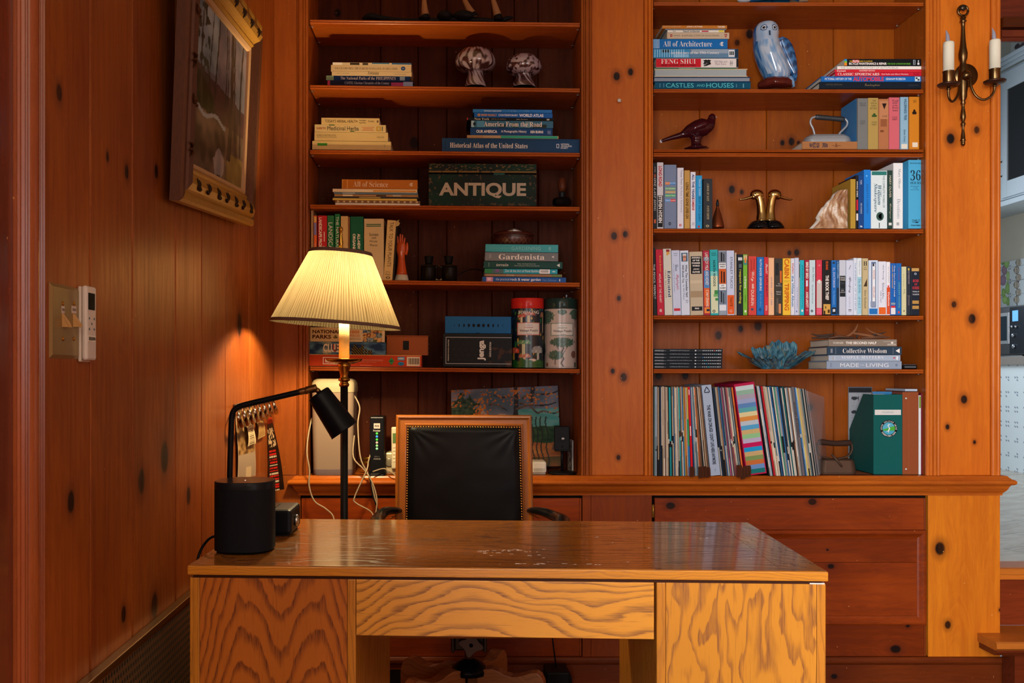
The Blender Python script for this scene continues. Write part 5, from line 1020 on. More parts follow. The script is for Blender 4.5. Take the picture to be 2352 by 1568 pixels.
BRASS = mat('#8a6a34', .28, 1.0, var=.15); BRASSD = mat('#6b5334', .32, 1.0, var=.2); CHROME = mat('#b8b0a4', .15, 1.0)
BLACK = mat('#101114', .45); BLACKG = mat('#0c0d10', .18, coat=.4); IRON = mat('#4a3c32', .55, .6, var=.3)
LEATHER = mat('#06080c', .36, spec=.16); IVORY = mat('#e2dcc4', .5); WHITE = mat('#d9d6d0', .4)
# ================================================================ left bay ornaments
Y = .10
t = thing('carved_sculpture', 'blackened driftwood carving with three pale tapered legs on the top shelf', 'sculpture', tuple(P(1000, 50.5, Y)))
og = t.location.copy(); MWD = mat('#141216', .5, var=.3)
mb = MB()
pts = [P(832, 44, Y), P(850, 38, Y), P(872, 41, Y), P(905, 45, Y), P(940, 46, Y), P(975, 46, Y), P(1005, 46, Y), P(1040, 45, Y), P(1080, 46, Y), P(1120, 47, Y), P(1150, 48, Y), P(1165, 42, Y), P(1178, 40, Y)]
mb.tube(pts, [.004, .014, .011, .008, .006, .010, .007, .010, .012, .009, .008, .009, .004], MWD, 10)
for (px, py, rx, rz) in ((1022, 38, .030, .020), (1066, 38, .042, .021), (975, 44, .022, .011), (1145, 46, .020, .010)): mb.ell(P(px, py, Y), rx, .03, rz, MWD)
mb.build('base', t, og)
ML = mat('#a57650', .5, var=.3)
for (a, b, c) in ((P(978, 44, Y), P(975, 20, Y), P(974, -8, Y)), (P(1090, 40, Y), P(1076, 18, Y), P(1062, -10, Y)), (P(1146, 46, Y), P(1138, 18, Y), P(1130, -10, Y))):
    mb = MB(); mb.tube([a, b, c], [.017, .012, .007], ML, 12); mb.tube([a, a.lerp(b, .45)], [.0185, .0145], MWD, 12); mb.build('leg', t, og)
# glass mushrooms
def mush(px, yb, yt, capw, stw, neck, label, sd, dens):
    Y = .10; k = K(Y); base = P(px, yb, Y); h = (yb - yt) * k; rc = capw * k / 2; rs = stw * k / 2; rn = neck * k / 2
    capb = h * .40
    t = thing('glass_mushroom', label, 'mushroom figurine', tuple(base), 'speckled glass mushrooms'); 
    mg = vcol(.06, .8, .6)
    def cf(u, v):
        a = u * 2 * PI; n1 = nz(math.cos(a) * 5.2 + sd, math.sin(a) * 5.2, v * dens * 1.3)
        n2 = nz(math.cos(a) * 6 + sd, math.sin(a) * 6 + v * 2, v * 3 + 9)
        tt = .5 + n1 * 1.5 + n2 * .5
        return mixc(hx('#3a2224'), hx('#a89aa4'), (tt - .18) * 2.4)
    def cfs(u, v):
        a = u * 2 * PI + v * 1.2; n1 = nz(math.cos(a) * 5 + sd, math.sin(a) * 5, v * 1.2)
        return mixc(hx('#4a2c2c'), hx('#b4a8b0'), (.5 + n1 * 2.2 - .12) * 2)
    mb = MB(); revolve(mb, [(rs * .98, 0), (rs, h * .02), (rs * .93, h * .12), (rn * 1.02, h * .30), (rn, capb)], (0, 0, 0), mg, cfs, 150, 12); mb.lathe([(0, 0), (rs * .97, .0)], (0, 0, 0), mat('#6a5054', .2), 48); mb.build('stem', t)
    mb = MB(); revolve(mb, [(rn * .98, capb), (rc * .62, capb * .98), (rc * .93, h * .50), (rc, h * .64), (rc * .90, h * .80), (rc * .62, h * .94), (rc * .25, h * .995), (.0002, h)], (0, 0, 0), mg, cf, 170, 10); mb.build('cap', t)
mush(1092, 201, 110, 93, 49, 36, 'taller white and brown glass mushroom on the second shelf', 1.3, 5)
mush(1203, 202, 125.5, 82, 55, 34, 'shorter wider glass mushroom to the right of the taller one', 7.7, 9)
# antique box
Y = .03; ab = P(984.5, 470, Y); w = P(1231.6, 473, Y).x - ab.x; h = (470.6 - 399.3) * K(Y); tl = .006
t = thing('tin_box', 'worn dark green box lettered ANTIQUE with its lid ajar', 'box', (ab.x + w / 2, Y, zy(472.2, Y)), rot=(0, tl, 0))
def tin(sd):
    def f(u, v):
        n = nz(u * 26 + sd, v * 9, 1) + .6 * nz(u * 80 + sd, v * 30, 2); e = min(u, 1 - u) * 9; e2 = min(v, 1 - v) * 6
        c = mixc(hx('#161d1b'), hx('#123024'), .5 + nz(u * 3, v * 2, sd) * 1.5)
        if n > .22 + .55 * min(1, min(e, e2)): c = hx('#574630')
        return c
    return f
MT = vcol(.5); dp = .16
mb = MB(); mb.raster(240, 70, lambda u, v: (-w / 2 + w * u, 0, h * v), tin(3.0), MT); mb.box(-w / 2, w / 2, .0003, dp, 0, h, mat('#1d2a22', .5)); mb.build('body', t)
text(t, 'ANTIQUE', -w / 2 + w * .5, h * .49, w * .81, h * .50, '#b5a894', 'B')
lh = 20 * K(Y)
mb = MB(); z0 = h + 4.6 * K(Y); f2 = tin(8.0)
mb.raster(240, 20, lambda u, v: (-w / 2 + w * u, 0, z0 + lh * v), lambda u, v: hx('#7a6030') if v < .2 and nz(u * 20, 1, 1) > -.3 or nz(u * 34, v * 9, 4) > .33 else f2(u, v), MT); mb.box(-w / 2, w / 2, .0003, dp, z0, z0 + lh, mat('#1a2420', .5)); mb.build('lid', t)
mb = MB(); mb.box(-w / 2 + .006, w / 2 - .006, .012, dp - .004, h - .004, z0 + .002, mat('#0b0c0c', .7)); mb.box(.04, .08, .006, .012, h - .004, z0 + .001, mat('#1f5a50', .4)); mb.build('gap_shade_and_contents', t)  # near-black block stands in for the gap's shade; teal piece is the content
# ink bottle / stamp with wooden handle
Y = .10; b = P(1291, 471, Y)
t = thing('flask', 'black faceted flask with a brown cork handle right of the antique box', 'flask', (b.x, Y, zy(471.6, Y)))
MB().lathe([(.033, 0), (.035, .006), (.035, .018), (.030, .026), (.012, .031)], (0, 0, 0), BLACKG, 8, smooth=False).build('body', t)
MB().lathe([(.013, .029), (.011, .034), (.012, .040), (.0135, .044), (.011, .050)], (0, 0, 0), mat('#2a2a2c', .4, .5), 20).build('neck', t)
MB().lathe([(.010, .050), (.0135, .062), (.015, .075), (.0125, .090), (.010, .100), (.004, .103), (0, .1035)], (0, 0, 0), mat('#5e2f1a', .35, var=.3), 20).build('handle', t)
# glove mould
Y = .08; k = K(Y); b = P(922.5, 644.5, Y)
t = thing('ceramic_hand', 'orange glazed ceramic hand pointing up from a white cuff', 'figurine', tuple(b)); MO = mat('#c8501c', .18, coat=.5, var=.1)
mb = MB(); mb.lathe([(17 * k, 0), (16 * k, 2 * k), (13.5 * k, 13 * k)], (0, 0, 0), mat('#d6c9b4', .3), 28); mb.build('cuff', t)
mb = MB(); loft(mb, [(0, 0, 13 * k, 13.4 * k, 12 * k), (-.5 * k, 0, 35 * k, 9.8 * k, 9 * k), (-1 * k, 0, 55 * k, 8.2 * k, 6.5 * k), (-1.2 * k, 0, 66 * k, 10.5 * k, 6 * k), (-1 * k, 0, 78 * k, 11.5 * k, 5 * k), (-.5 * k, 0, 86 * k, 9 * k, 4.2 * k), (0, 0, 88 * k, 4 * k, 2 * k)], MO, 24)
for (x0, x1, z0, z1) in ((-7.5, -9.5, 80, 103), (-3.6, -3.2, 83, 107.5), (.8, 1.6, 83, 106), (5.2, 7.2, 80, 99)):
    mb.tube([(x0 * k, 0, (z0 - 4) * k), ((x0 * .6 + x1 * .4) * k, 0, (z0 + 9) * k), (x1 * k, -.6 * k, (z1 - 2) * k), (x1 * k, -.6 * k, z1 * k)], [2.5 * k, 2.35 * k, 1.9 * k, .8 * k], MO, 12)
mb.tube([(9 * k, -1 * k, 60 * k), (12.2 * k, -3 * k, 70 * k), (13.0 * k, -4 * k, 82 * k), (12.6 * k, -4 * k, 87 * k)], [4.2 * k, 3.4 * k, 2.6 * k, 1.2 * k], MO, 12)
mb.build('hand', t)
# binoculars
Y = .09; k = K(Y); b = P(1008, 646.5, Y)
t = thing('binoculars', 'old black binoculars standing on the fifth shelf', 'binoculars', tuple(b)); MBK = mat('#17120f', .35, .2, var=.3); MBR = mat('#5a4a34', .3, .9)
for s in (-1, 1):
    mb = MB(); cx = s * 24 * k
    mb.lathe([(17 * k, 0), (18.2 * k, 1.5 * k), (18 * k, 30 * k), (17 * k, 35 * k), (12 * k, 38 * k), (9 * k, 39 * k)], (cx, 0, 0), MBK, 28); br = mb.build('barrel', t)
    mb = MB(); mb.lathe([(8 * k, 38 * k), (8.4 * k, 44 * k), (9.6 * k, 46 * k), (9.6 * k, 54 * k), (11 * k, 56 * k), (10.5 * k, 58 * k), (8 * k, 58 * k), (7 * k, 56 * k)], (cx * .95, 0, 0), BLACK, 24); mb.build('eyepiece', t)
    mb = MB(); mb.lathe([(18.4 * k, 35.5 * k), (18.6 * k, 36.2 * k), (14 * k, 37.2 * k)], (cx, 0, 0), MBR, 28); mb.build('trim_ring', t)
mb = MB(); mb.lathe([(4 * k, 4 * k), (4 * k, 34 * k), (5.5 * k, 35 * k), (5.5 * k, 37 * k)], (0, -4 * k, 0), MBR, 16); mb.box(-12 * k, 12 * k, -6 * k, 6 * k, 31 * k, 34 * k, MBK); mb.box(-12 * k, 12 * k, -6 * k, 6 * k, 3 * k, 6 * k, MBR); mb.build('hinge', t)
# carved bowl on the gardening books
Y = .11; k = K(Y); b = P(1178.5, 561.5, .11)
t = thing('carved_bowl', 'lidded dark brown carved leather bowl on the turquoise gardening book', 'bowl', (b.x, Y, zy(561.4, .03)), rot=(0, LT, 0))
def bc(u, v):
    q = (u * 26) % 1; w_ = abs(((u * 26 + v * 2) % 1) - .5) < .10 or abs(((u * 26 - v * 2) % 1) - .5) < .10
    return hx('#6a3a2a') if w_ and .2 < v < .75 else hx('#3a1a16')
mb = MB(); revolve(mb, [(41 * k, 0), (44.5 * k, 7 * k), (46.5 * k, 16 * k), (46 * k, 24 * k)], (0, 0, 0), vcol(.35, .5, .2), bc, 150, 8); mb.lathe([(0, 0.0002), (41 * k, .0002)], (0, 0, 0), mat('#2a1210', .5), 32); mb.lathe([(45 * k, 23 * k), (30 * k, 22.5 * k), (.0, 22.5 * k)], (0, 0, 0), mat('#2a1210', .5), 32); mb.build('body', t)
mb = MB(); mb.lathe([(47.5 * k, 24.5 * k), (48.5 * k, 27 * k), (42 * k, 32 * k), (28 * k, 37 * k), (10 * k, 39.5 * k), (0, 40 * k)], (0, 0, 0), mat('#4a221a', .3, coat=.3, var=.2), 40, rmod=lambda a, h: 1 + .02 * math.sin(3 * a)); mb.build('lid', t)
mb = MB(); mb.tube([(-15 * k, -38 * k, 31 * k), (0, -40 * k, 33 * k), (18 * k, -37 * k, 30 * k)], [2 * k, 5 * k, 2 * k], mat('#a8aeb0', .2, .6), 10); mb.build('shine_streak', t)  # pale streak built on the lid as its painted shine
# thin dark wire behind
mb = MB(); mb.tube([P(1052, 632, .16), P(1070, 622, .17), P(1090, 618, .18), P(1108, 622, .19)], .0018, BLACK, 6); tag(mb.build('wire', base=True), 'thin black wire curling behind the binoculars on the fifth shelf', 'wire')
# ---- boxes on the sixth shelf
def boxthing(name, px0, px1, yt, yb, Y, dep, col, label, cat, colf=None, nu=80, nv=24, T=(), tilt=LT, group=None, lidz=None, rough=.35, marks=()):
    a = P(px0, yb, Y); b = P(px1, yt, Y); w = b.x - a.x; h = b.z - a.z - .0004
    t = thing(name, label, cat, ((a.x + b.x) / 2, Y, a.z), group, (0, tilt, 0))
    mb = MB(); m = mat(col, rough)
    if colf: mb.raster(nu, nv, lambda u, v: (-w / 2 + w * u, -.0004, h * v), colf, vcol(rough))
    mb.box(-w / 2, w / 2, 0, dep, 0, h, m, bev=.0012)
    for i_, (u0, u1, v0, v1, c) in enumerate(marks): mb.box(-w / 2 + w * u0, -w / 2 + w * u1, -.0006 - .00005 * i_, .0004, h * (1 - v1), h * (1 - v0), mat(c, rough))
    mb.build('body', t)
    for s in T:
        (st, u, v, uw, vh, c, sty) = s[:7]; rot = s[7] if len(s) > 7 else 0
        ww, hh = (uw * w, vh * h) if not rot else (vh * h, uw * w)
        text(t, st, -w / 2 + w * u, h * (1 - v), ww, hh, c, sty, rot=rot, y=-.0016 - .00005 * len(marks))
    return t
gG6 = 'boxed games on the sixth shelf'
boxthing('game_box', 707.6, 968, 814.3, 842.7, .02, .21, '#c8451f', 'long red property board game box, lowest on the sixth shelf', 'game box', group=gG6,
    marks=[(.0, 1, .0, .035, '#e8c87a'), (.0, 1, .95, 1, '#3a2a2a'), (.13, .30, .22, .80, '#f2e4cc'), (.137, .293, .28, .74, '#c0271c'), (.87, .985, .12, .88, '#e8d8b8'), (.79, .85, .14, .42, '#3f9ac8')] + [(.885 + i * .008, .888 + i * .008 + (.002 if i % 3 else 0), .24, .74, '#2a2020') for i in range(12)] + [(.42, .66, .40, .44, '#e89a7a'), (.42, .66, .50, .53, '#e08a6a'), (.45, .60, .60, .63, '#e08a6a'), (.46, .56, .84, .87, '#e89a7a')],
    T=[('MONOPOLY', .215, .51, .13, .34, '#f6eedc', 'B'), ('◆', .735, .50, .05, .62, '#3f9a5a', 'b'), ('age 8+', .735, .5, .025, .16, '#e8f0d8', 'B'), ('HASBRO', .82, .28, .05, .14, '#f0f0ec', 'B'), ('●', .82, .70, .055, .30, '#2f8ac0', 'b'), ('Gaming', .82, .72, .045, .12, '#f0f0ec', 'c')])
def clue(u, v):
    n = nz(u * 6, v * 2.2, 2) + .5 * nz(u * 14, v * 6, 5); c = mixc(hx('#1a3558'), hx('#5a86a0'), .5 + n * 1.2)
    if .18 < u < .30: c = mixc(c, hx('#c8c8a0'), .5 - abs(u - .24) * 6 + n)
    for (cx, w_, hh) in ((.57, .012, .62), (.60, .02, .86), (.625, .012, .7), (.66, .03, .55), (.70, .018, .78), (.74, .02, .5), (.52, .02, .4), (.79, .03, .36)):
        if abs(u - cx) < w_ and v < hh: c = hx('#16221e') if (int(u * 200) + int(v * 30)) % 7 else hx('#c8a04a')
    return c
boxthing('game_box', 708.5, 886, 785.2, 813.8, .022, .20, '#15202e', 'dark blue mystery board game box, middle of the games pile', 'game box', clue, 150, 30, [('CLUE', .29, .48, .20, .68, '#f0ead4', 'B'), ('U', .345, .48, .05, .62, '#d8481f', 'B')], group=gG6)
def parks(u, v):
    if u > .70 and u < .965:
        n = nz(u * 26, v * 5, 3); cs = [hx(c) for c in ('#7a4a2a', '#c89a5a', '#3a5a78', '#8aa0a8', '#4a5a3a', '#d8b070')]
        return cs[int((u * 19 + int(v * 3) * 3.7 + n * 2)) % 6]
    return hx('#d8c49a')
boxthing('puzzle_box', 712.4, 883.7, 751.8, 784.8, .026, .19, '#5a4632', 'cream jigsaw box lettered National Parks, above the dark blue game', 'puzzle box', parks, 120, 18,
    [('NATIONAL', .22, .30, .38, .25, '#4a2414', 'B1.05'), ('PARKS', .155, .66, .25, .27, '#4a2414', 'B1.05'), ('1000', .595, .30, .13, .22, '#d07a2a', 'B1.1'), ('PIECES', .60, .56, .13, .16, '#d07a2a', 'b1.2'), ('♣', .34, .68, .06, .3, '#7a6a3a', 'b'), ('A BEAUTIFUL PUZZLE', .60, .8, .16, .06, '#7a6a4a', 'b')], group=gG6)
boxthing('game_box', 715, 881, 745.6, 751.5, .028, .19, '#1b2a3a', 'thin dark box on top of the National Parks jigsaw', 'game box', group=gG6)
t = boxthing('wooden_box', 887.6, 983, 772.4, 815.5, .05, .12, '#9a5226', 'small brown wooden box with a black patch, on the red game box', 'box', marks=[(.395, .54, .23, .72, '#0d0c0c')], T=())
Yb = .05; w = 95.4 * K(Yb); h = 43 * K(Yb)
mb = MB(); mb.box(-w / 2 - .0015, w / 2 + .0015, -.002, .122, h - .001, h + .004, mat('#8a4720', .35, var=.2), bev=.001); mb.build('lid', t)
mb = MB(); [mb.box(s * (w / 2 - .001) - .003, s * (w / 2 - .001) + .003, -.0008, .002, z, z + .006, mat('#7a3d1a', .4)) for s in (-1, 1) for z in (.006, .022, .038)]; mb.build('joint', t)
t = boxthing('moon_box', 1022, 1174, 726.3, 765.5, .045, .15, '#2466a2', 'matt blue box with a row of moon phases', 'box', tilt=.008, rough=.6)
w = 152 * K(.045); h = 39 * K(.045); mb = MB(); md = mat('#12161c', .6)
for i in range(11):
    cx = -w / 2 + w * (.12 + i * .0775); cz = h * .47; r = h * .10; f = (i - 5) / 5.6
    pts = []
    for a in range(0, 25): th = PI * a / 24 + PI / 2; pts.append((cx + (r * math.cos(th) if f >= 0 else -r * math.cos(th)), cz + r * math.sin(th)))
    kk = (1 - 2 * abs(f))
    for a in range(24, -1, -1): th = PI * a / 24 + PI / 2; pts.append((cx - kk * (r * math.cos(th) if f >= 0 else -r * math.cos(th)), cz + r * math.sin(th)))
    mb.prism(pts, -.0006, .0003, md, 'y')
mb.build('moon_phase_print', t)
mb = MB(); mb.tube([(-.006, -.0005, -.0), (0, -.0005, .003), (.006, -.0005, 0)], .0008, md, 6); mb.build('thumb_notch', t)
def jg(u, v):
    c = hx('#101216')
    if u > .66:
        n = nz(u * 10, v * 5, 4)
        if n > .08 and v < .6: c = mixc(hx('#2a1a12'), hx('#4a3020'), n * 2)
        if ((u * 9 + v * 4) % 1) < .35 and ((v * 5 - u * 3) % 1) < .3: c = hx('#050607')
    elif ((u * 11 + v * 3) % 1) < .3 and ((v * 6) % 1) < .3 and u > .12: c = hx('#1b1e22')
    return c
t = boxthing('game_box', 1017.8, 1175.5, 767, 841.8, .03, .17, '#0b0c0e', 'black boxed tower game with silver border and sideways white title', 'game box', jg, 110, 50,
    [('Jenga', .56, .50, .12, .62, '#e2e0dc', 'B', PI / 2), ('ONYX EDITION', .685, .47, .028, .46, '#c8c6c0', 'B', PI / 2), ('PREMIUM WOOD CRAFTED', .075, .5, .018, .66, '#b8b6b0', 'B', PI / 2)], .008, gG6,
    marks=[(.035, .99, .09, .11, '#a8aaac'), (.035, .99, .90, .92, '#a8aaac'), (.035, .043, .09, .92, '#a8aaac')])
mb = MB(); w_ = 157.7 * K(.03); h_ = 74.8 * K(.03); mb.box(-w_ / 2 - .001, w_ / 2 + .001, -.001, .171, h_ * .965, h_ + .0012, mat('#15171a', .3)); mb.build('lid', t)
# round puzzle tubes
MV4 = vcol(.3, .5, .1)
def tube_box(px0, px1, yt, ym, yb, Y, lid, label, colf, T, top):
    k = K(Y); r = (px1 - px0) / 2 * k; c = P((px0 + px1) / 2, yb, Y); h = (yb - ym) * k; H_ = (yb - yt) * k
    t = thing('puzzle_tube', label, 'puzzle tube', (c.x, Y + r, c.z), 'round jigsaw tubes')
    mb = MB(); revolve(mb, [(r * .985, 0), (r * .985, h * .5), (r * .985, h)], (0, 0, 0), MV4, lambda u, v: colf((u - .5) * 2.0 + .5, v), 190, 50); mb.lathe([(0, .0002), (r * .98, .0002)], (0, 0, 0), BLACK, 32); mb.lathe([(0, h), (r * .98, h)], (0, 0, 0), BLACK, 32); mb.build('body', t)
    mb = MB(); mb.lathe([(r, h), (r * 1.005, h + .001), (r * 1.005, H_ - .002), (r * .99, H_), (0, H_)], (0, 0, 0), mat(lid, .25, coat=.2), 48); mb.build('lid', t)
    # paper labels and lettering wrapped on the curved front
    mb = MB()
    def wrap(u, z, e=.0006): a = (u - .5) * PI * .5 * 2; return (r * 1.0 * math.sin(a) * 1.0 * (1 + e / r), -math.cos(a) * r * (1 + e / r) * 1.0, z)
    lw = .23; 
    mb.raster(16, 10, lambda u, v: wrap(.5 + (u - .5) * 2 * lw * 1.02, h * (.545 + .215 * v), .0003), lambda u, v: hx('#d8d4cc') if .05 < u < .95 and .06 < v < .94 else hx(top), MV4); mb.build('label', t)
    for (s, z, ww, hh, cc, sty) in T:
        text(t, s, 0, h * z, 2 * r * ww, h * hh, cc, sty, y=-r * 1.0 - .0016)
    return t
def fungi(u, v):
    c = hx('#10202e')
    if v < .16 + .06 * nz(u * 9, 1, 1): return mixc(hx('#2a6a2a'), hx('#1a4a24'), nz(u * 30, v * 20, 2) + .5)
    for (cx, cy, rx, ry, col, st) in [(.50, .86, .13, .05, '#b8281e', '#d8c8a8'), (.36, .83, .09, .035, '#b8281e', '#d8c8a8'), (.86, .84, .10, .08, '#8a5a3a', '#c8b090'), (.40, .42, .15, .05, '#2f7a4a', '#c8c8a0'), (.16, .30, .15, .06, '#c83a1e', '#e0b04a'), (.70, .30, .14, .08, '#7a848a', '#b8b8b0'), (.42, .22, .12, .05, '#a85a3a', '#d0b8a0'), (.58, .14, .10, .045, '#d0c0b8', '#c8a8a0'), (.95, .5, .1, .05, '#b88a3a', '#d0b8a0'), (.02, .6, .1, .05, '#8a5a2a', '#c8a070')]:
        d = ((u - cx) / rx) ** 2 + ((v - cy) / ry) ** 2
        if d < 1 and v > cy - ry * .35: return mixc(hx(col), (1, .9, .8), .25 * (1 - d)) if (int(u * 160) * 7 + int(v * 90) * 3) % 17 else (.9, .85, .75)
        if abs(u - cx) < rx * .22 and cy - ry * 3.2 < v < cy: return hx(st)
    n = nz(u * 16, v * 12, 7)
    if n > .38: return hx('#2a7a3a')
    if n < -.48: return hx('#2f6a9a') if nz(u * 5, v * 5, 9) > 0 else hx('#c8a030')
    return c
tube_box(1176, 1252.6, 683.5, 707.5, 843.8, .025, '#c82a22', 'dark jigsaw tube with red lid and mushroom artwork', fungi, [('FORAGING', .93, .62, .055, '#e8e4da', 'S'), ('PLANTS AND MUSHROOMS', .885, .45, .014, '#b8b8b0', 'n'), ('FORAGING', .675, .26, .022, '#b83a2a', 'n1.1'), ('Vintage Puzzle', .620, .56, .05, '#3a3a3a', 'n'), ('1000 piece', .568, .18, .016, '#5a5a5a', 'n'), ('CAVALLINI', .715, .22, .012, '#6a6a6a', 'n')], '#b83a2a')
def arbor(u, v):
    c = hx('#b8aca4')
    for (cx, cy, rx, ry) in [(.50, .44, .27, .07), (.36, .25, .16, .07), (.80, .88, .14, .10), (.13, .84, .20, .12), (.50, .92, .09, .06), (1.02, .42, .09, .14), (.0, .34, .1, .1)]:
        d = ((u - cx) / rx) ** 2 + ((v - cy) / ry) ** 2 + .5 * nz(u * 30, v * 24, 3)
        if d < 1: return mixc(hx('#2a4a40'), hx('#5a7a6a'), nz(u * 50, v * 40, 5) + .5)
    if abs(u - .50 - .02 * math.sin(v * 40)) < .016 and .04 < v < .42: return hx('#4a4440')
    if abs(abs(u - .50) - (v - .26) * .9) < .008 and .27 < v < .4: return hx('#5a5450')
    if abs(u - .36) < .01 and .08 < v < .22 or abs(u - .8) < .01 and .66 < v < .84: return hx('#5a5450')
    if ((u - .75) / .07) ** 2 + ((v - .26) / .055) ** 2 < 1: return hx('#5a4038') if (int(u * 130) + int(v * 90)) % 3 else hx('#8a6a58')
    if abs(u - .80) < .035 and .02 < v < .14: return hx('#3a5a4a')
    if abs(u - .16) < .03 and .05 < v < .13: return hx('#8a4a2a')
    if abs(v - .03) < .006 and abs(u - .5) < .3: return hx('#6a6a60')
    return c
tube_box(1253.4, 1330.4, 684, 708.5, 845.2, .025, '#1d332e', 'cream jigsaw tube with dark green lid and tree artwork', arbor, [('ARBORETUM', .675, .26, .022, '#3a6a5a', 'n1.1'), ('Vintage Puzzle', .620, .56, .05, '#3a3a3a', 'n'), ('1000 piece', .568, .18, .016, '#5a5a5a', 'n'), ('CAVALLINI', .715, .22, .012, '#6a6a6a', 'n')], '#3a6a5a')
# small glass ornament on the green lid
Y = .025 + 38.5 * K(.025); b = P(1303, 684, .06); zt_ = zy(684, .025)
t = thing('glass_ornament', 'tiny clear glass ornament standing on the dark green tube lid', 'ornament', (b.x, Y, zt_ + .0002)); MG = mat('#c8d4dc', .05, trans=.7)
MB().lathe([(.012, 0), (.010, .002), (.002, .003), (.002, .008), (.004, .012), (.001, .017), (0, .019)], (0, 0, 0), MG, 16).build('glass', t)
mb = MB(); mb.ell((-.010, 0, .004), .0025, .0025, .004, mat('#d87a1e', .3), 10, 6); mb.ell((.013, 0, .003), .006, .002, .0025, MG, 10, 6); mb.build('amber_bead', t)
# ================================================================ ledge, left side
def zl(): return ZL + .0003
YP = .0
k = K(YP); c = P(765, 1090, YP)
t = thing('air_purifier', 'tall pale pink-white air purifier on the ledge behind the lamp pole', 'air purifier', (c.x, .06, ZL + .0003))
w0, w1 = 96 * k / 2, 98 * k / 2; hh = 1.113 - ZL
def rrect(hw, hd, r, n=5):
    pts = []
    for (sx, sy, a0) in ((1, 1, 0), (-1, 1, 90), (-1, -1, 180), (1, -1, 270)):
        for i in range(n + 1): a = R(a0 + 90 * i / n); pts.append((sx * (hw - r) + r * math.cos(a), sy * (hd - r) + r * math.sin(a)))
    return pts
def stackr(mb, rows, m, cap=True):
    """rows = (hw, hd, r, z)"""
    vs = []
    for (hw, hd, r, z) in rows: vs += [(x, y, z) for x, y in rrect(hw, hd, r, 10)]
    n = len(rrect(1, 1, .1, 10)); fs = []
    for j in range(len(rows) - 1):
        for i in range(n): q = (i + 1) % n; fs.append((j * n + i, j * n + q, (j + 1) * n + q, (j + 1) * n + i))
    mb.add(vs, fs, m, True); mb.add(vs[:n], [tuple(range(n))], m)
    return mb.add(vs[-n:], [tuple(range(n))], m)
MPU = mat('#94806f', .35, var=.02); 
mb = MB(); stackr(mb, [(w0 * .93, .075, .02, 0.006), (w0 * .95, .077, .02, .03), (w0 * .985, .082, .022, hh * .45), (w0 * 1.0, .086, .024, hh * .86)], MPU); mb.build('body', t)
mb = MB(); stackr(mb, [(w0 * .92, .074, .02, 0), (w0 * .935, .0765, .02, .006), (w0 * .955, .0780, .02, .022)], mat('#756a6c', .4)); mb.build('base', t)
mb = MB(); stackr(mb, [(w1 * 1.0, .088, .026, hh * .862), (w1 * 1.01, .089, .028, hh * .90), (w1 * .99, .087, .03, hh * .955), (w1 * .93, .08, .034, hh * .985), (w1 * .80, .068, .036, hh)], mat('#b0a484', .3)); mb.build('cap', t)
MCB = mat('#a8977c', .45)
def cable(pts, r, m, label, name='cable', seg=8):
    # smooth through the points
    P_ = [Vector(p) for p in pts]; out = []
    for i in range(len(P_) - 1):
        a, b, c_, d = P_[max(i - 1, 0)], P_[i], P_[i + 1], P_[min(i + 2, len(P_) - 1)]
        for q in range(8):
            f = q / 8; out.append(.5 * (2 * b + (c_ - a) * f + (2 * a - 5 * b + 4 * c_ - d) * f * f + (3 * b - a - 3 * c_ + d) * f ** 3))
    out.append(P_[-1]); mb = MB(); mb.tube(out, r, m, seg)
    return tag(mb.build(name, base=True), label, 'cable')
YC = -.05
cable([P(716, 960, .02), P(708, 1000, -.03), P(705, 1040, -.06), P(711, 1080, -.062), P(710, 1115, -.062), P(722, 1150, -.06), P(748, 1168, -.06), P(766, 1188, -.06), P(770, 1230, -.08)], .0028, MCB, 'white cable hanging over the ledge left of the purifier')
cable([P(812, 905, .03), P(826, 935, .0), P(822, 975, -.03), P(828, 1050, -.062), P(846, 1090, -.065), P(858, 1130, -.065), P(868, 1185, -.065), P(870, 1230, -.08)], .0026, MCB, 'white cable from the purifier cap, straightest of the hanging bundle')
cable([P(814, 1000, .0), P(812, 1050, -.03), P(838, 1080, -.063), P(856, 1110, -.070), P(866, 1150, -.072), P(860, 1195, -.075)], .0026, MCB, 'white cable curving left then crossing the hanging bundle')
cable([P(851, 1042, .0), P(846, 1060, -.03), P(842, 1080, -.068), P(815, 1140, -.072), P(818, 1155, -.072), P(852, 1175, -.072), P(862, 1200, -.08)], .0026, MCB, 'white cable looping lowest to the left before the chair arm')
cable([P(856, 1083, -.04), P(880, 1076, -.03), P(896, 1082, -.045), P(912, 1095, -.05)], .0022, MCB, 'short white phone lead running to the chair back')
cable([P(845, 1060, .0), P(850, 1100, -.066), P(857, 1140, -.068), P(872, 1180, -.07)], .0024, BLACK, 'black cable hanging beside the white bundle over the ledge')
mb = MB()
for z in (0, 1): mb.tube([P(826, 1056 + z * 9, .06), P(848, 1052 + z * 9, .02)], .0045, mat('#a07a2a', .3, .9), 10)
o = mb.build('brass_coupler', org=P(837, 1060, .04)); tag(o, 'brass plug ends lying beside the black router', 'plug')
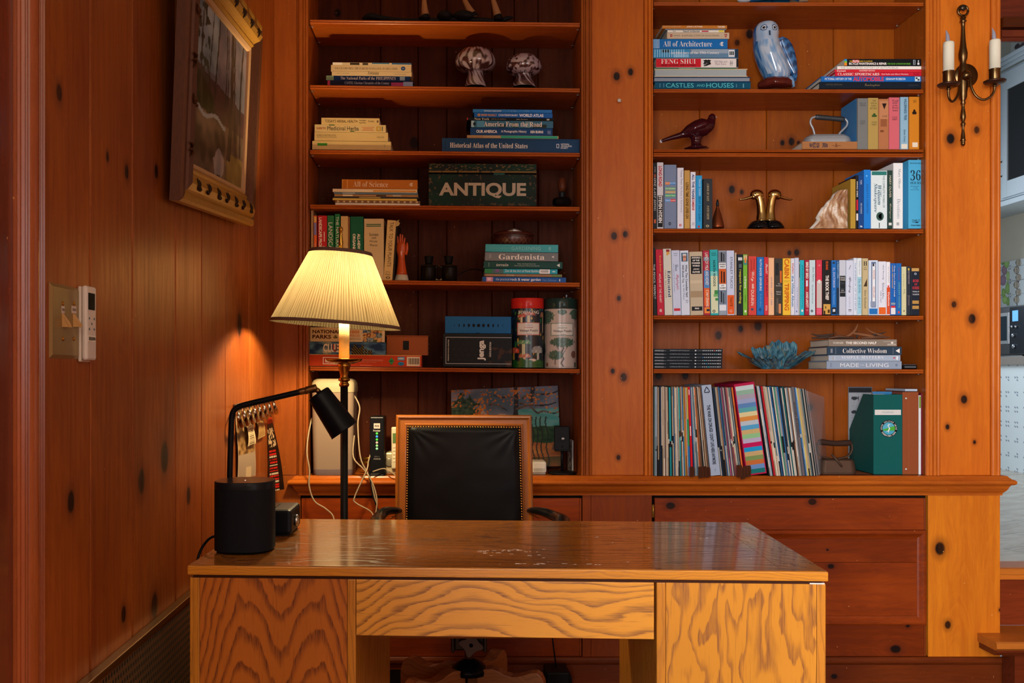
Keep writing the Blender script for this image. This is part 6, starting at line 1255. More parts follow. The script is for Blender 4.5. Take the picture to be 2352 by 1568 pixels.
# router
a = P(849, 1081, -.01); 
t = thing('router', 'slim black upright router with a column of small lights', 'router', (a.x + .026, -.01, ZL + .0003)); w = 33 * K(-.01); h = 134 * K(-.01)
MB().box(-w / 2, w / 2, 0, .13, 0, h, mat('#14161b', .3), bev=.004).build('body', t)
mb = MB(); stackr(mb, [(w / 2 + .006, .075, .01, 0), (w / 2 + .004, .072, .01, .008)], BLACK); o = mb.build('base', t); o.location = (0, .065, 0)
mb = MB(); mb.box(-w * .22, w * .22, -.0006, .001, h * .80, h * .89, mat('#c8c6c0', .5)); mb.build('label', t)
text(t, 'FIOS', 0, h * .845, w * .3, h * .03, '#2a2a2a', 'B', y=-.0012); text(t, 'Frontier', 0, h * .765, w * .5, h * .03, '#d8d8d8', 'b')
mb = MB()
for i, cc in enumerate(('#4ad84a', '#3a9af0', '#4ad84a', '#c8b0a0', '#8ad88a', '#8ad8a8')):
    z = h * (.715 - i * .052); mb.lathe([(w * .085, 0), (w * .085, .0006), (0, .0007)], (0, .0002, z), emit(cc, .5), 12, (0, -1, 0))
mb.build('light', t); text(t, 'EERO 6', 0, h * .32, w * .34, h * .02, '#7a7a7a', 'n'); text(t, 'ARRIS', 0, h * .28, w * .5, h * .022, '#a8a8a8', 'n')
# cordless phone in its cradle
a = P(897, 1072, .03)
t = thing('cordless_phone', 'silver cordless phone in its cradle half hidden by the chair', 'phone', (a.x, .03, ZL + .0003)); MSV = mat('#c2b898', .35, .2)
MB().box(-.020, .035, 0, .08, 0, .078, MSV, bev=.006).build('cradle', t)
mb = MB(); mb.lathe([(.017, 0), (.017, .002), (.012, .003), (.0, .003)], (-.004, .0002, .042), mat('#8f8a78', .3, .4), 24, (0, -1, 0)); mb.build('dial_ring', t); 
text(t, 'Bluetooth', -.003, .008, .026, .004, '#3a3a3a', 'b')
mb = MB(); mb.box(.004, .046, -.012, -.0005, .02, .172, mat('#d6ceb4', .3), bev=.005, M=Matrix.Rotation(.05, 4, 'X')); mb.build('handset', t)
mb = MB(); mb.box(.009, .042, -.0135, -.0119, .115, .15, mat('#5a7a4a', .3), M=Matrix.Rotation(.05, 4, 'X')); mb.build('screen', t)
mb = MB()
for r_ in range(5):
    for c_ in range(3): mb.box(.010 + c_ * .011, .018 + c_ * .011, -.0137, -.0119, .098 - r_ * .013, .105 - r_ * .013, mat('#e8e2cc', .4), bev=.001, M=Matrix.Rotation(.05, 4, 'X'))
mb.build('key', t)
# unframed landscape painting leaning on the back
def landscape(u, v):
    cl = nz(u * 4, v * 3, 1) + .5 * nz(u * 9, v * 8, 2)
    c = mixc(hx('#4a5c6a'), hx('#8a8494'), .5 + cl) if v > .45 else hx('#3f7f7a')
    if .55 < v < .85 and u < .55 and cl > .05: c = mixc(hx('#a08a84'), hx('#c0a890'), cl)
    if .30 < v < .72 and u > .62: c = mixc(hx('#3f8a88'), hx('#6a9a98'), nz(u * 8, v * 20, 3) + .5)
    if v < .50 + .05 * nz(u * 8, 0, 3) and .05 < u: c = mixc(hx('#1f3a2c'), hx('#37563a'), nz(u * 20, v * 20, 4) + .5)
    if v < .30 + .04 * nz(u * 5, 2, 1): c = mixc(hx('#8a5230'), hx('#b07848'), nz(u * 7, v * 16, 5) + .5)
    if v < .12: c = mixc(hx('#30402c'), hx('#7a4a2c'), nz(u * 9, v * 9, 6) + .5)
    if u < .30 and v > .30 and math.hypot((u - .12) / .17, (v - .70) / .28) + .5 * nz(u * 16, v * 14, 7) < .85: c = mixc(hx('#22382e'), hx('#46584a'), nz(u * 30, v * 28, 8) + .5)
    for ux in (.10, .135, .75, .79, .83, .88):
        if abs(u - ux - .01 * math.sin(v * 20)) < .006 and v < (.7 if ux < .5 else .62): c = hx('#2a3230')
    tx = .60 + .05 * (v - .7) - .08 * max(0, v - .85)
    if abs(u - tx) < .020 + .012 * max(0, .8 - v) * 2 and v > .25: c = hx('#2c2e32')
    if abs(u - (.70 + .14 * (v - .5))) < .02 and v > .80: c = hx('#34343a')
    for (u0, v0, u1, v1, w_) in ((.60, .72, .98, .80, .012), (.62, .84, .40, .92, .010), (.64, .80, .90, .60, .012), (.66, .86, 1.0, .94, .012), (.35, .80, .60, .70, .009), (.28, .96, .45, .86, .007), (.80, .66, 1.0, .68, .01), (.94, .20, 1.0, .62, .018)):
        t_ = ((u - u0) * (u1 - u0) + (v - v0) * (v1 - v0)) / ((u1 - u0) ** 2 + (v1 - v0) ** 2)
        if 0 < t_ < 1:
            d = math.hypot(u - u0 - t_ * (u1 - u0), v - v0 - t_ * (v1 - v0) - .02 * math.sin(t_ * 6))
            if d < w_ * (1.2 - t_ * .6): c = hx('#5a4a42') if (v - v0 - t_ * (v1 - v0)) > 0 else hx('#2a2628')
    lf = nz(u * 40, v * 34, 9) + .5 * nz(u * 9, v * 8, 2)
    if v > .66 and lf > .26 and (v > .78 or u > .85 or .2 < u < .38): c = mixc(hx('#9a4a24'), hx('#c88a3a'), nz(u * 60, v * 60, 3) + .5)
    return c
Pa, Pb = P(1035.6, 896, .13), P(1281, 885.5, .13); Ya = .215
tl_, tr_ = P(1036, 896, .20), P(1281, 885.5, .20)
wv = (tr_ - tl_).length; ang_ = math.atan2(tr_.z - tl_.z, tr_.x - tl_.x); th_ = .006
hgt = .300
t = thing('landscape_painting', 'unframed painting of an autumn tree by a lake leaning behind the chair', 'painting', (tl_.x + .004, .14, ZL + .001), rot=(0, 0, 0))
ax_u = (tr_ - tl_).normalized(); bl_ = Vector((tl_.x + .006, .135, ZL + .002)); ax_v = (tl_ - bl_); 
br_ = bl_ + (tr_ - tl_); org_ = Vector(t.location); nn = ax_u.cross(ax_v).normalized()
if nn.y > 0: nn = -nn
lift = max(0, ZL + .001 - br_.z); 
def cp(u, v, d=0): return bl_ + (br_ - bl_) * u + ax_v * v + nn * d
mb = MB(); mb.raster(170, 120, lambda u, v: cp(u, v, .0025), landscape, vcol(.6))
cs = [cp(0, 0, .0022), cp(1, 0, .0022), cp(1, 1, .0022), cp(0, 1, .0022), cp(0, 0, -.003), cp(1, 0, -.003), cp(1, 1, -.003), cp(0, 1, -.003)]
mb.add(cs, [(0, 1, 2, 3), (4, 5, 6, 7), (0, 1, 5, 4), (1, 2, 6, 5), (2, 3, 7, 6), (3, 0, 4, 7)], mat('#8a7458', .7)); mb.build('canvas', t, org_)
# phone stand
c = P(1293, 1084, .03)
t = thing('phone_stand', 'black round-based phone holder in front of the painting', 'phone stand', (c.x, .05, ZL + .0003)); k = K(.03)
MB().lathe([(.051, 0), (.053, .002), (.052, .006), (.045, .0085), (0, .009)], (0, 0, 0), BLACK, 40).build('base', t)
MB().tube([(0, .01, .008), (0, .01, .10)], .005, BLACK, 14).build('post', t)
mb = MB(); mb.box(-.0285, .0285, -.006, .001, .082, .172, mat('#101216', .5), bev=.006, M=Matrix.Rotation(-.12, 4, 'X')); mb.box(-.0285, .0285, -.02, -.005, .080, .086, BLACK, bev=.002, M=Matrix.Rotation(-.12, 4, 'X')); mb.build('cradle', t)
mb = MB(); mb.ell((0, -.024, .128), .006, .001, .005, mat('#8a8a8a', .3, .5), 14, 8); mb.build('emblem', t)
a = P(1239, 1086, .02)
t = thing('white_adapter', 'small white ridged plastic hub between chair and phone holder', 'hub', (a.x, .02, ZL + .0003))
MB().box(-.026, .026, 0, .09, .004, .046, mat('#d8d4cc', .35), bev=.007).build('body', t)
mb = MB(); [mb.box(-.020 + i * .0045, -.018 + i * .0045, -.0004, .002, .012, .022, mat('#8a8884', .5)) for i in range(9)]; mb.build('vent_slot', t)
MB().box(-.022, .022, .004, .085, 0, .0045, mat('#9a9894', .5)).build('foot', t)
mb = MB(); q0, q1 = P(1304, 1073, .12), P(1317, 1070, .07)
mb.raster(6, 24, lambda u, v: (q0.x + (q1.x - q0.x) * u, .12 - .05 * u, ZL + .001 + (.118) * v), lambda u, v: hx('#c8ccd0') if u > .82 else mixc(hx('#2a2c30'), hx('#8a8078'), nz(u * 7, v * 12, 2) + .45), vcol(.5)); mb.box(q0.x + .001, q1.x, .1215, .124, ZL + .001, ZL + .118, WHITE)
tag(mb.build('postcard', base=True), 'narrow patterned card standing behind the phone holder', 'card')
# ================================================================ right bay ornaments
# ceramic on the top shelf, only its foot in view
Y = .09; b = P(1775, 6, Y); t = thing('ceramic_fish', 'blue and yellow ceramic figure on the top shelf, only its underside in view', 'figurine', tuple(b)); k = K(Y)
mb = MB(); loft(mb, [(6 * k, 0, 0, 52 * k, 20 * k), (6 * k, 0, 6 * k, 62 * k, 26 * k), (4 * k, 0, 30 * k, 70 * k, 30 * k), (0, 0, 60 * k, 50 * k, 26 * k), (0, 0, 80 * k, 10 * k, 8 * k)], vcol(.15, .5, .4), 40,
    lambda u, v: hx('#a88a2a') if abs(u - .5) < .09 and v < .35 else (hx('#1d4a7a') if ((u * 40) % 1 + (v * 30) % 1) > .7 else hx('#2f7aa8')), 4); mb.build('body', t)
mb = MB(); mb.ell((-66 * k, 0, 6 * k), 16 * k, 10 * k, 6 * k, mat('#c8ccd0', .2)); mb.ell((60 * k, 0, 4 * k), 22 * k, 12 * k, 4 * k, mat('#b89a7a', .3)); mb.build('fin', t)
# owl
Y = .115; k = K(Y); b = P(1783, 203, Y)
t = thing('owl_figurine', 'blue and white glazed ceramic owl on a brown base', 'figurine', tuple(b))
MV5 = vcol(.10, .5, .6)
BL = hx('#1f64a4'); LB = hx('#7fa6cc'); WHc = hx('#bccad8'); DB = hx('#143a64')
def owlc(u, v):
    # u .5 is the front; u<.5 is the viewer's left
    a = (u - .5) * 2 * PI; x = math.sin(a); n = nz(x * 2.5, v * 4, 1); st = nz(a * 6, v * 9, 4)
    if v > .53:
        fx = x + .10; 
        for ex in (-.42, .40):
            d = math.hypot((x - ex + .02) / .24, (v - .755) / .055) if abs(a) < 1.6 else 9
            if d < .42: return hx('#101820')
            if d < .68: return hx('#dfe6ea')
            if d < 1.0: return mixc(DB, LB, .3)
        if abs(x + .04) < .08 and .60 < v < .70 and abs(a) < 1: return hx('#16304e')
        c = mixc(WHc, LB, .25 + n * .6)
        if a < -1.15 or v > .93: c = mixc(BL, LB, .3 + n)
        if abs(a) > 1.9: c = BL
        return c
    if abs(a) > 2.0: return mixc(BL, DB, st + .5)
    if a < -1.0: return mixc(BL, LB, .5 + st * 1.6)
    c = mixc(WHc, LB, .35 + st * 2.0 + (.5 - v) * .4)
    if v < .12: c = mixc(c, BL, .25 + n)
    return c
def q(px, py): return ((px - 1783) * k, (203 - py) * k)
secs = []
for (l, r, py, ry) in ((1766, 1806, 188, 24), (1757, 1812, 180, 30), (1748, 1814, 165, 34), (1740, 1808, 146, 36), (1734, 1800, 128, 37), (1731, 1793, 112, 35), (1730.5, 1789, 98, 33), (1731, 1787, 88, 31), (1730, 1788, 76, 30), (1733, 1786, 64, 28), (1741, 1779, 55, 22), (1753, 1769, 51.2, 9)):
    x0, z_ = q(l, py); x1, _ = q(r, py); secs.append(((x0 + x1) / 2, 0, z_, (x1 - x0) / 2, ry * k))
mb = MB(); loft(mb, secs, MV5, 90, owlc, 10); mb.build('body', t)
def wingc(u, v):
    s = math.sin(v * 46 + math.sin(u * 40) * .8); return mixc(DB, mixc(BL, LB, .4), .5 + .5 * s + nz(u * 20, v * 20, 3))
mb = MB()
wp = [(1782, 98, 3), (1786, 92, 9), (1793, 98, 15), (1801, 112, 18), (1809, 130, 17), (1816, 148, 14), (1822, 165, 10), (1826, 180, 5), (1828, 186, 1)]
def wpos(u, v):
    t_ = v * (len(wp) - 1); i = min(int(t_), len(wp) - 2); f = t_ - i; px = wp[i][0] * (1 - f) + wp[i + 1][0] * f; py = wp[i][1] * (1 - f) + wp[i + 1][1] * f; w_ = wp[i][2] * (1 - f) + wp[i + 1][2] * f
    a = 2 * PI * u; x, z_ = q(px + w_ * .9 * math.cos(a), py - w_ * .35 * math.cos(a)); return (x, -.022 + .030 * v * .8 + .014 * math.sin(a) * min(1, w_ / 8), z_)
mb.raster(40, 60, wpos, wingc, MV5, True)
mb.build('wing', t)
mb = MB(); x0, z0_ = q(1811, 178); x1, z1_ = q(1823, 201); mb.tube([(x0, .0, z0_), ((x0 + x1) / 2 + .002, .0, (z0_ + z1_) / 2), (x1, .0, z1_ + .002)], [.013, .012, .006], mat('#7fa3c8', .12, coat=.5, var=.3), 14); mb.build('tail', t)
mb = MB(); x0, z0_ = q(1761.0, 84); mb.lathe([(.0055, 0), (.005, .004), (.0015, .009), (0, .010)], (q(1767, 73)[0], -.030, q(1767, 73)[1]), mat('#143052', .15, coat=.5), 14, (0, -1, -.6)); mb.build('beak', t)
mb = MB(); mb.lathe([(36 * k, 0), (38.5 * k, 3 * k), (37 * k, 12 * k), (31 * k, 19 * k), (20 * k, 21 * k), (0, 22 * k)], (-4 * k, 0, 0), mat('#5a2018', .15, coat=.5, var=.5), 40, rmod=lambda a, h: 1 + .05 * math.sin(5 * a + h * 90) + .03 * math.sin(11 * a)); mb.build('base', t)
# pheasant
Y = .10; k = K(Y); b = P(1600, 342, Y)
t = thing('pheasant_figurine', 'dark red glass pheasant on a flared foot, left of the flat iron', 'figurine', tuple(b)); MR = mat('#3a0f16', .08, coat=.7, var=.5)
def w3(px, py, y=0.0): return Vector(((px - 1600) * k, y, (342 - py) * k))
mb = MB(); mb.lathe([(28 * k, 0), (27 * k, 1.5 * k), (15 * k, 5 * k), (11 * k, 12 * k), (12 * k, 20 * k), (17 * k, 27 * k)], w3(1599, 342), MR, 28, rmod=lambda a, h: 1 + .05 * math.sin(12 * a)); mb.build('base', t)
mb = MB(); mb.tube([w3(1518, 324.5), w3(1540, 317), w3(1565, 310), w3(1583, 302), w3(1600, 296), w3(1616, 292), w3(1628, 286), w3(1634, 276), w3(1634, 268), w3(1631, 263)], [3 * k, 5 * k, 7 * k, 15 * k, 19.5 * k, 21 * k, 15.5 * k, 9.5 * k, 9 * k, 4 * k], MR, 20, flat=1.0); mb.build('body', t)
mb = MB(); mb.lathe([(4.5 * k, 0), (3 * k, 5 * k), (0, 11 * k)], w3(1637, 267), mat('#b8a0a4', .1), 10, (1, 0, -.25)); mb.build('beak', t)
mb = MB(); 
for s in (-1, 1): mb.tube([w3(1572, 307, s * 15 * k), w3(1592, 299, s * 21 * k), w3(1612, 290, s * 20 * k), w3(1624, 287, s * 13 * k)], [1 * k, 6.5 * k, 8 * k, 2 * k], mat('#43141c', .1, coat=.6, var=.6), 12)
mb.build('wing', t)
mb = MB(); mb.ell(w3(1518.5, 324.5), 3.5 * k, 3 * k, 4 * k, mat('#d8d0d4', .1)); mb.build('tail_tip', t)
# flat iron on the brown novel
Y = .09; k = K(.05); zt_ = zy(323.6, .026)
t = thing('flat_iron', 'antique silver-grey flat iron resting on a brown novel', 'iron', ((1907 - CX) * k, .085, zt_ + .0003)); MI = mat('#a4aaae', .42, .35, spec=.5, var=.3)
def w4(px, py): return ((px - 1907) * k, (324.3 - py) * k)
mb = MB()
def foot(sx, yy):
    pts = []; sx *= 1.42
    for i in range(25): 
        a = -PI / 2 + PI * i / 24; pts.append((sx * .5 * math.cos(a) * .55 + sx * .28, yy * math.sin(a)))
    for i in range(13): a = PI / 2 + PI * i / 12; pts.append((-sx * .62 + .25 * sx * math.cos(a) * .8, yy * math.sin(a) * .9))
    return [(x + .13 * sx, y) for x, y in pts]
rows = [(56, .042, 0), (57, .043, 3), (56, .042, 8), (53, .039, 14), (50, .036, 16.5), (44, .030, 20)]
vs = []; n = None
for (hw, hd, z_) in rows:
    ring = foot(hw * k, hd); n = len(ring); vs += [(x, y, z_ * k) for x, y in ring]
fs = [(j * n + i, j * n + (i + 1) % n, (j + 1) * n + (i + 1) % n, (j + 1) * n + i) for j in range(len(rows) - 1) for i in range(n)] + [tuple(range(n)), tuple((len(rows) - 1) * n + i for i in range(n))]
mb.add(vs, fs, MI, False); mb.build('body', t)
mb = MB()
def hp(px, py): x, z_ = w4(px, py); return (x, 0, z_)
mb.tube([hp(1880, 306), hp(1878, 296), hp(1875, 286), hp(1870, 276), hp(1870, 268), hp(1874, 262), hp(1884, 259)], [.004] * 7, MI, 10); mb.build('handle_strap', t)
mb = MB(); mb.tube([hp(1934, 305), hp(1938, 297), hp(1947, 288), hp(1954, 280), hp(1955, 271), hp(1950, 265), hp(1944, 264)], [.004] * 7, MI, 10); mb.build('handle_strap', t)
mb = MB(); a_, b_2 = Vector(hp(1881, 260)), Vector(hp(1948, 266)); mb.tube([a_, a_.lerp(b_2, .08), a_.lerp(b_2, .5), a_.lerp(b_2, .92), b_2], [.007, .0095, .0088, .0098, .007], mat('#4c5054', .4, .6, var=.5), 16); mb.build('grip', t)
# blue front board of the first western novel
# copper vessel at the end of the music books
Y = .06; k = K(Y); b = P(1648, 524, Y); t = thing('copper_vessel', 'small copper vase standing against the charcoal book', 'vase', tuple(b)); MCp = mat('#8a4a2c', .3, .8, var=.3)
MB().lathe([(14 * k, 0), (15 * k, 2 * k), (15 * k, 4 * k), (13 * k, 14 * k), (9 * k, 30 * k), (5 * k, 42 * k), (2.6 * k, 50 * k), (2.6 * k, 60 * k)], (0, 0, 0), MCp, 28).build('body', t)
mb = MB(); mb.lathe([(3.2 * k, 50 * k), (3.6 * k, 54 * k), (3 * k, 60 * k), (1.5 * k, 66 * k)], (0, 0, 0), mat('#2f3134', .4, .5), 16); mb.build('neck', t)
# ducks
MBR2 = mat('#c4a66a', .22, 1.0, var=.12)
for s, cx, nm in ((-1, 1738, 'left-facing brass duck head bookend with black base'), (1, 1779, 'right-facing brass duck head bookend with black base')):
    Y = .09; k = K(Y); b = P(cx, 525, Y); t = thing('duck_bookend', nm, 'bookend', tuple(b), 'brass duck head bookends')
    def w5(dx, py): return Vector((s * dx * k, 0, (525 - py) * k))
    mb = MB(); mb.tube([w5(-11, 507), w5(-10.5, 490), w5(-9, 472), w5(-6, 456), w5(-2, 447), w5(2.5, 443.5)], [13.5 * k, 10.5 * k, 9.6 * k, 9.8 * k, 10 * k, 6 * k], MBR2, 24)
    mb.ell(w5(0, 447), 15.5 * k, 11 * k, 12 * k, MBR2, 28, 18); mb.ell(w5(7.5, 452), 7 * k, 8 * k, 6.5 * k, MBR2, 20, 12)
    mb.lathe([(14.5 * k, 0), (14.8 * k, 1.5 * k), (13.6 * k, 3 * k)], w5(-11.5, 508), MBR2, 24); mb.build('head', t)
    mb = MB(); mb.tube([w5(9, 451.5), w5(17, 454), w5(28, 457), w5(37, 458.3), w5(41, 458)], [6.6 * k, 5 * k, 4.0 * k, 3.4 * k, 1.4 * k], MBR2, 14, flat=.62); mb.build('bill', t)
    mb = MB(); [mb.ell(w5(6, 447) + Vector((0, y_ * k, 0)), 1.7 * k, 1.2 * k, 1.7 * k, mat('#5a4018', .2, .8), 10, 8) for y_ in (-9.8, 9.8)]; mb.build('eye', t)
    mb = MB(); mb.lathe([(27 * k, 0), (26.5 * k, 2 * k), (23 * k, 9 * k), (17 * k, 15.5 * k), (13 * k, 17.5 * k)], w5(-6 + 1, 525), mat('#0d0f12', .15, coat=.5), 32, rmod=lambda a, h: 1 + .012 * math.sin(18 * a)); 
    for i, v_ in enumerate(mb.v): mb.v[i] = (max(v_[0], -19.6 * k) if s > 0 else min(v_[0], 19.6 * k), v_[1], v_[2])
    mb.build('base', t)
# petrified wood
Y = .012; k = K(Y); b = P(1902, 524.8, .02)
out = [(1859, 524.8), (1870, 513), (1876, 505), (1874, 500), (1881, 487), (1887, 477), (1893, 473), (1899, 463), (1908, 456), (1913, 446), (1926, 437), (1938, 435), (1945, 436), (1947, 446), (1947, 524.8)]
def rockc(u, v):
    n = nz(u * 4 + v * 3, v * 3, 1) + .6 * nz(u * 14 + v * 8, v * 3 - u * 4, 2) + .3 * nz(u * 40, v * 40, 3)
    c = mixc(hx('#8a5a34'), hx('#d8b894'), .55 + n); 
    if n > .35: c = hx('#e6d8c4')
    if u < .10: c = hx('#c8c0b4')
    return c
mb = MB()
def rpos(u, v):
    # scanline between the left profile and the right edge, bulged
    py = 524.8 + (435.5 - 524.8) * v
    xl_ = None
    for (p, q_) in zip(out[:11], out[1:12]):
        if min(p[1], q_[1]) - .01 <= py <= max(p[1], q_[1]) + .01:
            f = (py - p[1]) / (q_[1] - p[1]) if abs(q_[1] - p[1]) > 1e-6 else 0; xx = p[0] + (q_[0] - p[0]) * f; xl_ = xx if xl_ is None else min(xl_, xx)
    if xl_ is None: xl_ = 1938
    px = xl_ + (1947.3 - xl_) * u; bul = math.sin(PI * min(1, u * 1.0)) ** .5 * .008 + .006 * nz(u * 5, v * 5, 4)
    p_ = P(px, py, .014); return Vector((p_.x, .016 - bul, p_.z))
mb.raster(70, 70, rpos, rockc, vcol(.35, .5, .2, .25), True)
mb.prism([(P(x, y, .016).x, P(x, y, .016).z) for x, y in out], .0165, .026, mat('#b08a64', .6, var=.3), 'y')
o = mb.build('petrified_wood', base=True); tag(o, 'jagged slab of orange-brown petrified wood propped against the gold book', 'rock')
# striped print on the gold book's side board
mb = MB(); xg = xp(1953.5, .028) - .0004; 
for i, cc in enumerate(['#1d1d22', '#2a7ab8', '#b8402a', '#d0a030', '#2a7ab8', '#1d1d22', '#b8402a', '#2a7ab8', '#1d1d22', '#3a9ad0', '#2a7ab8', '#1d1d22'] * 2):
    z_ = zy(445 + i * 2.6, .028); mb.box(xg - .0003, xg, .046, .16, z_ - .0016, z_, mat(cc, .4))
gb = [o_ for o_ in bpy.data.objects if o_.get('label', '').startswith('gold book with striped')][0]
o = mb.build('striped_print', org=tuple(gb.location)); o.parent = gb; o.location = (0, 0, 0)
wb = [o_ for o_ in bpy.data.objects if o_.get('label', '').startswith('worn grey-spined novel')][0]
mb = MB(); x_ = xp(1969.6, .026) - .0006; mb.box(x_ - .0004, x_ + .0002, .034, .172, wb.location.z + .001, wb.location.z + .186, mat('#3f86c0', .45, var=.2)); o = mb.build('front_board', org=tuple(wb.location)); o.parent = wb; o.location = (0, 0, 0)
# blue leaf bowls
Y = .11; k = K(Y); b = P(1782, 847.5, Y)
t = thing('leaf_bowl', 'ruffled blue-green ceramic leaf bowl of joined petals', 'bowl', tuple(b)); MLf = vcol(.16, .5, .5)
def petal(bx, by, ang, L, H_, Wd, curl, sd, rfl=1.0):
    mb = MB(); ca, sa = math.cos(ang), math.sin(ang)
    def pos(u, v, off=0.0):
        s = (u - .5) * 2; wv = Wd * (.30 + .70 * math.sin(min(1, v * 1.05) * PI * .5)) * s
        ruff = (.0085 * math.sin(s * 5.5 + sd) + .0022 * math.sin(s * 15 + sd * 2)) * v ** 2 * rfl + .010 * s * s * v
        r_ = L * (v ** .9) + curl * v ** 4 - .35 * Wd * s * s * v; z_ = H_ * (v ** 1.15) * (1 - .16 * s * s) + .004 * math.sin(s * 13 + sd) * v ** 3 + .004
        rr = r_ + ruff; return Vector((bx + ca * rr - sa * wv, by + sa * rr + ca * wv, z_ + ruff * .4 - off))
    def col(u, v):
        n = math.sin((u - .5) * 130 + nz(u * 6, v * 3, sd) * 6); c = mixc(hx('#1d4a66'), hx('#7fb4be'), .42 + .30 * n + .5 * nz(u * 12, v * 5, sd + 3))
        if nz(u * 9, v * 5, sd + 7) > .36: c = mixc(c, hx('#8a7a54'), .6)
        return c
    mb.raster(100, 34, lambda u, v: pos(u, v), col, MLf, True); mb.raster(70, 34, lambda u, v: pos(u, v, .0022 + .002 * (1 - v)), col, MLf, True)
    return mb.build('petal', t)
for args in [(-.030, 0, 2.9, .078, .056, .042, .022, 1.0), (-.030, -.01, -2.3, .052, .036, .058, .020, 2.2), (-.030, 0, 1.75, .022, .078, .050, .010, 3.1), (-.022, -.015, -1.2, .022, .046, .050, .012, 4.5),
             (.032, 0, .12, .078, .062, .054, .020, 5.2), (.026, .005, 1.4, .020, .100, .056, .010, 6.0), (.034, -.01, -.9, .052, .046, .060, .016, 7.7), (.016, -.012, -1.8, .020, .066, .052, .012, 8.1)]: petal(*args)
for cx_ in (-.035, .030): MB().lathe([(.020, 0), (.022, .003), (.018, .012), (.010, .016)], (cx_, -.005, 0), mat('#2f6a80', .2, coat=.4, var=.3), 24).build('foot', t)
# driftwood on the stack
k = K(.07); zt_ = zy(779, .026)
MDR = [mat('#8a5a3a', .6, var=.35), mat('#4a3a32', .7, var=.4), mat('#6a4a38', .6, var=.4)]
def wd(px, py, y=.07): p = P(px, py, .07); return Vector((p.x, y, max(p.z, zt_ + .003)))
t = thing('driftwood', 'tangle of bare driftwood sticks on top of the taupe book', 'driftwood', (wd(1955, 778).x, .07, zt_ + .0002)); og = t.location.copy()
for pts, rs, mi in [([wd(1930, 777), wd(1950, 770), wd(1962, 760), wd(1968, 750), wd(1970.5, 743)], [.003, .0055, .005, .0035, .0008], 0), ([wd(1960, 765), wd(1975, 768, .06), wd(1990, 771, .05), wd(2005, 774, .05)], [.004, .006, .006, .003], 0),
    ([wd(1870, 766, .1), wd(1885, 770, .09), wd(1905, 769, .08), wd(1924, 765, .08)], [.001, .004, .004, .001], 1), ([wd(1869, 776, .09), wd(1895, 774, .08), wd(1930, 775, .07), wd(1960, 776, .06)], [.002, .005, .006, .003], 1),
    ([wd(1992, 753, .08), wd(2003, 761, .08), wd(2014, 767, .07), wd(2030, 771, .07)], [.0008, .003, .004, .003], 0), ([wd(2036, 761, .07), wd(2027, 765, .07), wd(2012, 768, .07), wd(1998, 770, .07)], [.0006, .003, .004, .003], 1),
    ([wd(1975, 777, .06), wd(2000, 775, .05), wd(2025, 774, .06), wd(2042, 775, .06)], [.003, .006, .005, .0015], 2), ([wd(1900, 777, .06), wd(1925, 772, .06), wd(1950, 775, .06)], [.002, .005, .003], 2), ([wd(1966, 762), wd(1969, 770), wd(1968, 777)], [.005, .005, .004], 1)]:
    mb = MB(); mb.tube(pts, rs, MDR[mi], 8); mb.build('stick', t, og)
# phone on the shelf
p0 = P(2073, 846.5, .02); t = thing('handset', 'black handset lying right of the blue grey design books', 'phone', (p0.x + .026, .02, zy(847.6, .02)))
mb = MB(); rz = Matrix.Rotation(-.12, 4, 'Z'); mb.box(-.022, .027, .0, .15, 0, .016, BLACKG, bev=.005, M=rz); mb.build('body', t)
mb = MB(); mb.box(-.018, .023, .008, .14, .0158, .0168, mat('#5f7a94', .3), M=rz); mb.build('keypad', t)
# ================================================================ records on the ledge
gR = 'vinyl records leaning on the ledge'
rs = random.Random(11)
def record(xt0, xt1, xb0, xb1, yt, yb, cols, label, thick=None, dep=.262, Y=-.032, name='record_sleeve', cat='record'):
    k = K(Y); a = P((xb0 + xb1) / 2, yb, Y); b = P((xt0 + xt1) / 2, yt, Y); L = math.hypot(b.x - a.x, b.z - a.z); w = max(.0012, (min(xt1 - xt0, xb1 - xb0)) * k * .94)
    th = math.atan2(b.x - a.x, b.z - a.z); cz_ = ZL + .0004 + abs(math.sin(th)) * w / 2
    t = thing(name, label, cat, (a.x, Y, cz_), gR, (0, th, 0))
    mb = MB(); n = len(cols); z = 0
    tot = sum(c[1] for c in cols)
    for (c, f) in cols:
        z1 = z + L * f / tot; mb.box(-w / 2, w / 2, 0, dep, z, z1, mat(c, .5, var=.12)); z = z1
    mb.build('sleeve', t)
    return t, w, L
def cols_for(base, sd):
    r_ = random.Random(sd); out = []; n = r_.choice([1, 1, 3, 5, 7])
    for i in range(n): out.append((shade(base, r_.uniform(.8, 1.12)), r_.uniform(.5, 1.5)))
    if r_.random() < .35: out.insert(len(out) // 2, ('#1b1d20' if sum(hx(base)) > 1.4 else '#c8c4b8', r_.uniform(.1, .5)))
    return out
NAMES = {'w': ('#cfc9bd', 'white'), 'c': ('#bda98a', 'cream'), 'k': ('#1d2329', 'black'), 'g': ('#8a8e90', 'grey'), 't': ('#5f7f86', 'blue grey'), 'a': ('#1fa6b0', 'aqua'), 'b': ('#2f6fa8', 'blue'), 'n': ('#1c3450', 'navy'), 'o': ('#cf6a2a', 'orange'), 'y': ('#c8b45a', 'yellow'), 'r': ('#c01c2c', 'bright red'), 'm': ('#7a5a44', 'brown'), 'p': ('#b04a6a', 'pink'), 'v': ('#5a4a6a', 'purple'), 'e': ('#4fae8a', 'green'), 'l': ('#9fb4c8', 'pale blue'), 'd': ('#14696f', 'teal')}
ORD = ['first', 'second', 'third', 'fourth', 'fifth', 'sixth', 'seventh', 'eighth', 'ninth', 'tenth', 'eleventh', 'twelfth']
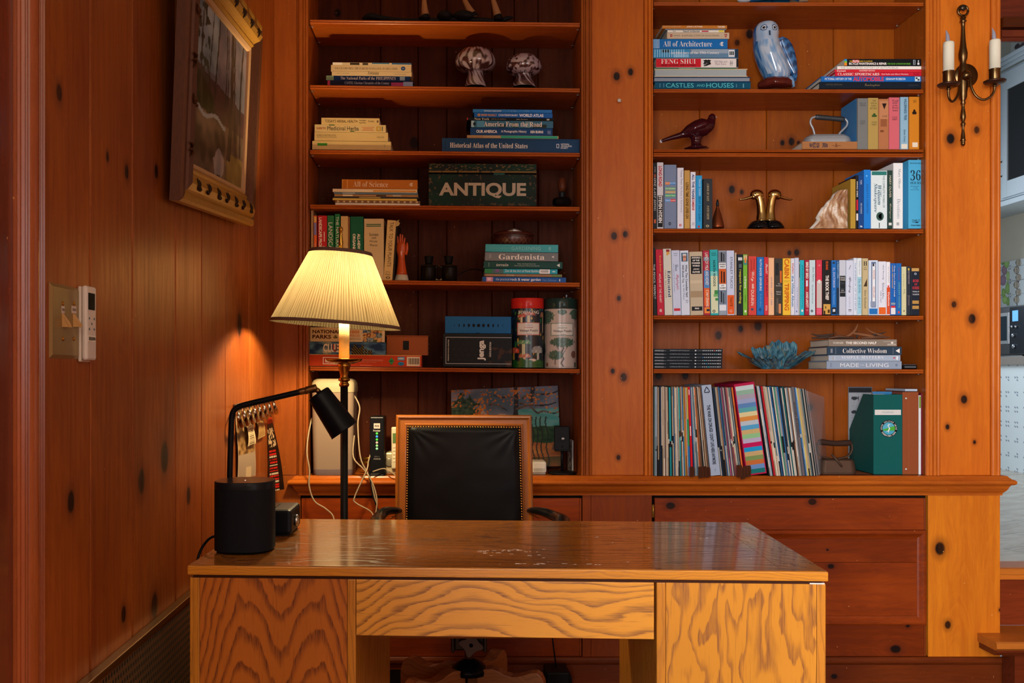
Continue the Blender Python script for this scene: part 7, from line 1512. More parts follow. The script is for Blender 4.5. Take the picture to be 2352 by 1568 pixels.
def run(seq, xt0, xt1, xb0, xb1, yt0, yt1, yb, where):
    ws = [1.0 if c.islower() else 1.6 for c in seq]; tot = sum(ws); acc = 0; cnt = {}
    for i, ch in enumerate(seq):
        a, b = acc / tot, (acc + ws[i]) / tot; acc += ws[i]; base, nm = NAMES[ch.lower()]; cnt[ch.lower()] = cnt.get(ch.lower(), 0) + 1
        n = cnt[ch.lower()]; o_ = ORD[n - 1] if n <= 12 else '%dth' % n
        yt = yt0 + (yt1 - yt0) * a + rs.uniform(-1.5, 1.5)
        T, w, L = record(xt0 + (xt1 - xt0) * a, xt0 + (xt1 - xt0) * b, xb0 + (xb1 - xb0) * a, xb0 + (xb1 - xb0) * b, yt, yb + rs.uniform(-.2, .2), cols_for(base, i * 7 + len(seq)), '%s record sleeve, %s %s one %s' % (nm, o_, nm, where), Y=-.032 + rs.uniform(0, .004))
seqL = 'gtcktwcwkaCkbcwccamwbyowbRtwboecknm'
run('tlgcknwcwmwckAkcbcwgcamwbyow', 1503, 1575.5, 1503, 1582, 888, 889, 1092.5, 'left of the bright red sleeve')
T, w, L = record(1576, 1579, 1583, 1586, 889, 1092.3, [('#6a6aa8', .1), ('#1f86d0', .24), ('#2fae6a', .3), ('#c8b45a', .36)], 'record sleeve fading blue to green to yellow just left of the bright red sleeve')
T, w, L = record(1579.6, 1584.6, 1586.6, 1593.2, 888, 1092.2, [('#cf1526', 1)], 'bright solid red record sleeve left of the white box set')
mb = MB(); [mb.box(-w * .2, w * .2, -.0004, .0002, L * z0, L * z1, mat('#f0e4e0', .5)) for z0, z1 in ((.91, .97), (.45, .56))]; mb.build('spine_print', T)
run('bwltwommkwmcM', 1585, 1609, 1594, 1631, 889, 889, 1092.3, 'between red sleeve and white box set')
T, w, L = record(1610, 1634.4, 1632, 1655.5, 885.5, 1093, [('#a9bcd6', 1)], 'wide pale blue-white boxed record set with black vertical title', name='boxed_record_set', cat='box set', dep=.262)
text(T, 'THE WAR ON DRUGS', 0, L * .63, .30 * L, w * .36, '#16202e', 'B', rot=-PI / 2); text(T, "I DON'T LIVE HERE ANYMORE", 0, L * .295, .345 * L, w * .36, '#16202e', 'B', rot=-PI / 2); text(T, 'ATLANTIC', 0, L * .06, .03 * L, w * .12, '#6a7a94', 'n', rot=-PI / 2); text(T, '♺', 0, L * .945, w * .6, w * .7, '#1d2a3a', 'b')
run('knkwcmbntpvwvmpcwtgkO', 1635, 1683, 1656.5, 1709, 890, 889, 1092.6, 'between the white and the pink-edged box sets')
T, w, L = record(1684, 1733.4, 1712, 1764, 883, 1093, [('#b81c4c', 1)], 'crimson-edged boxed record set with many pastel stripes', name='boxed_record_set', cat='box set', dep=.262)
mb = MB(); st = ['#c4d8dc', '#8fb8a4', '#a6a2b4', '#9aa8d0', '#5a88c0', '#58aab0', '#ddd3a0', '#d88f42', '#b9c8d4', '#52a4d4', '#cbb078', '#8fc890', '#b8b0d0', '#c0105a', '#1a9ad8', '#c8ac78', '#7f9a5c', '#c8713a', '#6a94d0', '#13787a']
for i, c in enumerate(st): mb.box(-w * .45, w * .45, -.0004, .0001, L * (.972 - (i + 1) * .0478), L * (.972 - i * .0478), mat(c, .45))
mb.build('stripe_print', T)
run('kwlkRcwctwbnweGbknwdkwlmwg', 1734.5, 1817, 1766, 1842, 887, 891, 1093, 'right of the striped box set')
T, w, L = record(1817.5, 1823.5, 1843, 1849.5, 889, 1093, [('#6a6468', 1)], 'wide grey opera record box lettered Madama Butterfly', name='boxed_record_set', cat='box set')
text(T, 'MADAMA BUTTERFLY', 0, L * .63, .40 * L, w * .62, '#1d1c20', 'S', rot=-PI / 2)
run('blycctkwkg', 1824, 1851, 1850, 1878, 891, 895, 1093.3, 'at the leaning end of the record row')
# plastic sleeve at the end, wooden dividers
cl = bpy.data.materials.new('clear_sleeve'); cl.use_nodes = True; bs = cl.node_tree.nodes['Principled BSDF']; bs.inputs['Base Color'].default_value = (.55, .62, .7, 1); bs.inputs['Roughness'].default_value = .12; bs.inputs['Alpha'].default_value = .22; bs.inputs['IOR'].default_value = 1.3
mb = MB(); a, b = P(1879.6, 1092.8, -.03), P(1852, 897, -.03); c2, d2 = P(1886.5, 1085, .2), P(1868, 912, .2)
mb.add([a, b, (c2.x + .012, .2, d2.z), (c2.x + .02, .2, ZL + .001), (a.x + .004, a.y - .004, a.z + .006), (b.x + .004, b.y, b.z)], [(0, 1, 2, 3), (4, 5, 2, 3), (0, 4, 5, 1)], cl)
tag(mb.build('plastic_sleeve', base=True), 'loose clear plastic record sleeve hanging off the end of the record row', 'sleeve')
MDv = mat('#5a3424', .5, var=.25)
def divider(px, py0, py1, w_, label):
    a = P(px, py1, -.056); h_ = (py1 - py0) * K(-.056); mb = MB(); Wp = w_ * K(-.056)
    mb.prism([(-Wp / 2, .002), (-Wp / 2 + .002, 0), (Wp / 2, .004), (Wp / 2, h_ * .84), (Wp / 2 - .003, h_), (-Wp / 2 + .001, h_ * .96), (-Wp / 2, h_ * .9)], -.0015, .0015, MDv, 'y', M=Matrix.Translation((a.x, -.056, a.z)) @ Matrix.Rotation(R(-58), 4, 'Z'))
    tag(mb.build('record_divider', base=True), label, 'record divider', 'wooden record dividers')
for px, y0, y1, w_, lb in ((1589.5, 1071, 1096, 13, 'small brown wooden record divider tab at the foot of the red sleeve'), (1610, 1071, 1099, 15, 'leftmost divider tab of the three left of the white box set'), (1618.5, 1070, 1097, 13, 'middle divider tab of the three left of the white box set'), (1626.5, 1072, 1097, 12, 'divider tab touching the foot of the white box set'),
    (1698, 1067, 1096, 16, 'first divider tab of the cluster left of the striped box set'), (1706, 1074, 1101, 12, 'lowest divider tab in the cluster by the striped box set'), (1713, 1069, 1097, 12, 'third divider tab of the cluster by the striped box set'), (1720, 1068, 1096, 11, 'divider tab overlapping the foot of the striped box set')): divider(px, y0, y1, w_, lb)
# rusty iron
Y = .03; k = K(Y); b = P(1927, 1081, Y)
t = thing('rusty_iron', 'rusty old flat iron with wooden handle between records and green file', 'iron', (b.x, .06, ZL + .0003)); MRu = mat('#5a463a', .6, .5, var=.35); MHn = mat('#3a2820', .6, var=.4)
mb = MB(); rows = [(44.5, .040, 0), (45, .041, 5), (43, .038, 20), (40, .034, 31), (34, .027, 33.5)]; vs = []
for (hw, hd, z_) in rows: ring = foot(hw * k, hd); n = len(ring); vs += [(x, y, z_ * k) for x, y in ring]
fs = [(j * n + i, j * n + (i + 1) % n, (j + 1) * n + (i + 1) % n, (j + 1) * n + i) for j in range(len(rows) - 1) for i in range(n)] + [tuple(range(n)), tuple((len(rows) - 1) * n + i for i in range(n))]
mb.add(vs, fs, MRu, False); mb.build('body', t)
def w6(px, py, y=0.0): return Vector(((px - 1927) * k, y, (1081 - py) * k))
mb = MB(); mb.tube([w6(1914, 1046), w6(1898, 1044), w6(1887, 1036), w6(1884, 1024), w6(1886, 1012), w6(1892, 1006)], [.0035] * 6, MRu, 8, flat=2.2, up=(0, 1, 0)); mb.build('handle_strap', t); mb = MB(); mb.tube([w6(1930, 1047), w6(1945, 1045), w6(1958, 1038), w6(1964, 1026), w6(1963, 1014), w6(1957, 1008)], [.0035] * 6, MRu, 8, flat=2.2, up=(0, 1, 0)); mb.build('handle_strap', t); mb = MB(); mb.tube([w6(1910, 1036, -.03), w6(1922, 1050, -.036), w6(1932, 1064, -.038)], .004, MRu, 8); mb.build('lever', t)
mb = MB(); mb.tube([w6(1888, 1009), w6(1896, 1009), w6(1925, 1012), w6(1952, 1011), w6(1962, 1010)], [.009, .011, .010, .0115, .009], MHn, 16); mb.build('grip', t)
# green magazine file
MGn = mat('#0b5a58', .45, var=.08); Y = .015
x0, x1 = xp(2006.5, Y), xp(2072.5, Y); h_ = zy(906, Y) - ZL; dp = .215
t = thing('magazine_file', 'dark green cardboard magazine file with white label and round crest', 'magazine file', ((x0 + x1) / 2, Y, ZL + .0003)); hw = (x1 - x0) / 2
MB().box(-hw, hw, 0, .002, .0005, h_, MGn, bev=.0006).build('front_panel', t)
for s in (-1, 1):
    mb = MB(); mb.prism([(.0021, .0005), (dp, .0005), (dp, h_ * .52), (.09, h_), (.0021, h_)], s * hw - (.0015 if s > 0 else 0), s * hw + (.0015 if s < 0 else 0), MGn, 'x'); mb.build('side_panel', t)
mb = MB(); mb.box(-hw, hw, .002, dp, .0003, .0022, MGn); mb.box(-hw + .002, hw - .002, dp - .002, dp, .0023, h_ * .5, MGn); mb.build('base', t)
mb = MB(); mb.box(-hw * .92, hw * .9, -.0006, .0002, h_ * .745, h_ * .81, mat('#d8dcda', .5)); mb.build('label', t); text(t, 'LOCAL RESOURCES', -.001, h_ * .778, hw * .8, h_ * .016, '#5a8a8a', 'n', y=-.0012)
mb = MB(); cx, cz = hw * .05, h_ * .575; r_ = hw * .60
def disc(rad, y, m, a0=0, a1=360, n=48): mb.prism([(cx + rad * math.cos(R(a0 + (a1 - a0) * i / n)), cz + rad * math.sin(R(a0 + (a1 - a0) * i / n))) for i in range(n + (0 if a1 - a0 >= 360 else 1))], y, y + .0004, m, 'y')
disc(r_, -.0005, mat('#12181a', .5)); disc(r_ * .72, -.0009, mat('#57b0cc', .5)); disc(r_ * .715, -.0012, mat('#4fae3f', .5), 180 + 10, 360 + 25); disc(r_ * .71, -.0015, mat('#4aa6c8', .5), 200, 340)
mb.prism([(cx - r_ * .35, cz - r_ * .38), (cx - r_ * .1, cz - r_ * .25), (cx + r_ * .02, cz + r_ * .05), (cx - r_ * .16, cz + r_ * .32), (cx - r_ * .05, cz + r_ * .52), (cx + r_ * .22, cz + r_ * .44), (cx - r_ * .02, cz + r_ * .40), (cx - r_ * .06, cz + r_ * .3), (cx + r_ * .14, cz + r_ * .02), (cx + r_ * .0, cz - r_ * .34), (cx - r_ * .03, cz - r_ * .55), (cx - r_ * .08, cz - r_ * .32)], -.0020, -.0016, mat('#eef2f0', .5), 'y'); mb.build('crest', t)
for ring_, sgn in (('UPPER DELAWARE RIVER', 1), ('CONSERVATION CORPS', -1)):
    n = len(ring_); span = 205 if sgn > 0 else 128
    for i, ch in enumerate(ring_):
        if ch == ' ': continue
        a = R(90 + span / 2 - span * (i + .5) / n) if sgn > 0 else R(-90 - span / 2 + span * (i + .5) / n)
        text(t, ch, cx + r_ * .86 * math.cos(a), cz + r_ * .86 * math.sin(a), r_ * .085, r_ * .16, '#e6eae8', 'B', rot=(a - PI / 2) if sgn > 0 else (a + PI / 2), y=-.0011)
# papers behind / in the file
def sheet(px0, px1, py0, py1, Y, colf, label, name='sheet', nu=30, nv=40, lean=0.0, mt=None):
    a, b = P(px0, py1, Y), P(px1, py0, Y); mb = MB(); M_ = Matrix.Translation((a.x, Y, ZL + .001)) @ Matrix.Rotation(lean, 4, 'Y'); w_, h2 = b.x - a.x, b.z - ZL - .001
    mb.raster(nu, nv, lambda u, v: M_ @ Vector((w_ * u, -.0003, h2 * v)), colf, vcol(.25)); mb.box(0, w_, 0, .0008, 0, h2, mt or WHITE, M=M_)
    return tag(mb.build(name, base=True), label, 'paper')
def fishes(u, v):
    c = hx('#a8adb4')
    if u < .02 or u > .98 or v > .985: return hx('#6a6a70')
    if v > .93: return hx('#2a2c30')
    for i in range(5):
        for j in range(2):
            d = math.hypot((u - (.26 + .46 * j)) / .13, (v - (.86 - i * .17)) / .022)
            if d < 1: return hx('#3a3e44')
            if abs(u - (.40 + .46 * j)) < .035 and abs(v - (.86 - i * .17)) < abs(u - (.38 + .46 * j)) * .5: return hx('#3a3e44')
    if (v * 34) % 1 < .3 and .1 < u < .9 and nz(u * 30, int(v * 34), 1) > 0: return hx('#7f848a')
    return c
sheet(1948, 2003, 888, 1085, .232, fishes, 'laminated white fish chart standing behind the green file', 'laminated_chart', 60, 120)
sheet(2004, 2058, 899, 1085, .10, lambda u, v: hx('#d8c8a0') if u < .5 and v < .97 else hx('#3f86c0'), 'blue and cream leaflets sticking up out of the green file', 'leaflet')
# brown binder, booklets
def slab(name, px0, px1, yt, Y, dep, col, label, cat, marks=(), rough=.45):
    x0, x1 = xp(px0, Y), xp(px1, Y); h_ = zy(yt, Y) - ZL; t = thing(name, label, cat, ((x0 + x1) / 2, Y, ZL + .0003)); w_ = (x1 - x0) - .0004
    mb = MB(); m = mat(col, rough, var=.1); tt = min(.0025, w_ * .3); mb.box(-w_ / 2, w_ / 2, 0, tt, 0, h_, m, bev=.0008); mb.box(-w_ / 2, -w_ / 2 + tt, tt, dep, 0, h_, m); mb.box(w_ / 2 - tt, w_ / 2, tt, dep, 0, h_, m); mb.build('cover', t)
    MB().box(-w_ / 2 + tt + .0002, w_ / 2 - tt - .0002, tt + .001, dep - .004, .003, h_ - .006, mat('#cfcabc', .8)).build('pages', t)
    if marks:
        mb = MB(); [mb.box(-w_ / 2 + w_ * a, -w_ / 2 + w_ * b, -.0006, .0004, h_ * (1 - d_), h_ * (1 - c_), mat(cc, .4)) for (a, b, c_, d_, cc) in marks]; mb.build('spine_mark', t)
    return t
slab('binder', 2073.2, 2109.8, 900, .012, .22, '#8f4c2c', 'brown leather ring binder standing right of the green file', 'binder', [(.16, .26, .07, .085, '#c8e0e0'), (.16, .26, .925, .94, '#c8e0e0'), (.36, .375, .01, .99, '#a8603a')])
slab('booklet', 2110.2, 2115.6, 908, .012, .18, '#dfe6ea', 'thin white booklet with green tab right of the brown binder', 'booklet', [(.1, .9, .01, .16, '#7a9a3a')])
slab('booklet', 2116, 2119.6, 902, .014, .18, '#7a2430', 'thin dark red booklet near the bay side, beside a black one', 'booklet')
slab('booklet', 2120, 2122.8, 902, .016, .18, '#1d222c', 'thin black booklet pressed against the right side of the bay', 'booklet')
mb = MB(); a, b = P(2044, 893, .14), P(2098, 900, .02); mb.box(xp(2076, .05), xp(2104, .05), .04, .20, zy(898, .05), zy(893, .05), mat('#b8c8dc', .3)); tag(mb.build('folded_paper', base=True), 'pale blue folded paper lying on top of the brown binder', 'paper')
# ================================================================ pin and sconce
mb = MB(); p = P(1421, 233, -.004); mb.lathe([(.0018, 0), (.0018, .010), (.006, .011), (.0072, .014), (.005, .018), (0, .019)], (p.x, -.0040, p.z), mat('#c8c4bc', .3), 20, (0, -1, 0)); tag(mb.build('push_pin', base=False, org=(p.x, -.004, p.z)), 'white-headed push pin stuck high in the middle pillar', 'pin')
YS = -.004; p = P(2216, 174, YS)
t = thing('wall_sconce', 'aged brass two-arm wall sconce with cream candle tubes', 'wall sconce', tuple(p)); og = t.location.copy(); k = K(-.03)
def s3(px, py, y): q_ = P(px, py, y); return q_
mb = MB(); mb.lathe([(27 * k, 0), (27.5 * k, .003), (26 * k, .006), (22 * k, .007), (20 * k, .010), (10 * k, .012), (0, .013)], P(2218, 174, YS - .0003), BRASSD, 48, (0, -1, 0)); mb.build('backplate', t, og)
mb = MB(); yv = -.030; zr = lambda py: P(2212, py, yv).z; x_ = P(2212, 200, yv).x
rr = [(2, 335), (4.5, 332), (5, 328), (3.5, 325), (6.6, 323), (5, 319), (4.5, 310), (2.8, 300), (2.5, 292), (5, 287), (5.6, 284), (3, 280), (6.5, 270), (5.2, 258), (3.2, 245), (3.6, 240), (6.2, 237), (4, 232), (8.5, 224), (9, 212), (11, 200), (11, 175), (8, 150), (6, 143), (9.3, 134), (9.5, 128), (10, 123), (7.5, 110), (5.4, 90), (4, 62), (4.5, 52), (8, 49), (5, 46), (7, 41), (4.5, 38), (4, 36)]
mb.lathe([(r_ * k * .98, zr(py)) for r_, py in rr], (x_, yv, 0), BRASSD, 28); mb.build('spindle', t, og)
mb = MB(); c_ = P(2212, 24.5, yv); mb.tube([c_ + Vector((11.5 * k * math.cos(a), 0, 11.5 * k * math.sin(a))) for a in [2 * PI * i / 32 for i in range(33)]], 2.6 * k, BRASSD, 10, up=(0, 1, 0)); mb.build('ring', t, og)
mb = MB(); mb.lathe([(.003, 0), (.003, .028), (.009, .030), (.011, .034), (.009, .038), (0, .039)], (P(2213.5, 17, -.04).x, YS, P(2213.5, 17, -.04).z), mat('#4a4034', .35, .8), 20, (0, -1, 0)); mb.build('hook_knob', t, og)
mb = MB(); mb.lathe([(11.5 * k, 0), (12 * k, .006), (9 * k, .012), (7 * k, .015), (4 * k, .019), (0, .020)], P(2217.5, 174, -.042), BRASSD, 32, (0, -1, 0)); mb.tube([P(2217.5, 174, -.017), P(2217.5, 174, -.045)], .009, BRASSD, 16); mb.build('boss', t, og)
for (cx, cyb, pts, ct, cb, fl) in ((2178.6, 196, [(2206, 178, -.055), (2205, 196, -.07), (2200, 218, -.085), (2189, 233, -.10), (2181, 228, -.11), (2178, 214, -.115), (2178.6, 203, -.118)], 96.5, 164, (2172.5, 70, -1)), (2284.8, 189, [(2229, 178, -.05), (2230, 196, -.055), (2240, 218, -.06), (2257, 229, -.065), (2274, 223, -.07), (2283, 210, -.072), (2284.6, 198, -.074)], 91.5, 159, (2281.5, 66, -1))):
    yy = pts[-1][2]; kk = K(yy); a_ = thing_arm = MB(); a_.tube([P(*q_) for q_ in pts], .0042, BRASSD, 12); a_.lathe([(5 * kk, 0), (6 * kk, 2 * kk), (3 * kk, 4 * kk), (3 * kk, 8 * kk)], P(cx, cyb + 10, yy), BRASSD, 20); a_.build('arm', t, og)
    mb = MB(); mb.lathe([(4 * kk, -5 * kk), (20 * kk, -3 * kk), (23.5 * kk, 0), (24 * kk, 3 * kk), (22 * kk, 4 * kk), (12 * kk, 3 * kk)], P(cx, cyb, yy), mat('#4a3226', .35, .7), 40); mb.build('drip_pan', t, og)
    mb = MB(); c0 = P(cx, cyb - 3, yy); hh_ = (cyb - 3 - cb) * kk; mb.lathe([(11.5 * kk, 0), (12 * kk, .003), (12 * kk, hh_ - .004), (13.2 * kk, hh_ - .002), (13 * kk, hh_), (10 * kk, hh_)], c0, BRASSD, 32); mb.build('cup', t, og)
    mb = MB(); c1 = P(cx + .3, cb, yy); H2 = (cb - ct) * kk; mb.lathe([(11.8 * kk, 0), (11.9 * kk, H2 * .9), (11.6 * kk, H2 - .003), (10 * kk, H2), (0, H2 - .001)], c1, IVORY, 32, rmod=lambda a, h: 1 + .02 * math.sin(4 * a + h * 50)); mb.build('candle_tube', t, og)
    mb = MB(); b0 = P(cx - 1, ct, yy); mb.tube([b0, b0 + Vector((-.001, 0, .008)), b0 + Vector((-.002, 0, .022)), b0 + Vector((-.005, 0, .034)), b0 + Vector((-.008, 0, .041))], [4.2 * kk, 4.6 * kk, 4.0 * kk, 2.0 * kk, .4 * kk], mat('#b8bccc', .1, trans=.5), 16); mb.build('bulb', t, og)
# ================================================================ things on and around the desk
DT = .7602
# smart speaker
t = thing('speaker', 'matt black rounded speaker standing at the left of the desk', 'speaker', (-.4437, -1.416, DT + .0003)); MSK = mat('#101318', .55, var=.04)
W_ = .0612
mb = MB(); stackr(mb, [(W_ * .92, W_ * .92, .045, 0), (W_ * .96, W_ * .96, .046, .004)], mat('#08090b', .6)); mb.build('foot', t)
mb = MB(); stackr(mb, [(W_, W_, .047, .005), (W_, W_, .047, .133)], mat('#12151a', .7)); mb.build('body', t)
mb = MB(); stackr(mb, [(W_, W_, .047, .1332), (W_, W_, .047, .1475), (W_ * .985, W_ * .985, .046, .149)], mat('#15181d', .35)); stackr(mb, [(W_ * .95, W_ * .95, .044, .1489), (W_ * .95, W_ * .95, .044, .1493)], mat('#191b20', .2)); mb.build('cap', t)
MB().lathe([(.0012, 0), (.0012, .0003)], (.002, -.008, .1493), emit('#ffffff', 3), 10).build('status_light', t)
def dpt(u, v, z=DT): c_, s_ = math.cos(ang), math.sin(ang); return Vector((FL.x + u * c_ - v * s_ * -1 * -1, 0, 0))
cable([(-.49, -1.36, DT + .012), (-.510, -1.37, DT + .022), (-.528, -1.40, DT + .018), (-.542, -1.43, DT - .02), (-.548, -1.44, DT - .12), (-.535, -1.42, .45), (-.548, -1.5, .30), (-.54, -1.48, .05)], .003, BLACK, 'black power cable dropping from the speaker over the desk side')
# clock radio
t = thing('clock_radio', 'small black box radio with a silver knob behind the speaker', 'radio', (-.425, -1.18, DT + .0003))
MB().box(-.056, .052, -.069, .068, .003, .061, mat('#0e1116', .4), bev=.008).build('body', t)
mb = MB(); mb.box(-.050, .046, -.062, .060, 0, .0032, BLACK); mb.build('foot', t)
mb = MB(); mb.box(-.03, .01, -.03, .035, .0605, .063, mat('#07080a', .3), bev=.001); mb.build('snooze_bar', t)
MB().lathe([(.013, 0), (.013, .006), (.011, .008), (0, .0085)], (.0521, -.015, .030), mat('#b8b4ac', .2, .9), 24, (1, 0, 0)).build('knob', t)
# desk lamp
YL = -1.303
t = thing('desk_lamp', 'black desk lamp with bent tube arm, brass joint and cylinder head', 'desk lamp', (-.462, YL, DT + .0003)); og = t.location.copy(); MLB = mat('#0c0f14', .38)
mb = MB(); stackr(mb, [(.042, .040, .012, 0), (.042, .040, .012, .010), (.040, .038, .012, .012)], MLB); mb.build('base', t)
def pl(px, py, y=YL): return P(px, py, y)
pts = [Vector((-.4985, YL, DT + .012)), pl(527, 1150), pl(529, 1050), pl(531, 985), pl(532.5, 958), pl(536, 945), pl(543, 937), pl(553, 932), pl(580, 925), pl(630, 913.5), pl(692, 899)]
mb = MB(); mb.tube(pts, .0065, MLB, 16, up=(0, 1, 0)); mb.build('arm', t, og)
mb = MB(); mb.tube([pl(688, 900), pl(690, 899.5), pl(702, 897), pl(704, 896.5), pl(727, 890)], [.0072, .0078, .0078, .0088, .0088], mat('#7a5a38', .3, .9), 18, up=(0, 1, 0)); mb.tube([pl(722, 892, YL), pl(730, 897, YL), pl(734, 902, YL)], .006, mat('#7a5a38', .3, .9), 12); mb.build('joint', t, og)
a0, a1 = pl(731, 903), pl(791, 989); dr = (a1 - a0); Lh = dr.length
mb = MB(); mb.lathe([(.018, .002), (.0245, 0), (.0262, .002), (.0268, .006), (.0335, Lh * .97), (.0345, Lh), (.0325, Lh), (.0255, .01), (.0, .01)], a0, MLB, 40, tuple(dr)); mb.build('head', t, og)
mb = MB(); mb.ell(a0 + dr * .55, .014, .014, .014, mat('#e8e4da', .3), 16, 10); mb.build('bulb', t, og)
# ================================================================ floor lamp
YF = -.49; k = K(YF); bx = (790.5 - CX) * k
t = thing('floor_lamp', 'lit floor lamp with pleated cream shade, brass cup and black pole', 'floor lamp', (bx, YF, 0)); og = t.location.copy()
MPo = mat('#0d0d10', .35)
MB().lathe([(.13, 0), (.135, .004), (.13, .012), (.05, .022), (.02, .035), (.014, .05)], (0, 0, 0), MPo, 40).build('base', t)
zq = lambda py: zy(py, YF)
MB().tube([(0, 0, .04), (0, 0, zq(886))], .0118, MPo, 20).build('pole', t)
MBL = mat('#9a6c2c', .2, 1.0, var=.1)
mb = MB(); mb.lathe([(r_ * k, zq(py)) for r_, py in ((10, 888), (11.5, 885), (12, 882), (9.5, 879), (9, 876), (13, 874), (13.5, 871), (10, 867), (9.3, 862), (12, 850), (14, 842), (15.5, 838), (13, 836), (20, 835.5), (24, 834), (17, 833.5))], (0, 0, 0), MBL, 32); mb.build('stem', t)
mb = MB(); mb.lathe([(r_ * k, zq(py)) for r_, py in ((10, 835), (24, 834), (38, 829.5), (41.5, 826), (42, 824), (40, 823.6), (34, 827), (15, 829), (13, 826))], (0, 0, 0), MBL, 48); mb.build('drip_dish', t)
MCd = mat('#d8c38a', .5)
mb = MB(); mb.lathe([(12 * k, zq(827)), (12 * k, zq(735)), (10 * k, zq(733)), (0, zq(733))], (0, 0, 0), MCd, 28); mb.build('candle_sleeve', t)
# shade
sc = Vector((P(771, 747, YF).x - bx, 0, zq(747))); tiltS = R(4.0); ax_ = Vector((math.sin(R(3.4)), 0, math.cos(R(3.4))))
Hs = (747 - 577) * k; Rb, Rt = 149.5 * k, 69.5 * k
m_, nt, nb, b_, (x_, y_, z_), rn = new_mat('shade_fabric')
out = nt.nodes['Material Output']; df = nt.nodes.new('ShaderNodeBsdfDiffuse'); trn = nt.nodes.new('ShaderNodeBsdfTranslucent'); mxs = nt.nodes.new('ShaderNodeMixShader'); mxs.inputs[0].default_value = .62
th_ = nb.m('ARCTAN2', y_, x_); pl_ = nb.m('ADD', nb.m('MULTIPLY', nb.m('SINE', nb.m('ADD', nb.m('MULTIPLY', th_, 132.0), nb.m('MULTIPLY', nb.noise(nb.xyz(th_, 0.0, nb.m('MULTIPLY', z_, .8)), 9, 2), 5.0))), .5), .5)
fb = nb.noise(nb.xyz(nb.m('MULTIPLY', th_, 60.0), 0.0, nb.m('MULTIPLY', z_, 14.0)), 1.0, 4, .7)
cc = nb.mix(nb.m('MULTIPLY', pl_, nb.mr(fb, .3, .7, .5, 1.0)), lin('#524836'), lin('#322817'))
nt.links.new(cc, df.inputs[0]); nt.links.new(cc, trn.inputs[0]); nt.links.new(df.outputs[0], mxs.inputs[1]); nt.links.new(trn.outputs[0], mxs.inputs[2]); nt.links.new(mxs.outputs[0], out.inputs['Surface'])
mb = MB(); N = 528; prof = [(Rb, 0), (Rb * .86 + Rt * .14, Hs * .145), (Rb * .6 + Rt * .4, Hs * .405), (Rb * .3 + Rt * .7, Hs * .70), (Rt, Hs)]
pm = lambda a, h: 1 + .005 * math.sin(132 * a)
mb.lathe(prof, (0, 0, 0), m_, N, rmod=pm, smooth=False); 
mb.f = [f for f in mb.f if len(f) == 4]; n_ = len(mb.f); mb.fm = mb.fm[:n_]; mb.fs = mb.fs[:n_]; mb.fr = mb.fr[:n_]
Q = Matrix.Translation(sc + Vector((0, 0, 0))) @ Matrix.Rotation(tiltS, 4, 'Y')
sh = mb.build('lamp_shade', t); sh.matrix_local = Q
MTp = mat('#6a5248', .8)
for (r0, z0, z1, dr_) in ((Rb, -.001, .009, 0), (Rt, Hs - .010, Hs + .001, 0)):
    mb = MB(); dz_ = (z1 - z0) * (Rb - Rt) / Hs; ra = r0 + .0025 + (dz_ if z0 > .1 else 0); rb_ = r0 + .0025 - (0 if z0 > .1 else dz_)
    mb.lathe([(ra - .003, z0), (ra, z0), (rb_, z1), (rb_ - .003, z1)], (0, 0, 0), MTp, 96); mb.f = [f for f in mb.f if len(f) == 4]; n_ = len(mb.f); mb.fm = mb.fm[:n_]; mb.fs = mb.fs[:n_]; mb.fr = mb.fr[:n_]
    bd = mb.build('binding_tape', sh)
mb = MB(); 
for a in (0, 120, 240):
    mb.tube([(0, 0, Hs - .004), (Rt * math.cos(R(a)) * .99, Rt * math.sin(R(a)) * .99, Hs - .004)], .0015, MBL, 6)
mb.build('spider', sh)
mb = MB(); fr_ = Q @ Vector((0, 0, Hs)); mb.lathe([(.004, 0), (.009, .002), (.006, .006), (.0035, .010), (.0065, .016), (.0075, .030), (.0050, .052), (.0045, .066), (.007, .070), (.0065, .076), (.002, .081), (0, .082)], fr_ + Vector((.0, 0, -.004)), mat('#b08a3a', .2, 1.0), 24); mb.build('finial', t)
mb = MB(); top_ = fr_ + Vector((0, 0, -.004)); mb.tube([(0, 0, zq(733)), (.0, 0.0, zq(722))], .008, MBL, 12)
mb.tube([(0, 0, zq(724)), (0, .045, zq(700)), (0, .05, zq(650)), (.006, .02, zq(600)), tuple(top_)], .0015, MBL, 6); mb.tube([(0, 0, zq(724)), (0, -.045, zq(700)), (0, -.05, zq(650)), (.006, -.02, zq(600)), tuple(top_)], .0015, MBL, 6); mb.build('harp', t)
mb = MB(); mb.ell((.002, 0, zq(700)), .022, .022, .030, emit('#ffd9a0', 3), 20, 12); bl_o = mb.build('bulb', t); bl_o.visible_shadow = True
pl_l = bpy.data.lights.new('lamp_bulb_light', 'POINT'); pl_l.energy = 50; pl_l.color = (1.0, .75, .40); pl_l.shadow_soft_size = .045
plo = bpy.data.objects.new('lamp_bulb_light', pl_l); COL.objects.link(plo); plo.location = (bx + .002, YF, zq(674)); 
# ================================================================ chair
YCH = -.27; kc = K(YCH)
cxm = (1066 - CX) * kc
t = thing('office_chair', 'wooden swivel chair with black leather back framed in brass nailheads', 'office chair', (cxm, -.50, 0)); og = t.location.copy()
M_CH = oak('oak_chair', lambda nb, x, y, z: nb.m('ADD', nb.m('MULTIPLY', nb.m('MAXIMUM', nb.m('ABSOLUTE', x), nb.m('MULTIPLY', nb.m('SUBTRACT', z, .78), 1.0)), 190.0), nb.m('MULTIPLY', nb.noise(nb.xyz(x, y, z), 12, 2), 5.0)), 'z', '#a45e1e', '#5a2e10', .6, rough=.28)
def c3(px, py, y=YCH): return P(px, py, y)
def uz(px, py): p_ = P(px, py, YCH); return (p_.x, p_.z)
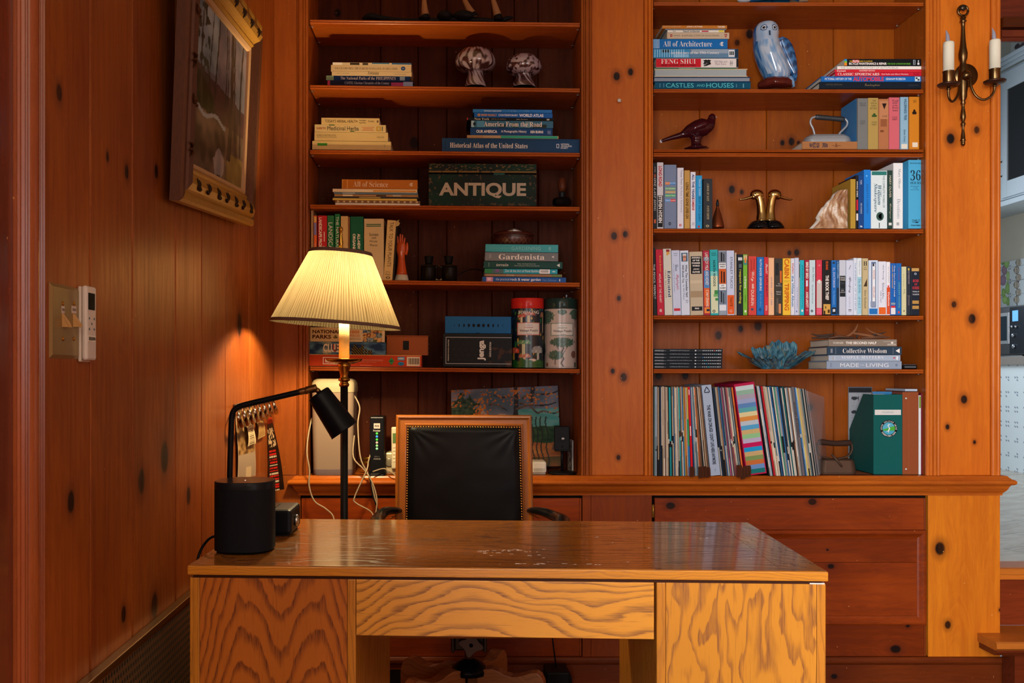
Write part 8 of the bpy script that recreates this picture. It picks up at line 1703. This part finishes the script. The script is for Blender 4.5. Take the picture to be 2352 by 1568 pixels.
# frame profile: four mitred members, splayed very slightly
TLc, TRc, BRc, BLc = uz(910, 952.5), uz(1220.5, 953.5), uz(1226, 1230), uz(907, 1230)
fr = [(0, .018), (0, -.006), (.003, -.010), (.008, -.011), (.011, -.008), (.015, -.006), (.028, -.0065), (.031, -.009), (.035, -.008), (.035, .018)]
vs = []; fs = []; n = len(fr)
def ins2(o):
    return [(TLc[0] + o, TLc[1] - o), (TRc[0] - o, TRc[1] - o), (BRc[0] - o, BRc[1] + o), (BLc[0] + o, BLc[1] + o)]
for (o, y) in fr: vs += [(x, YCH + y, z) for x, z in ins2(o)]
for i in range(n):
    j = (i + 1) % n
    for q_ in range(4): l = (q_ + 1) % 4; fs.append((i * 4 + q_, j * 4 + q_, j * 4 + l, i * 4 + l))
MB().add(vs, fs, M_CH).build('back_frame', t, og)
i0 = ins2(.034)
def leatherpos(u, v):
    xl_ = i0[3][0] * (1 - v) + i0[0][0] * v; xr2 = i0[2][0] * (1 - v) + i0[1][0] * v; z_ = i0[3][1] * (1 - v) + i0[0][1] * v
    e = min(u, 1 - u) ; e2 = min(v, 1 - v); f = min(1, e / .07) ** .5 * min(1, e2 / .055) ** .5
    cr = 0
    for (cu, cv) in ((.04, .97), (.96, .97)):
        dx_, dy_ = u - cu, v - cv; rr_ = math.hypot(dx_, dy_)
        if rr_ < .42: cr += .0011 * math.sin(math.atan2(dy_, dx_) * 15) * (1 - rr_ / .42) * min(1, rr_ / .08)
    cr += .0012 * nz(u * 5, v * 5, 3)
    return Vector((xl_ + (xr2 - xl_) * u, YCH - .004 - .016 * f * (1 - .2 * (2 * u - 1) ** 2) + cr, z_))
mb = MB(); nu, nv = 90, 80; vs = [tuple(leatherpos(i / nu, j / nv)) for j in range(nv + 1) for i in range(nu + 1)]
mb.add(vs, [(j * (nu + 1) + i, j * (nu + 1) + i + 1, (j + 1) * (nu + 1) + i + 1, (j + 1) * (nu + 1) + i) for j in range(nv) for i in range(nu)], LEATHER, True)
a_, b_2 = i0[3], i0[1]; mb.box(a_[0] + .004, b_2[0] - .006, YCH + .004, YCH + .03, a_[1], b_2[1], LEATHER, bev=.006); mb.build('back_cushion', t, og)
# gimp band and nailheads
mb = MB(); MN = mat('#b07a3a', .25, 1.0)
g0 = ins2(.0395)
def nailrow(p_, q_, n_):
    for i in range(n_): 
        f = i / (n_ - 1); mb.ell((p_[0] + (q_[0] - p_[0]) * f, YCH - .0105, p_[1] + (q_[1] - p_[1]) * f), .0036, .003, .0036, MN, 10, 6)
nailrow(g0[0], g0[1], 44); nailrow((g0[0][0], g0[0][1] - .009), g0[3], 38); nailrow((g0[1][0], g0[1][1] - .009), g0[2], 38)
mb.build('nailhead_trim', t, og)
mb = MB(); gi, gj = ins2(.035), ins2(.044)
for q_ in (0, 1, 3):
    l = (q_ + 1) % 4; mb.add([(gi[q_][0], YCH - .0078, gi[q_][1]), (gi[l][0], YCH - .0078, gi[l][1]), (gj[l][0], YCH - .0082, gj[l][1]), (gj[q_][0], YCH - .0082, gj[q_][1])], [(0, 1, 2, 3)], mat('#1a1410', .5))
mb.build('leather_band', t, og)
# arms
for s in (-1, 1):
    ex = (918 if s < 0 else 1216); mb = MB()
    p0 = P(ex, 1172, YCH + .004)
    if s < 0: ap = [p0, P(905, 1172, -.30), P(885, 1174, -.34), P(870, 1188, -.40), Vector((P(866, 1190, -.5).x, -.50, .676)), Vector((P(872, 1190, -.6).x, -.62, .67)), Vector((P(880, 1190, -.68).x, -.70, .67))]
    else: ap = [p0, P(1228, 1172, -.30), P(1250, 1176, -.34), P(1276, 1186, -.40), Vector((P(1290, 1190, -.48).x, -.50, .682)), Vector((P(1284, 1190, -.6).x, -.62, .67)), Vector((P(1268, 1190, -.68).x, -.70, .67))]
    mb.tube(ap, [.012, .017, .020, .022, .024, .024, .016], mat('#0c0d10', .3, coat=.2), 16, flat=.7); mb.build('armrest', t, og)
    mb = MB(); e_ = ap[-2]; mb.tube([e_ + Vector((0, 0, -.012)), e_ + Vector((-s * .01, .03, -.08)), Vector((cxm + s * .235, -.56, .52)), Vector((cxm + s * .22, -.55, .45))], [.016, .017, .018, .018], M_CH, 14); mb.build('arm_support', t, og)
    mb = MB(); [mb.ell((e_.x * .2 + ap[0].x * .8 + i * .004 * s, YCH - .012, ap[0].z - .012 - i * .002), .003, .003, .003, MN, 8, 6) for i in range(6)]; mb.build('arm_nailheads', t, og)
mb = MB(); stackr(mb, [(.235, .22, .05, 0), (.245, .235, .06, .03), (.24, .23, .06, .075), (.20, .19, .06, .095)], LEATHER); o = mb.build('seat', t); o.location = (0, .0, .415)
mb = MB(); mb.box(-.225, .225, -.21, .21, .375, .415, M_CH, bev=.006); mb.build('seat_frame', t)
for s in (-1, 1):
    mb = MB(); mb.tube([Vector((cxm + s * .205, -.275, .44)), Vector((cxm + s * .21, -.262, .60))], .018, M_CH, 12); mb.build('back_post', t, og)
# mechanism
MM = mat('#3a322e', .4, .7, var=.2); hx_, hy_ = 1083, -.50; kh = K(hy_)
def m3(px, py, y=hy_): return P(px, py, y)
hub = m3(1078, 1500)
mb = MB(); mb.tube([m3(1077, 1452), m3(1077, 1480)], .018, MM, 20); mb.box(m3(1042, 1460).x, m3(1112, 1460).x, hy_ - .05, hy_ + .06, m3(0, 1484).z, m3(0, 1450).z, MM, bev=.006); mb.box(m3(1036, 1460).x, m3(1044, 1460).x, hy_ - .06, hy_ - .04, m3(0, 1486).z, m3(0, 1448).z, MM, bev=.003); mb.box(m3(1109, 1460).x, m3(1117, 1460).x, hy_ - .06, hy_ - .04, m3(0, 1486).z, m3(0, 1448).z, MM, bev=.003); mb.build('tilt_mechanism', t, og)
mb = MB(); cK = m3(1082, 1479, hy_ - .075); pts = []
for i in range(60):
    a = 2 * PI * i / 60; r_ = .024 + .013 * (.5 + .5 * math.cos(4 * a + .9)) ** 2; pts.append((cK.x + r_ * math.cos(a), cK.z + r_ * math.sin(a)))
mb.prism(pts, hy_ - .088, hy_ - .068, mat('#5a4c46', .45, .5, var=.2), 'y'); mb.lathe([(.006, 0), (.006, .001)], (cK.x, hy_ - .0882, cK.z), mat('#050505', .5), 16, (0, -1, 0)); mb.build('tension_knob', t, og)
mb = MB(); z0, z1 = m3(0, 1511).z, m3(0, 1484).z; x0_ = m3(1077, 1500).x; pr = []
for i in range(29): pr.append((.0115 if i % 2 else .0135, z0 + (z1 - z0) * i / 28))
mb.lathe(pr, (x0_, hy_, 0), mat('#6a4438', .35, .6), 20, smooth=False); mb.build('threaded_spindle', t, og)
mb = MB(); mb.lathe([(.055, m3(0, 1545).z), (.056, m3(0, 1535).z), (.052, m3(0, 1531).z), (.047, m3(0, 1525).z), (.032, m3(0, 1517).z), (.020, m3(0, 1513).z), (.016, m3(0, 1511).z)], (x0_, hy_, 0), mat('#15161a', .35, .4), 48, rmod=lambda a, h: 1 + (.02 * math.sin(16 * a) if h < m3(0, 1530).z else 0)); mb.build('hub', t, og)
M_LG = oak('oak_leg', lambda nb, x, y, z: nb.m('ADD', nb.m('MULTIPLY', z, 70.0), nb.m('MULTIPLY', nb.noise(nb.xyz(x, y, z), 9, 2), 6.0)), 'x', '#ae7040', '#5e361c', .5, rough=.28)
hz = m3(0, 1545).z
for i, a in enumerate((-142, -14, 62, 150)):
    a = R(a); mb = MB(); pts = []; 
    prof_ = [(.03, hz + .010, .034), (.055, hz + .022, .034), (.075, hz + .024, .032), (.095, hz + .018, .030), (.115, hz + .008, .028), (.135, hz + .004, .028), (.155, hz + .006, .030), (.175, hz + .012, .036), (.195, hz + .020, .044), (.212, hz + .021, .052), (.226, hz + .012, .056), (.234, hz - .006, .05), (.238, hz - .03, .04)]
    up_, dn_ = [], []
    for (r_, z_, h_) in prof_: up_.append((r_, z_)); dn_.append((r_, z_ - h_ - .03))
    dn_[-1] = (.238, prof_[-1][1] - .07)
    poly = up_ + dn_[::-1]; M_ = Matrix.Translation((x0_, hy_, 0)) @ Matrix.Rotation(a, 4, 'Z'); mb.prism(poly, -.021, .021, M_LG, 'y', M=M_); lg = mb.build('leg', t, og)
    md = lg.modifiers.new('b', 'BEVEL'); md.width = .006; md.segments = 2
    mb = MB(); e_ = M_ @ Vector((.222, 0, .028)); mb.lathe([(.028, -.010), (.028, .010)], e_, BLACK, 24, (math.sin(a), -math.cos(a), 0)); mb.tube([e_ + Vector((0, 0, 0)), e_ + Vector((0, 0, .11))], .006, MM, 8); mb.build('caster', t, og)
cable([P(893, 1440, -.3), P(884, 1490, -.3), P(881, 1540, -.3), P(880, 1575, -.3)], .003, mat('#b8aca0', .5), 'pale cable hanging behind the desk kneehole on its left')
cable([P(1266, 1440, -.1), P(1272, 1490, -.1), P(1278, 1537, -.08)], .0026, BLACK, 'straight black cable running down behind the desk kneehole')
mb = MB(); a = P(1252, 1568, -.1); b = P(1306, 1536, -.1); mb.box(a.x, b.x, -.14, -.03, .0003, b.z, BLACK, bev=.006); mb.box(b.x - .004, b.x + .01, -.12, -.05, .0003, b.z - .02, BLACK, bev=.004); tag(mb.build('power_box', base=True), 'black power supply box on the floor under the desk', 'box')
mb = MB(); rs_ = random.Random(5)
# ================================================================ left wall: picture, switch, remote, leaflets
X0 = -.612
BLp, BRp = Vector((-.612, -1.354, 1.5176)), Vector((-.612, -.574, 1.575)); TRp = Vector((-.578, -.636, 2.141))
ux = (BRp - BLp).normalized(); vy = (TRp - BRp); vy = (vy - ux * vy.dot(ux)).normalized(); nx = ux.cross(vy).normalized()
if nx.x < 0: nx = -nx
FW, FH = (BRp - BLp).length, (TRp - BRp).length + .02
Mf = Matrix(((ux.x, vy.x, nx.x, BLp.x), (ux.y, vy.y, nx.y, BLp.y), (ux.z, vy.z, nx.z, BLp.z), (0, 0, 0, 1)))
t = thing('framed_painting', 'forest brook painting in a carved dark gold frame hanging tilted', 'painting', tuple(BLp)); og = t.location.copy()
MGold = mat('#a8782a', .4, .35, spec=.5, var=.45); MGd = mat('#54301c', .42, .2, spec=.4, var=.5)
prof_f = [(0, -.012), (0, .010), (.006, .016), (.018, .017), (.024, .012), (.030, .020), (.045, .026), (.060, .022), (.068, .012), (.074, .006), (.080, .009), (.086, .004), (.088, -.004), (.088, -.012)]
def ringat(o, z): return [(o, o, z), (FW - o, o, z), (FW - o, FH - o, z), (o, FH - o, z)]
sides = {0: MGold, 1: MGd, 2: MGold, 3: MGd}  # lit and shaded frame colours; the lamplight is put into the gold
for sd in range(4):
    vs = []; fs = []; l = (sd + 1) % 4
    for (o, z) in prof_f: r4 = ringat(o, z); vs += [Mf @ Vector(r4[sd]), Mf @ Vector(r4[l])]
    for i in range(len(prof_f)): j = (i + 1) % len(prof_f); fs.append((i * 2, j * 2, j * 2 + 1, i * 2 + 1))
    MB().add([tuple(v_) for v_ in vs], fs, sides[sd]).build('frame_side', t, og)
mb = MB(); mo = mat('#2a1a10', .5, var=.4)
def leafc(cx, cy, rot, sc_=1.0, m=mo):
    for q_ in (-1, 0, 1):
        a = rot + q_ * .7; pts = []
        for i in range(9): f = i / 8; pts.append(Mf @ Vector((cx + math.cos(a) * .024 * f * sc_ - math.sin(a) * .004 * math.sin(PI * f) * q_, cy + math.sin(a) * .024 * f * sc_ + math.cos(a) * .004 * math.sin(PI * f) * q_, .0225 + .004 * math.sin(PI * f))))
        mb.tube(pts, [.001, .0026, .0036, .004, .004, .0034, .0026, .0016, .0006], m, 6)
for i in range(7): leafc(.10 + i * (FW - .2) / 6, .036, PI / 2 + (.5 if i % 2 else -.5), 1.1)
for i in range(5): leafc(.040, .12 + i * (FH - .2) / 4, (.4 if i % 2 else PI - .4) + .6, 1.0, mat('#4a2c1a', .45, .3)); 
for i in range(7): leafc(.10 + i * (FW - .2) / 6, FH - .036, -PI / 2, 1.0)
mb.build('carved_ornament', t, og)
mb = MB(); vs = []; fs = []; lp = [(.087, .002), (.089, .004), (.099, .0), (.101, -.006)]
for (o, z) in lp: vs += [tuple(Mf @ Vector(q_)) for q_ in ringat(o, z)]
for i in range(3):
    for q_ in range(4): l = (q_ + 1) % 4; fs.append((i * 4 + q_, (i + 1) * 4 + q_, (i + 1) * 4 + l, i * 4 + l))
mb.add(vs, fs, mat('#b08a64', .6)); mb.build('liner', t, og)
def brook(u, v):
    n = nz(u * 5, v * 4, 1) + .5 * nz(u * 14, v * 12, 2)
    c = mixc(hx('#5a5a64'), hx('#8a7a80'), .5 + n)
    if v > .62 and u < .45: c = mixc(hx('#5f6f7c'), hx('#9aa6ac'), .5 + n)
    if v < .64 - .1 * u + .03 * n: c = mixc(hx('#3a2c2e'), hx('#5a3c38'), .5 + n)
    if u < .42 and .36 < v < .58 - .5 * max(0, u - .18): c = mixc(hx('#1a2014'), hx('#34381c'), .5 + n)
    if v < .36 + .03 * nz(u * 6, 2, 2): c = mixc(hx('#3c3026'), hx('#7a6450'), .5 + n * 1.3)
    if abs(v - (.355 + .02 * math.sin(u * 18))) < .014 and u < .62: c = hx('#9aa0a4')
    if math.hypot((u - .50 - .25 * (.2 - v)) / .13, (v - .10) / .13) + .4 * nz(u * 12, v * 9, 5) < .8: c = mixc(hx('#7a7478'), hx('#b09a90'), .5 + n)
    if v < .2 and u > .68: c = mixc(hx('#6a5428'), hx('#94804a'), .5 + n)
    for (tx, w_, v0) in ((.10, .008, .4), (.20, .010, .36), (.33, .008, .36), (.42, .012, .38), (.58, .010, .36), (.70, .034, .14), (.78, .016, .36), (.93, .018, .2), (.62, .008, .5)):
        if abs(u - tx - .03 * math.sin(v * 4 + tx * 9) - (.05 * (v - .5) if w_ > .03 else 0)) < w_ * (1.25 - .5 * v) and v > v0: return mixc(hx('#2a221c'), hx('#4f4034'), .5 + n)
    if v > .55 and u < .30 and nz(u * 20, v * 16, 7) > .15: c = hx('#30382c')
    return c
mb = MB(); mb.raster(110, 110, lambda u, v: Mf @ Vector((.1005 + (FW - .201) * u, .1005 + (FH - .201) * v, -.006)), brook, vcol(.35)); mb.build('canvas', t, og)
mb = MB(); cs = [Mf @ Vector(q_) for q_ in ((.01, .01, -.008), (FW - .01, .01, -.008), (FW - .01, FH - .01, -.008), (.01, FH - .01, -.008), (.01, .01, -.013), (FW - .01, .01, -.013), (FW - .01, FH - .01, -.013), (.01, FH - .01, -.013))]
mb.add([tuple(c_) for c_ in cs], [(0, 1, 2, 3), (4, 5, 6, 7), (0, 1, 5, 4), (1, 2, 6, 5), (2, 3, 7, 6), (3, 0, 4, 7)], BLACK); mb.build('backing', t, og)
# switch plate
ya_, yb2 = YW(112), YW(178.5); z0, z1 = 1.163, 1.284; ym = (ya_ + yb2) / 2; XS_ = XW + .0002
t = thing('switch_plate', 'brushed brass double light switch plate with two ivory toggles', 'light switch', (XS_, ym, (z0 + z1) / 2)); og = t.location.copy(); MPl = mat('#a89468', .32, .7, var=.08)
o_ = .006; mb = MB(); vs = [(XS_, ya_, z0), (XS_, yb2, z0), (XS_, yb2, z1), (XS_, ya_, z1), (XS_ + .0035, ya_ + o_, z0 + o_), (XS_ + .0035, yb2 - o_, z0 + o_), (XS_ + .0035, yb2 - o_, z1 - o_), (XS_ + .0035, ya_ + o_, z1 - o_)]
mb.add(vs, [(3, 2, 1, 0), (4, 5, 6, 7), (0, 1, 5, 4), (1, 2, 6, 5), (2, 3, 7, 6), (3, 0, 4, 7)], MPl); mb.build('plate', t, og)
def wl(px, py): Y_ = YW(px); return Y_, zy(py, Y_)
for (px, lbl) in ((139.5, 'PORCH'), (164.7, 'FLOODLIGHT')):
    Yc_, zc_ = wl(px, 737); sx = XS_ + .0035
    mb = MB(); mb.add([(sx, Yc_ - .004, zc_ + .012), (sx, Yc_ + .004, zc_ + .012), (sx, Yc_ + .004, zc_ - .010), (sx, Yc_ - .004, zc_ - .010), (sx + .010, Yc_ - .0075, zc_ - .004), (sx + .010, Yc_ + .0075, zc_ - .004), (sx + .012, Yc_ + .0075, zc_ - .010), (sx + .012, Yc_ - .0075, zc_ - .010)], [(0, 1, 5, 4), (3, 2, 6, 7), (0, 3, 7, 4), (1, 2, 6, 5), (4, 5, 6, 7), (0, 1, 2, 3)], mat('#c89a62', .4)); mb.build('toggle', t, og)
    for py in (697, 778): Ys_, zs_ = wl(px, py); mb = MB(); mb.lathe([(.0038, 0), (.0034, .0014), (0, .0018)], (sx, Ys_, zs_), mat('#b07a2a', .3, .8), 14, (1, 0, 0)); mb.build('screw', t, og)
    Yl, zl_ = wl(px, 711); wb_ = .006 if lbl == 'PORCH' else .010
    mb = MB(); mb.box(sx, sx + .0004, Yl - wb_, Yl + wb_, zl_ - .006, zl_ + .006, mat('#c8b8ac', .6)); mb.build('paper_label', t, og)
    text(t, 'PORCH' if lbl == 'PORCH' else 'FLOODLIGHT', 0, 0, wb_ * 1.6, .004, '#2a2426', 'b', plane='M', y=0); TEXTS[-1] = TEXTS[-1][:7] + (Matrix(((0, 0, 1, sx + .0008 - og.x), (1, 0, 0, Yl - og.y), (0, 1, 0, zl_ - og.z), (0, 0, 0, 1))), 'M')
# remote in its holder
t = thing('remote_control', 'white remote control clipped in a holder beside the brass switch plate', 'remote control', (-.632, -1.812, 1.221)); og = t.location.copy()
mb = MB(); mb.box(XW + .0004, -.6345, -1.836, -1.790, 1.158, 1.288, mat('#c8bcae', .3), bev=.003); mb.build('holder', t, og)
mb = MB(); mb.box(-.6343, -.6243, -1.8345, -1.790, 1.161, 1.289, mat('#cfc4bc', .25), bev=.004); mb.build('body', t, og)
mb = MB(); mb.box(-.6243, -.6237, -1.830, -1.800, 1.248, 1.277, mat('#15181c', .1)); mb.build('screen', t, og)
mb = MB()
for (dy, dz) in ((-.012, 0), (.010, 0), (-.001, -.009), (-.012, -.018), (.010, -.018)): mb.lathe([(.0022, 0), (.0022, .0007), (0, .001)], (-.6243, -1.813 + dy, 1.233 + dz), mat('#5a6a74', .4), 10, (1, 0, 0))
mb.build('button', t, og)
mb = MB(); mb.box(-.6243, -.6239, -1.831, -1.795, 1.193, 1.204, mat('#d8d0c4', .5)); mb.build('label', t, og)
text(t, 'BEDROOM FAN', 0, 0, .03, .006, '#2a2426', 'B', plane='M', y=0); TEXTS[-1] = TEXTS[-1][:7] + (Matrix(((0, 0, 1, -.6235 - og.x), (1, 0, 0, -1.813 - og.y), (0, 1, 0, 1.1985 - og.z), (0, 0, 0, 1))), 'M')
# hook rail and leaflets
def pw(px, py, off=0.0): Y_ = F * (XW + off) / (px - CX) - D; return Vector((XW + off, Y_, zy(py, Y_)))
t = thing('hook_rail', 'wall rail of eight curved silver hooks holding leaflets', 'hook rail', tuple(pw(583, 918))); og = t.location.copy()
mb = MB(); a, b = pw(540, 933, .006), pw(632, 911, .006); mb.tube([a, b], .007, mat('#7a6650', .4, .4), 8, up=(1, 0, 0)); mb.build('rail', t, og)
for i in range(8):
    f = i / 7; px = 549 + (631 - 549) * f ** .93; py = 931 - 21 * f; s_ = 1.05 - .25 * f
    p0, p1, p2, p3, p4 = pw(px - 4, py, .012), pw(px - 4, py + 12 * s_, .026), pw(px, py + 30 * s_, .034), pw(px + 4, py + 44 * s_, .030), pw(px + 6, py + 50 * s_, .022)
    mb = MB(); mb.tube([p0, p1, p2, p3, p4], [.0035, .0045, .0065, .0105, .006], CHROME, 12, flat=.6); mb.build('hook', t, og)
def leaf(pts, colf, label, off, name='leaflet', nu=24, nv=60, cat='leaflet'):
    """pts px: TL, TR, BR, BL on the wall"""
    q = [pw(x, y, off) if len((x, y)) == 2 else None for x, y in pts]; mb = MB()
    def pos(u, v): 
        a = q[3].lerp(q[2], u); b = q[0].lerp(q[1], u); r_ = a.lerp(b, v); return r_ + Vector((.003 * math.sin(v * 5 + u) + .0005, 0, 0))
    mb.raster(nu, nv, pos, colf, vcol(.35)); mb.raster(2, 8, lambda u, v: pos(u, v) + Vector((-.0006, 0, 0)), lambda u, v: hx('#b8a890'), vcol(.35))
    return tag(mb.build(name, base=True), label, cat)
def lf1(u, v):
    if u < .03 or u > .96: return hx('#b8a488')
    if v < .32:
        if .45 < u < .75 and v < .14: return hx('#c0a884')
        return hx('#9a8672')
    n = nz(u * 7, v * 16, 1); return mixc(hx('#54381c'), hx('#a88450'), .5 + n)
leaf([(543, 934), (585, 922), (585, 1092), (545, 1100)], lf1, 'tall brown picture leaflet hanging leftmost on the hook rail', .004)
leaf([(567, 960), (583, 955), (585.5, 1018), (569, 1025)], lambda u, v: hx('#4a3c2c') if (.2 < u < .8 and v < .6 and (v * 16) % 1 < .35) or (.25 < u < .75 and .74 < v < .78) else hx('#c8b48c'), 'small cream card hanging over the tall brown leaflet', .012, 'card')
leaf([(591, 950), (607, 944), (607, 1000), (592, 1009)], lambda u, v: hx('#b89a64') if u < .08 or u > .92 or v < .06 else (hx('#8a6a3a') if (v * 14) % 1 < .4 else hx('#a88450')), 'short yellowed card in the middle of the hook rail', .008, 'card')
def lf4(u, v):
    c = hx('#1d120d')
    if v > .60 and .12 < u < .85 and nz(u * 9, v * 26, 1) > .02 and v < .86: return hx('#b89a74')
    if v > .93: return hx('#b02a14')
    rr_ = (v * 26) % 1
    if v < .56 and .12 < u < .72 and rr_ < .5 and nz(u * 18, int(v * 26), 2) > -.25: return hx('#c0241c') if int(v * 26) % 3 else hx('#c8b89c')
    return c
q4 = [P(613, 962, -.14), P(626, 958, -.075), P(653, 1123, -.05), P(613.5, 1130, -.13)]
mb = MB(); 
def pos4(u, v): return q4[3].lerp(q4[2], u).lerp(q4[0].lerp(q4[1], u), v) + Vector((.004 * math.sin(v * 4), 0, 0))
mb.raster(30, 90, pos4, lf4, vcol(.3)); mb.raster(2, 8, lambda u, v: pos4(u, v) + Vector((-.0003, .0006, 0)), lambda u, v: hx('#2a1a12'), vcol(.3)); tag(mb.build('leaflet', base=True), 'long black leaflet with red print hanging near the corner', 'leaflet')
fit_texts()
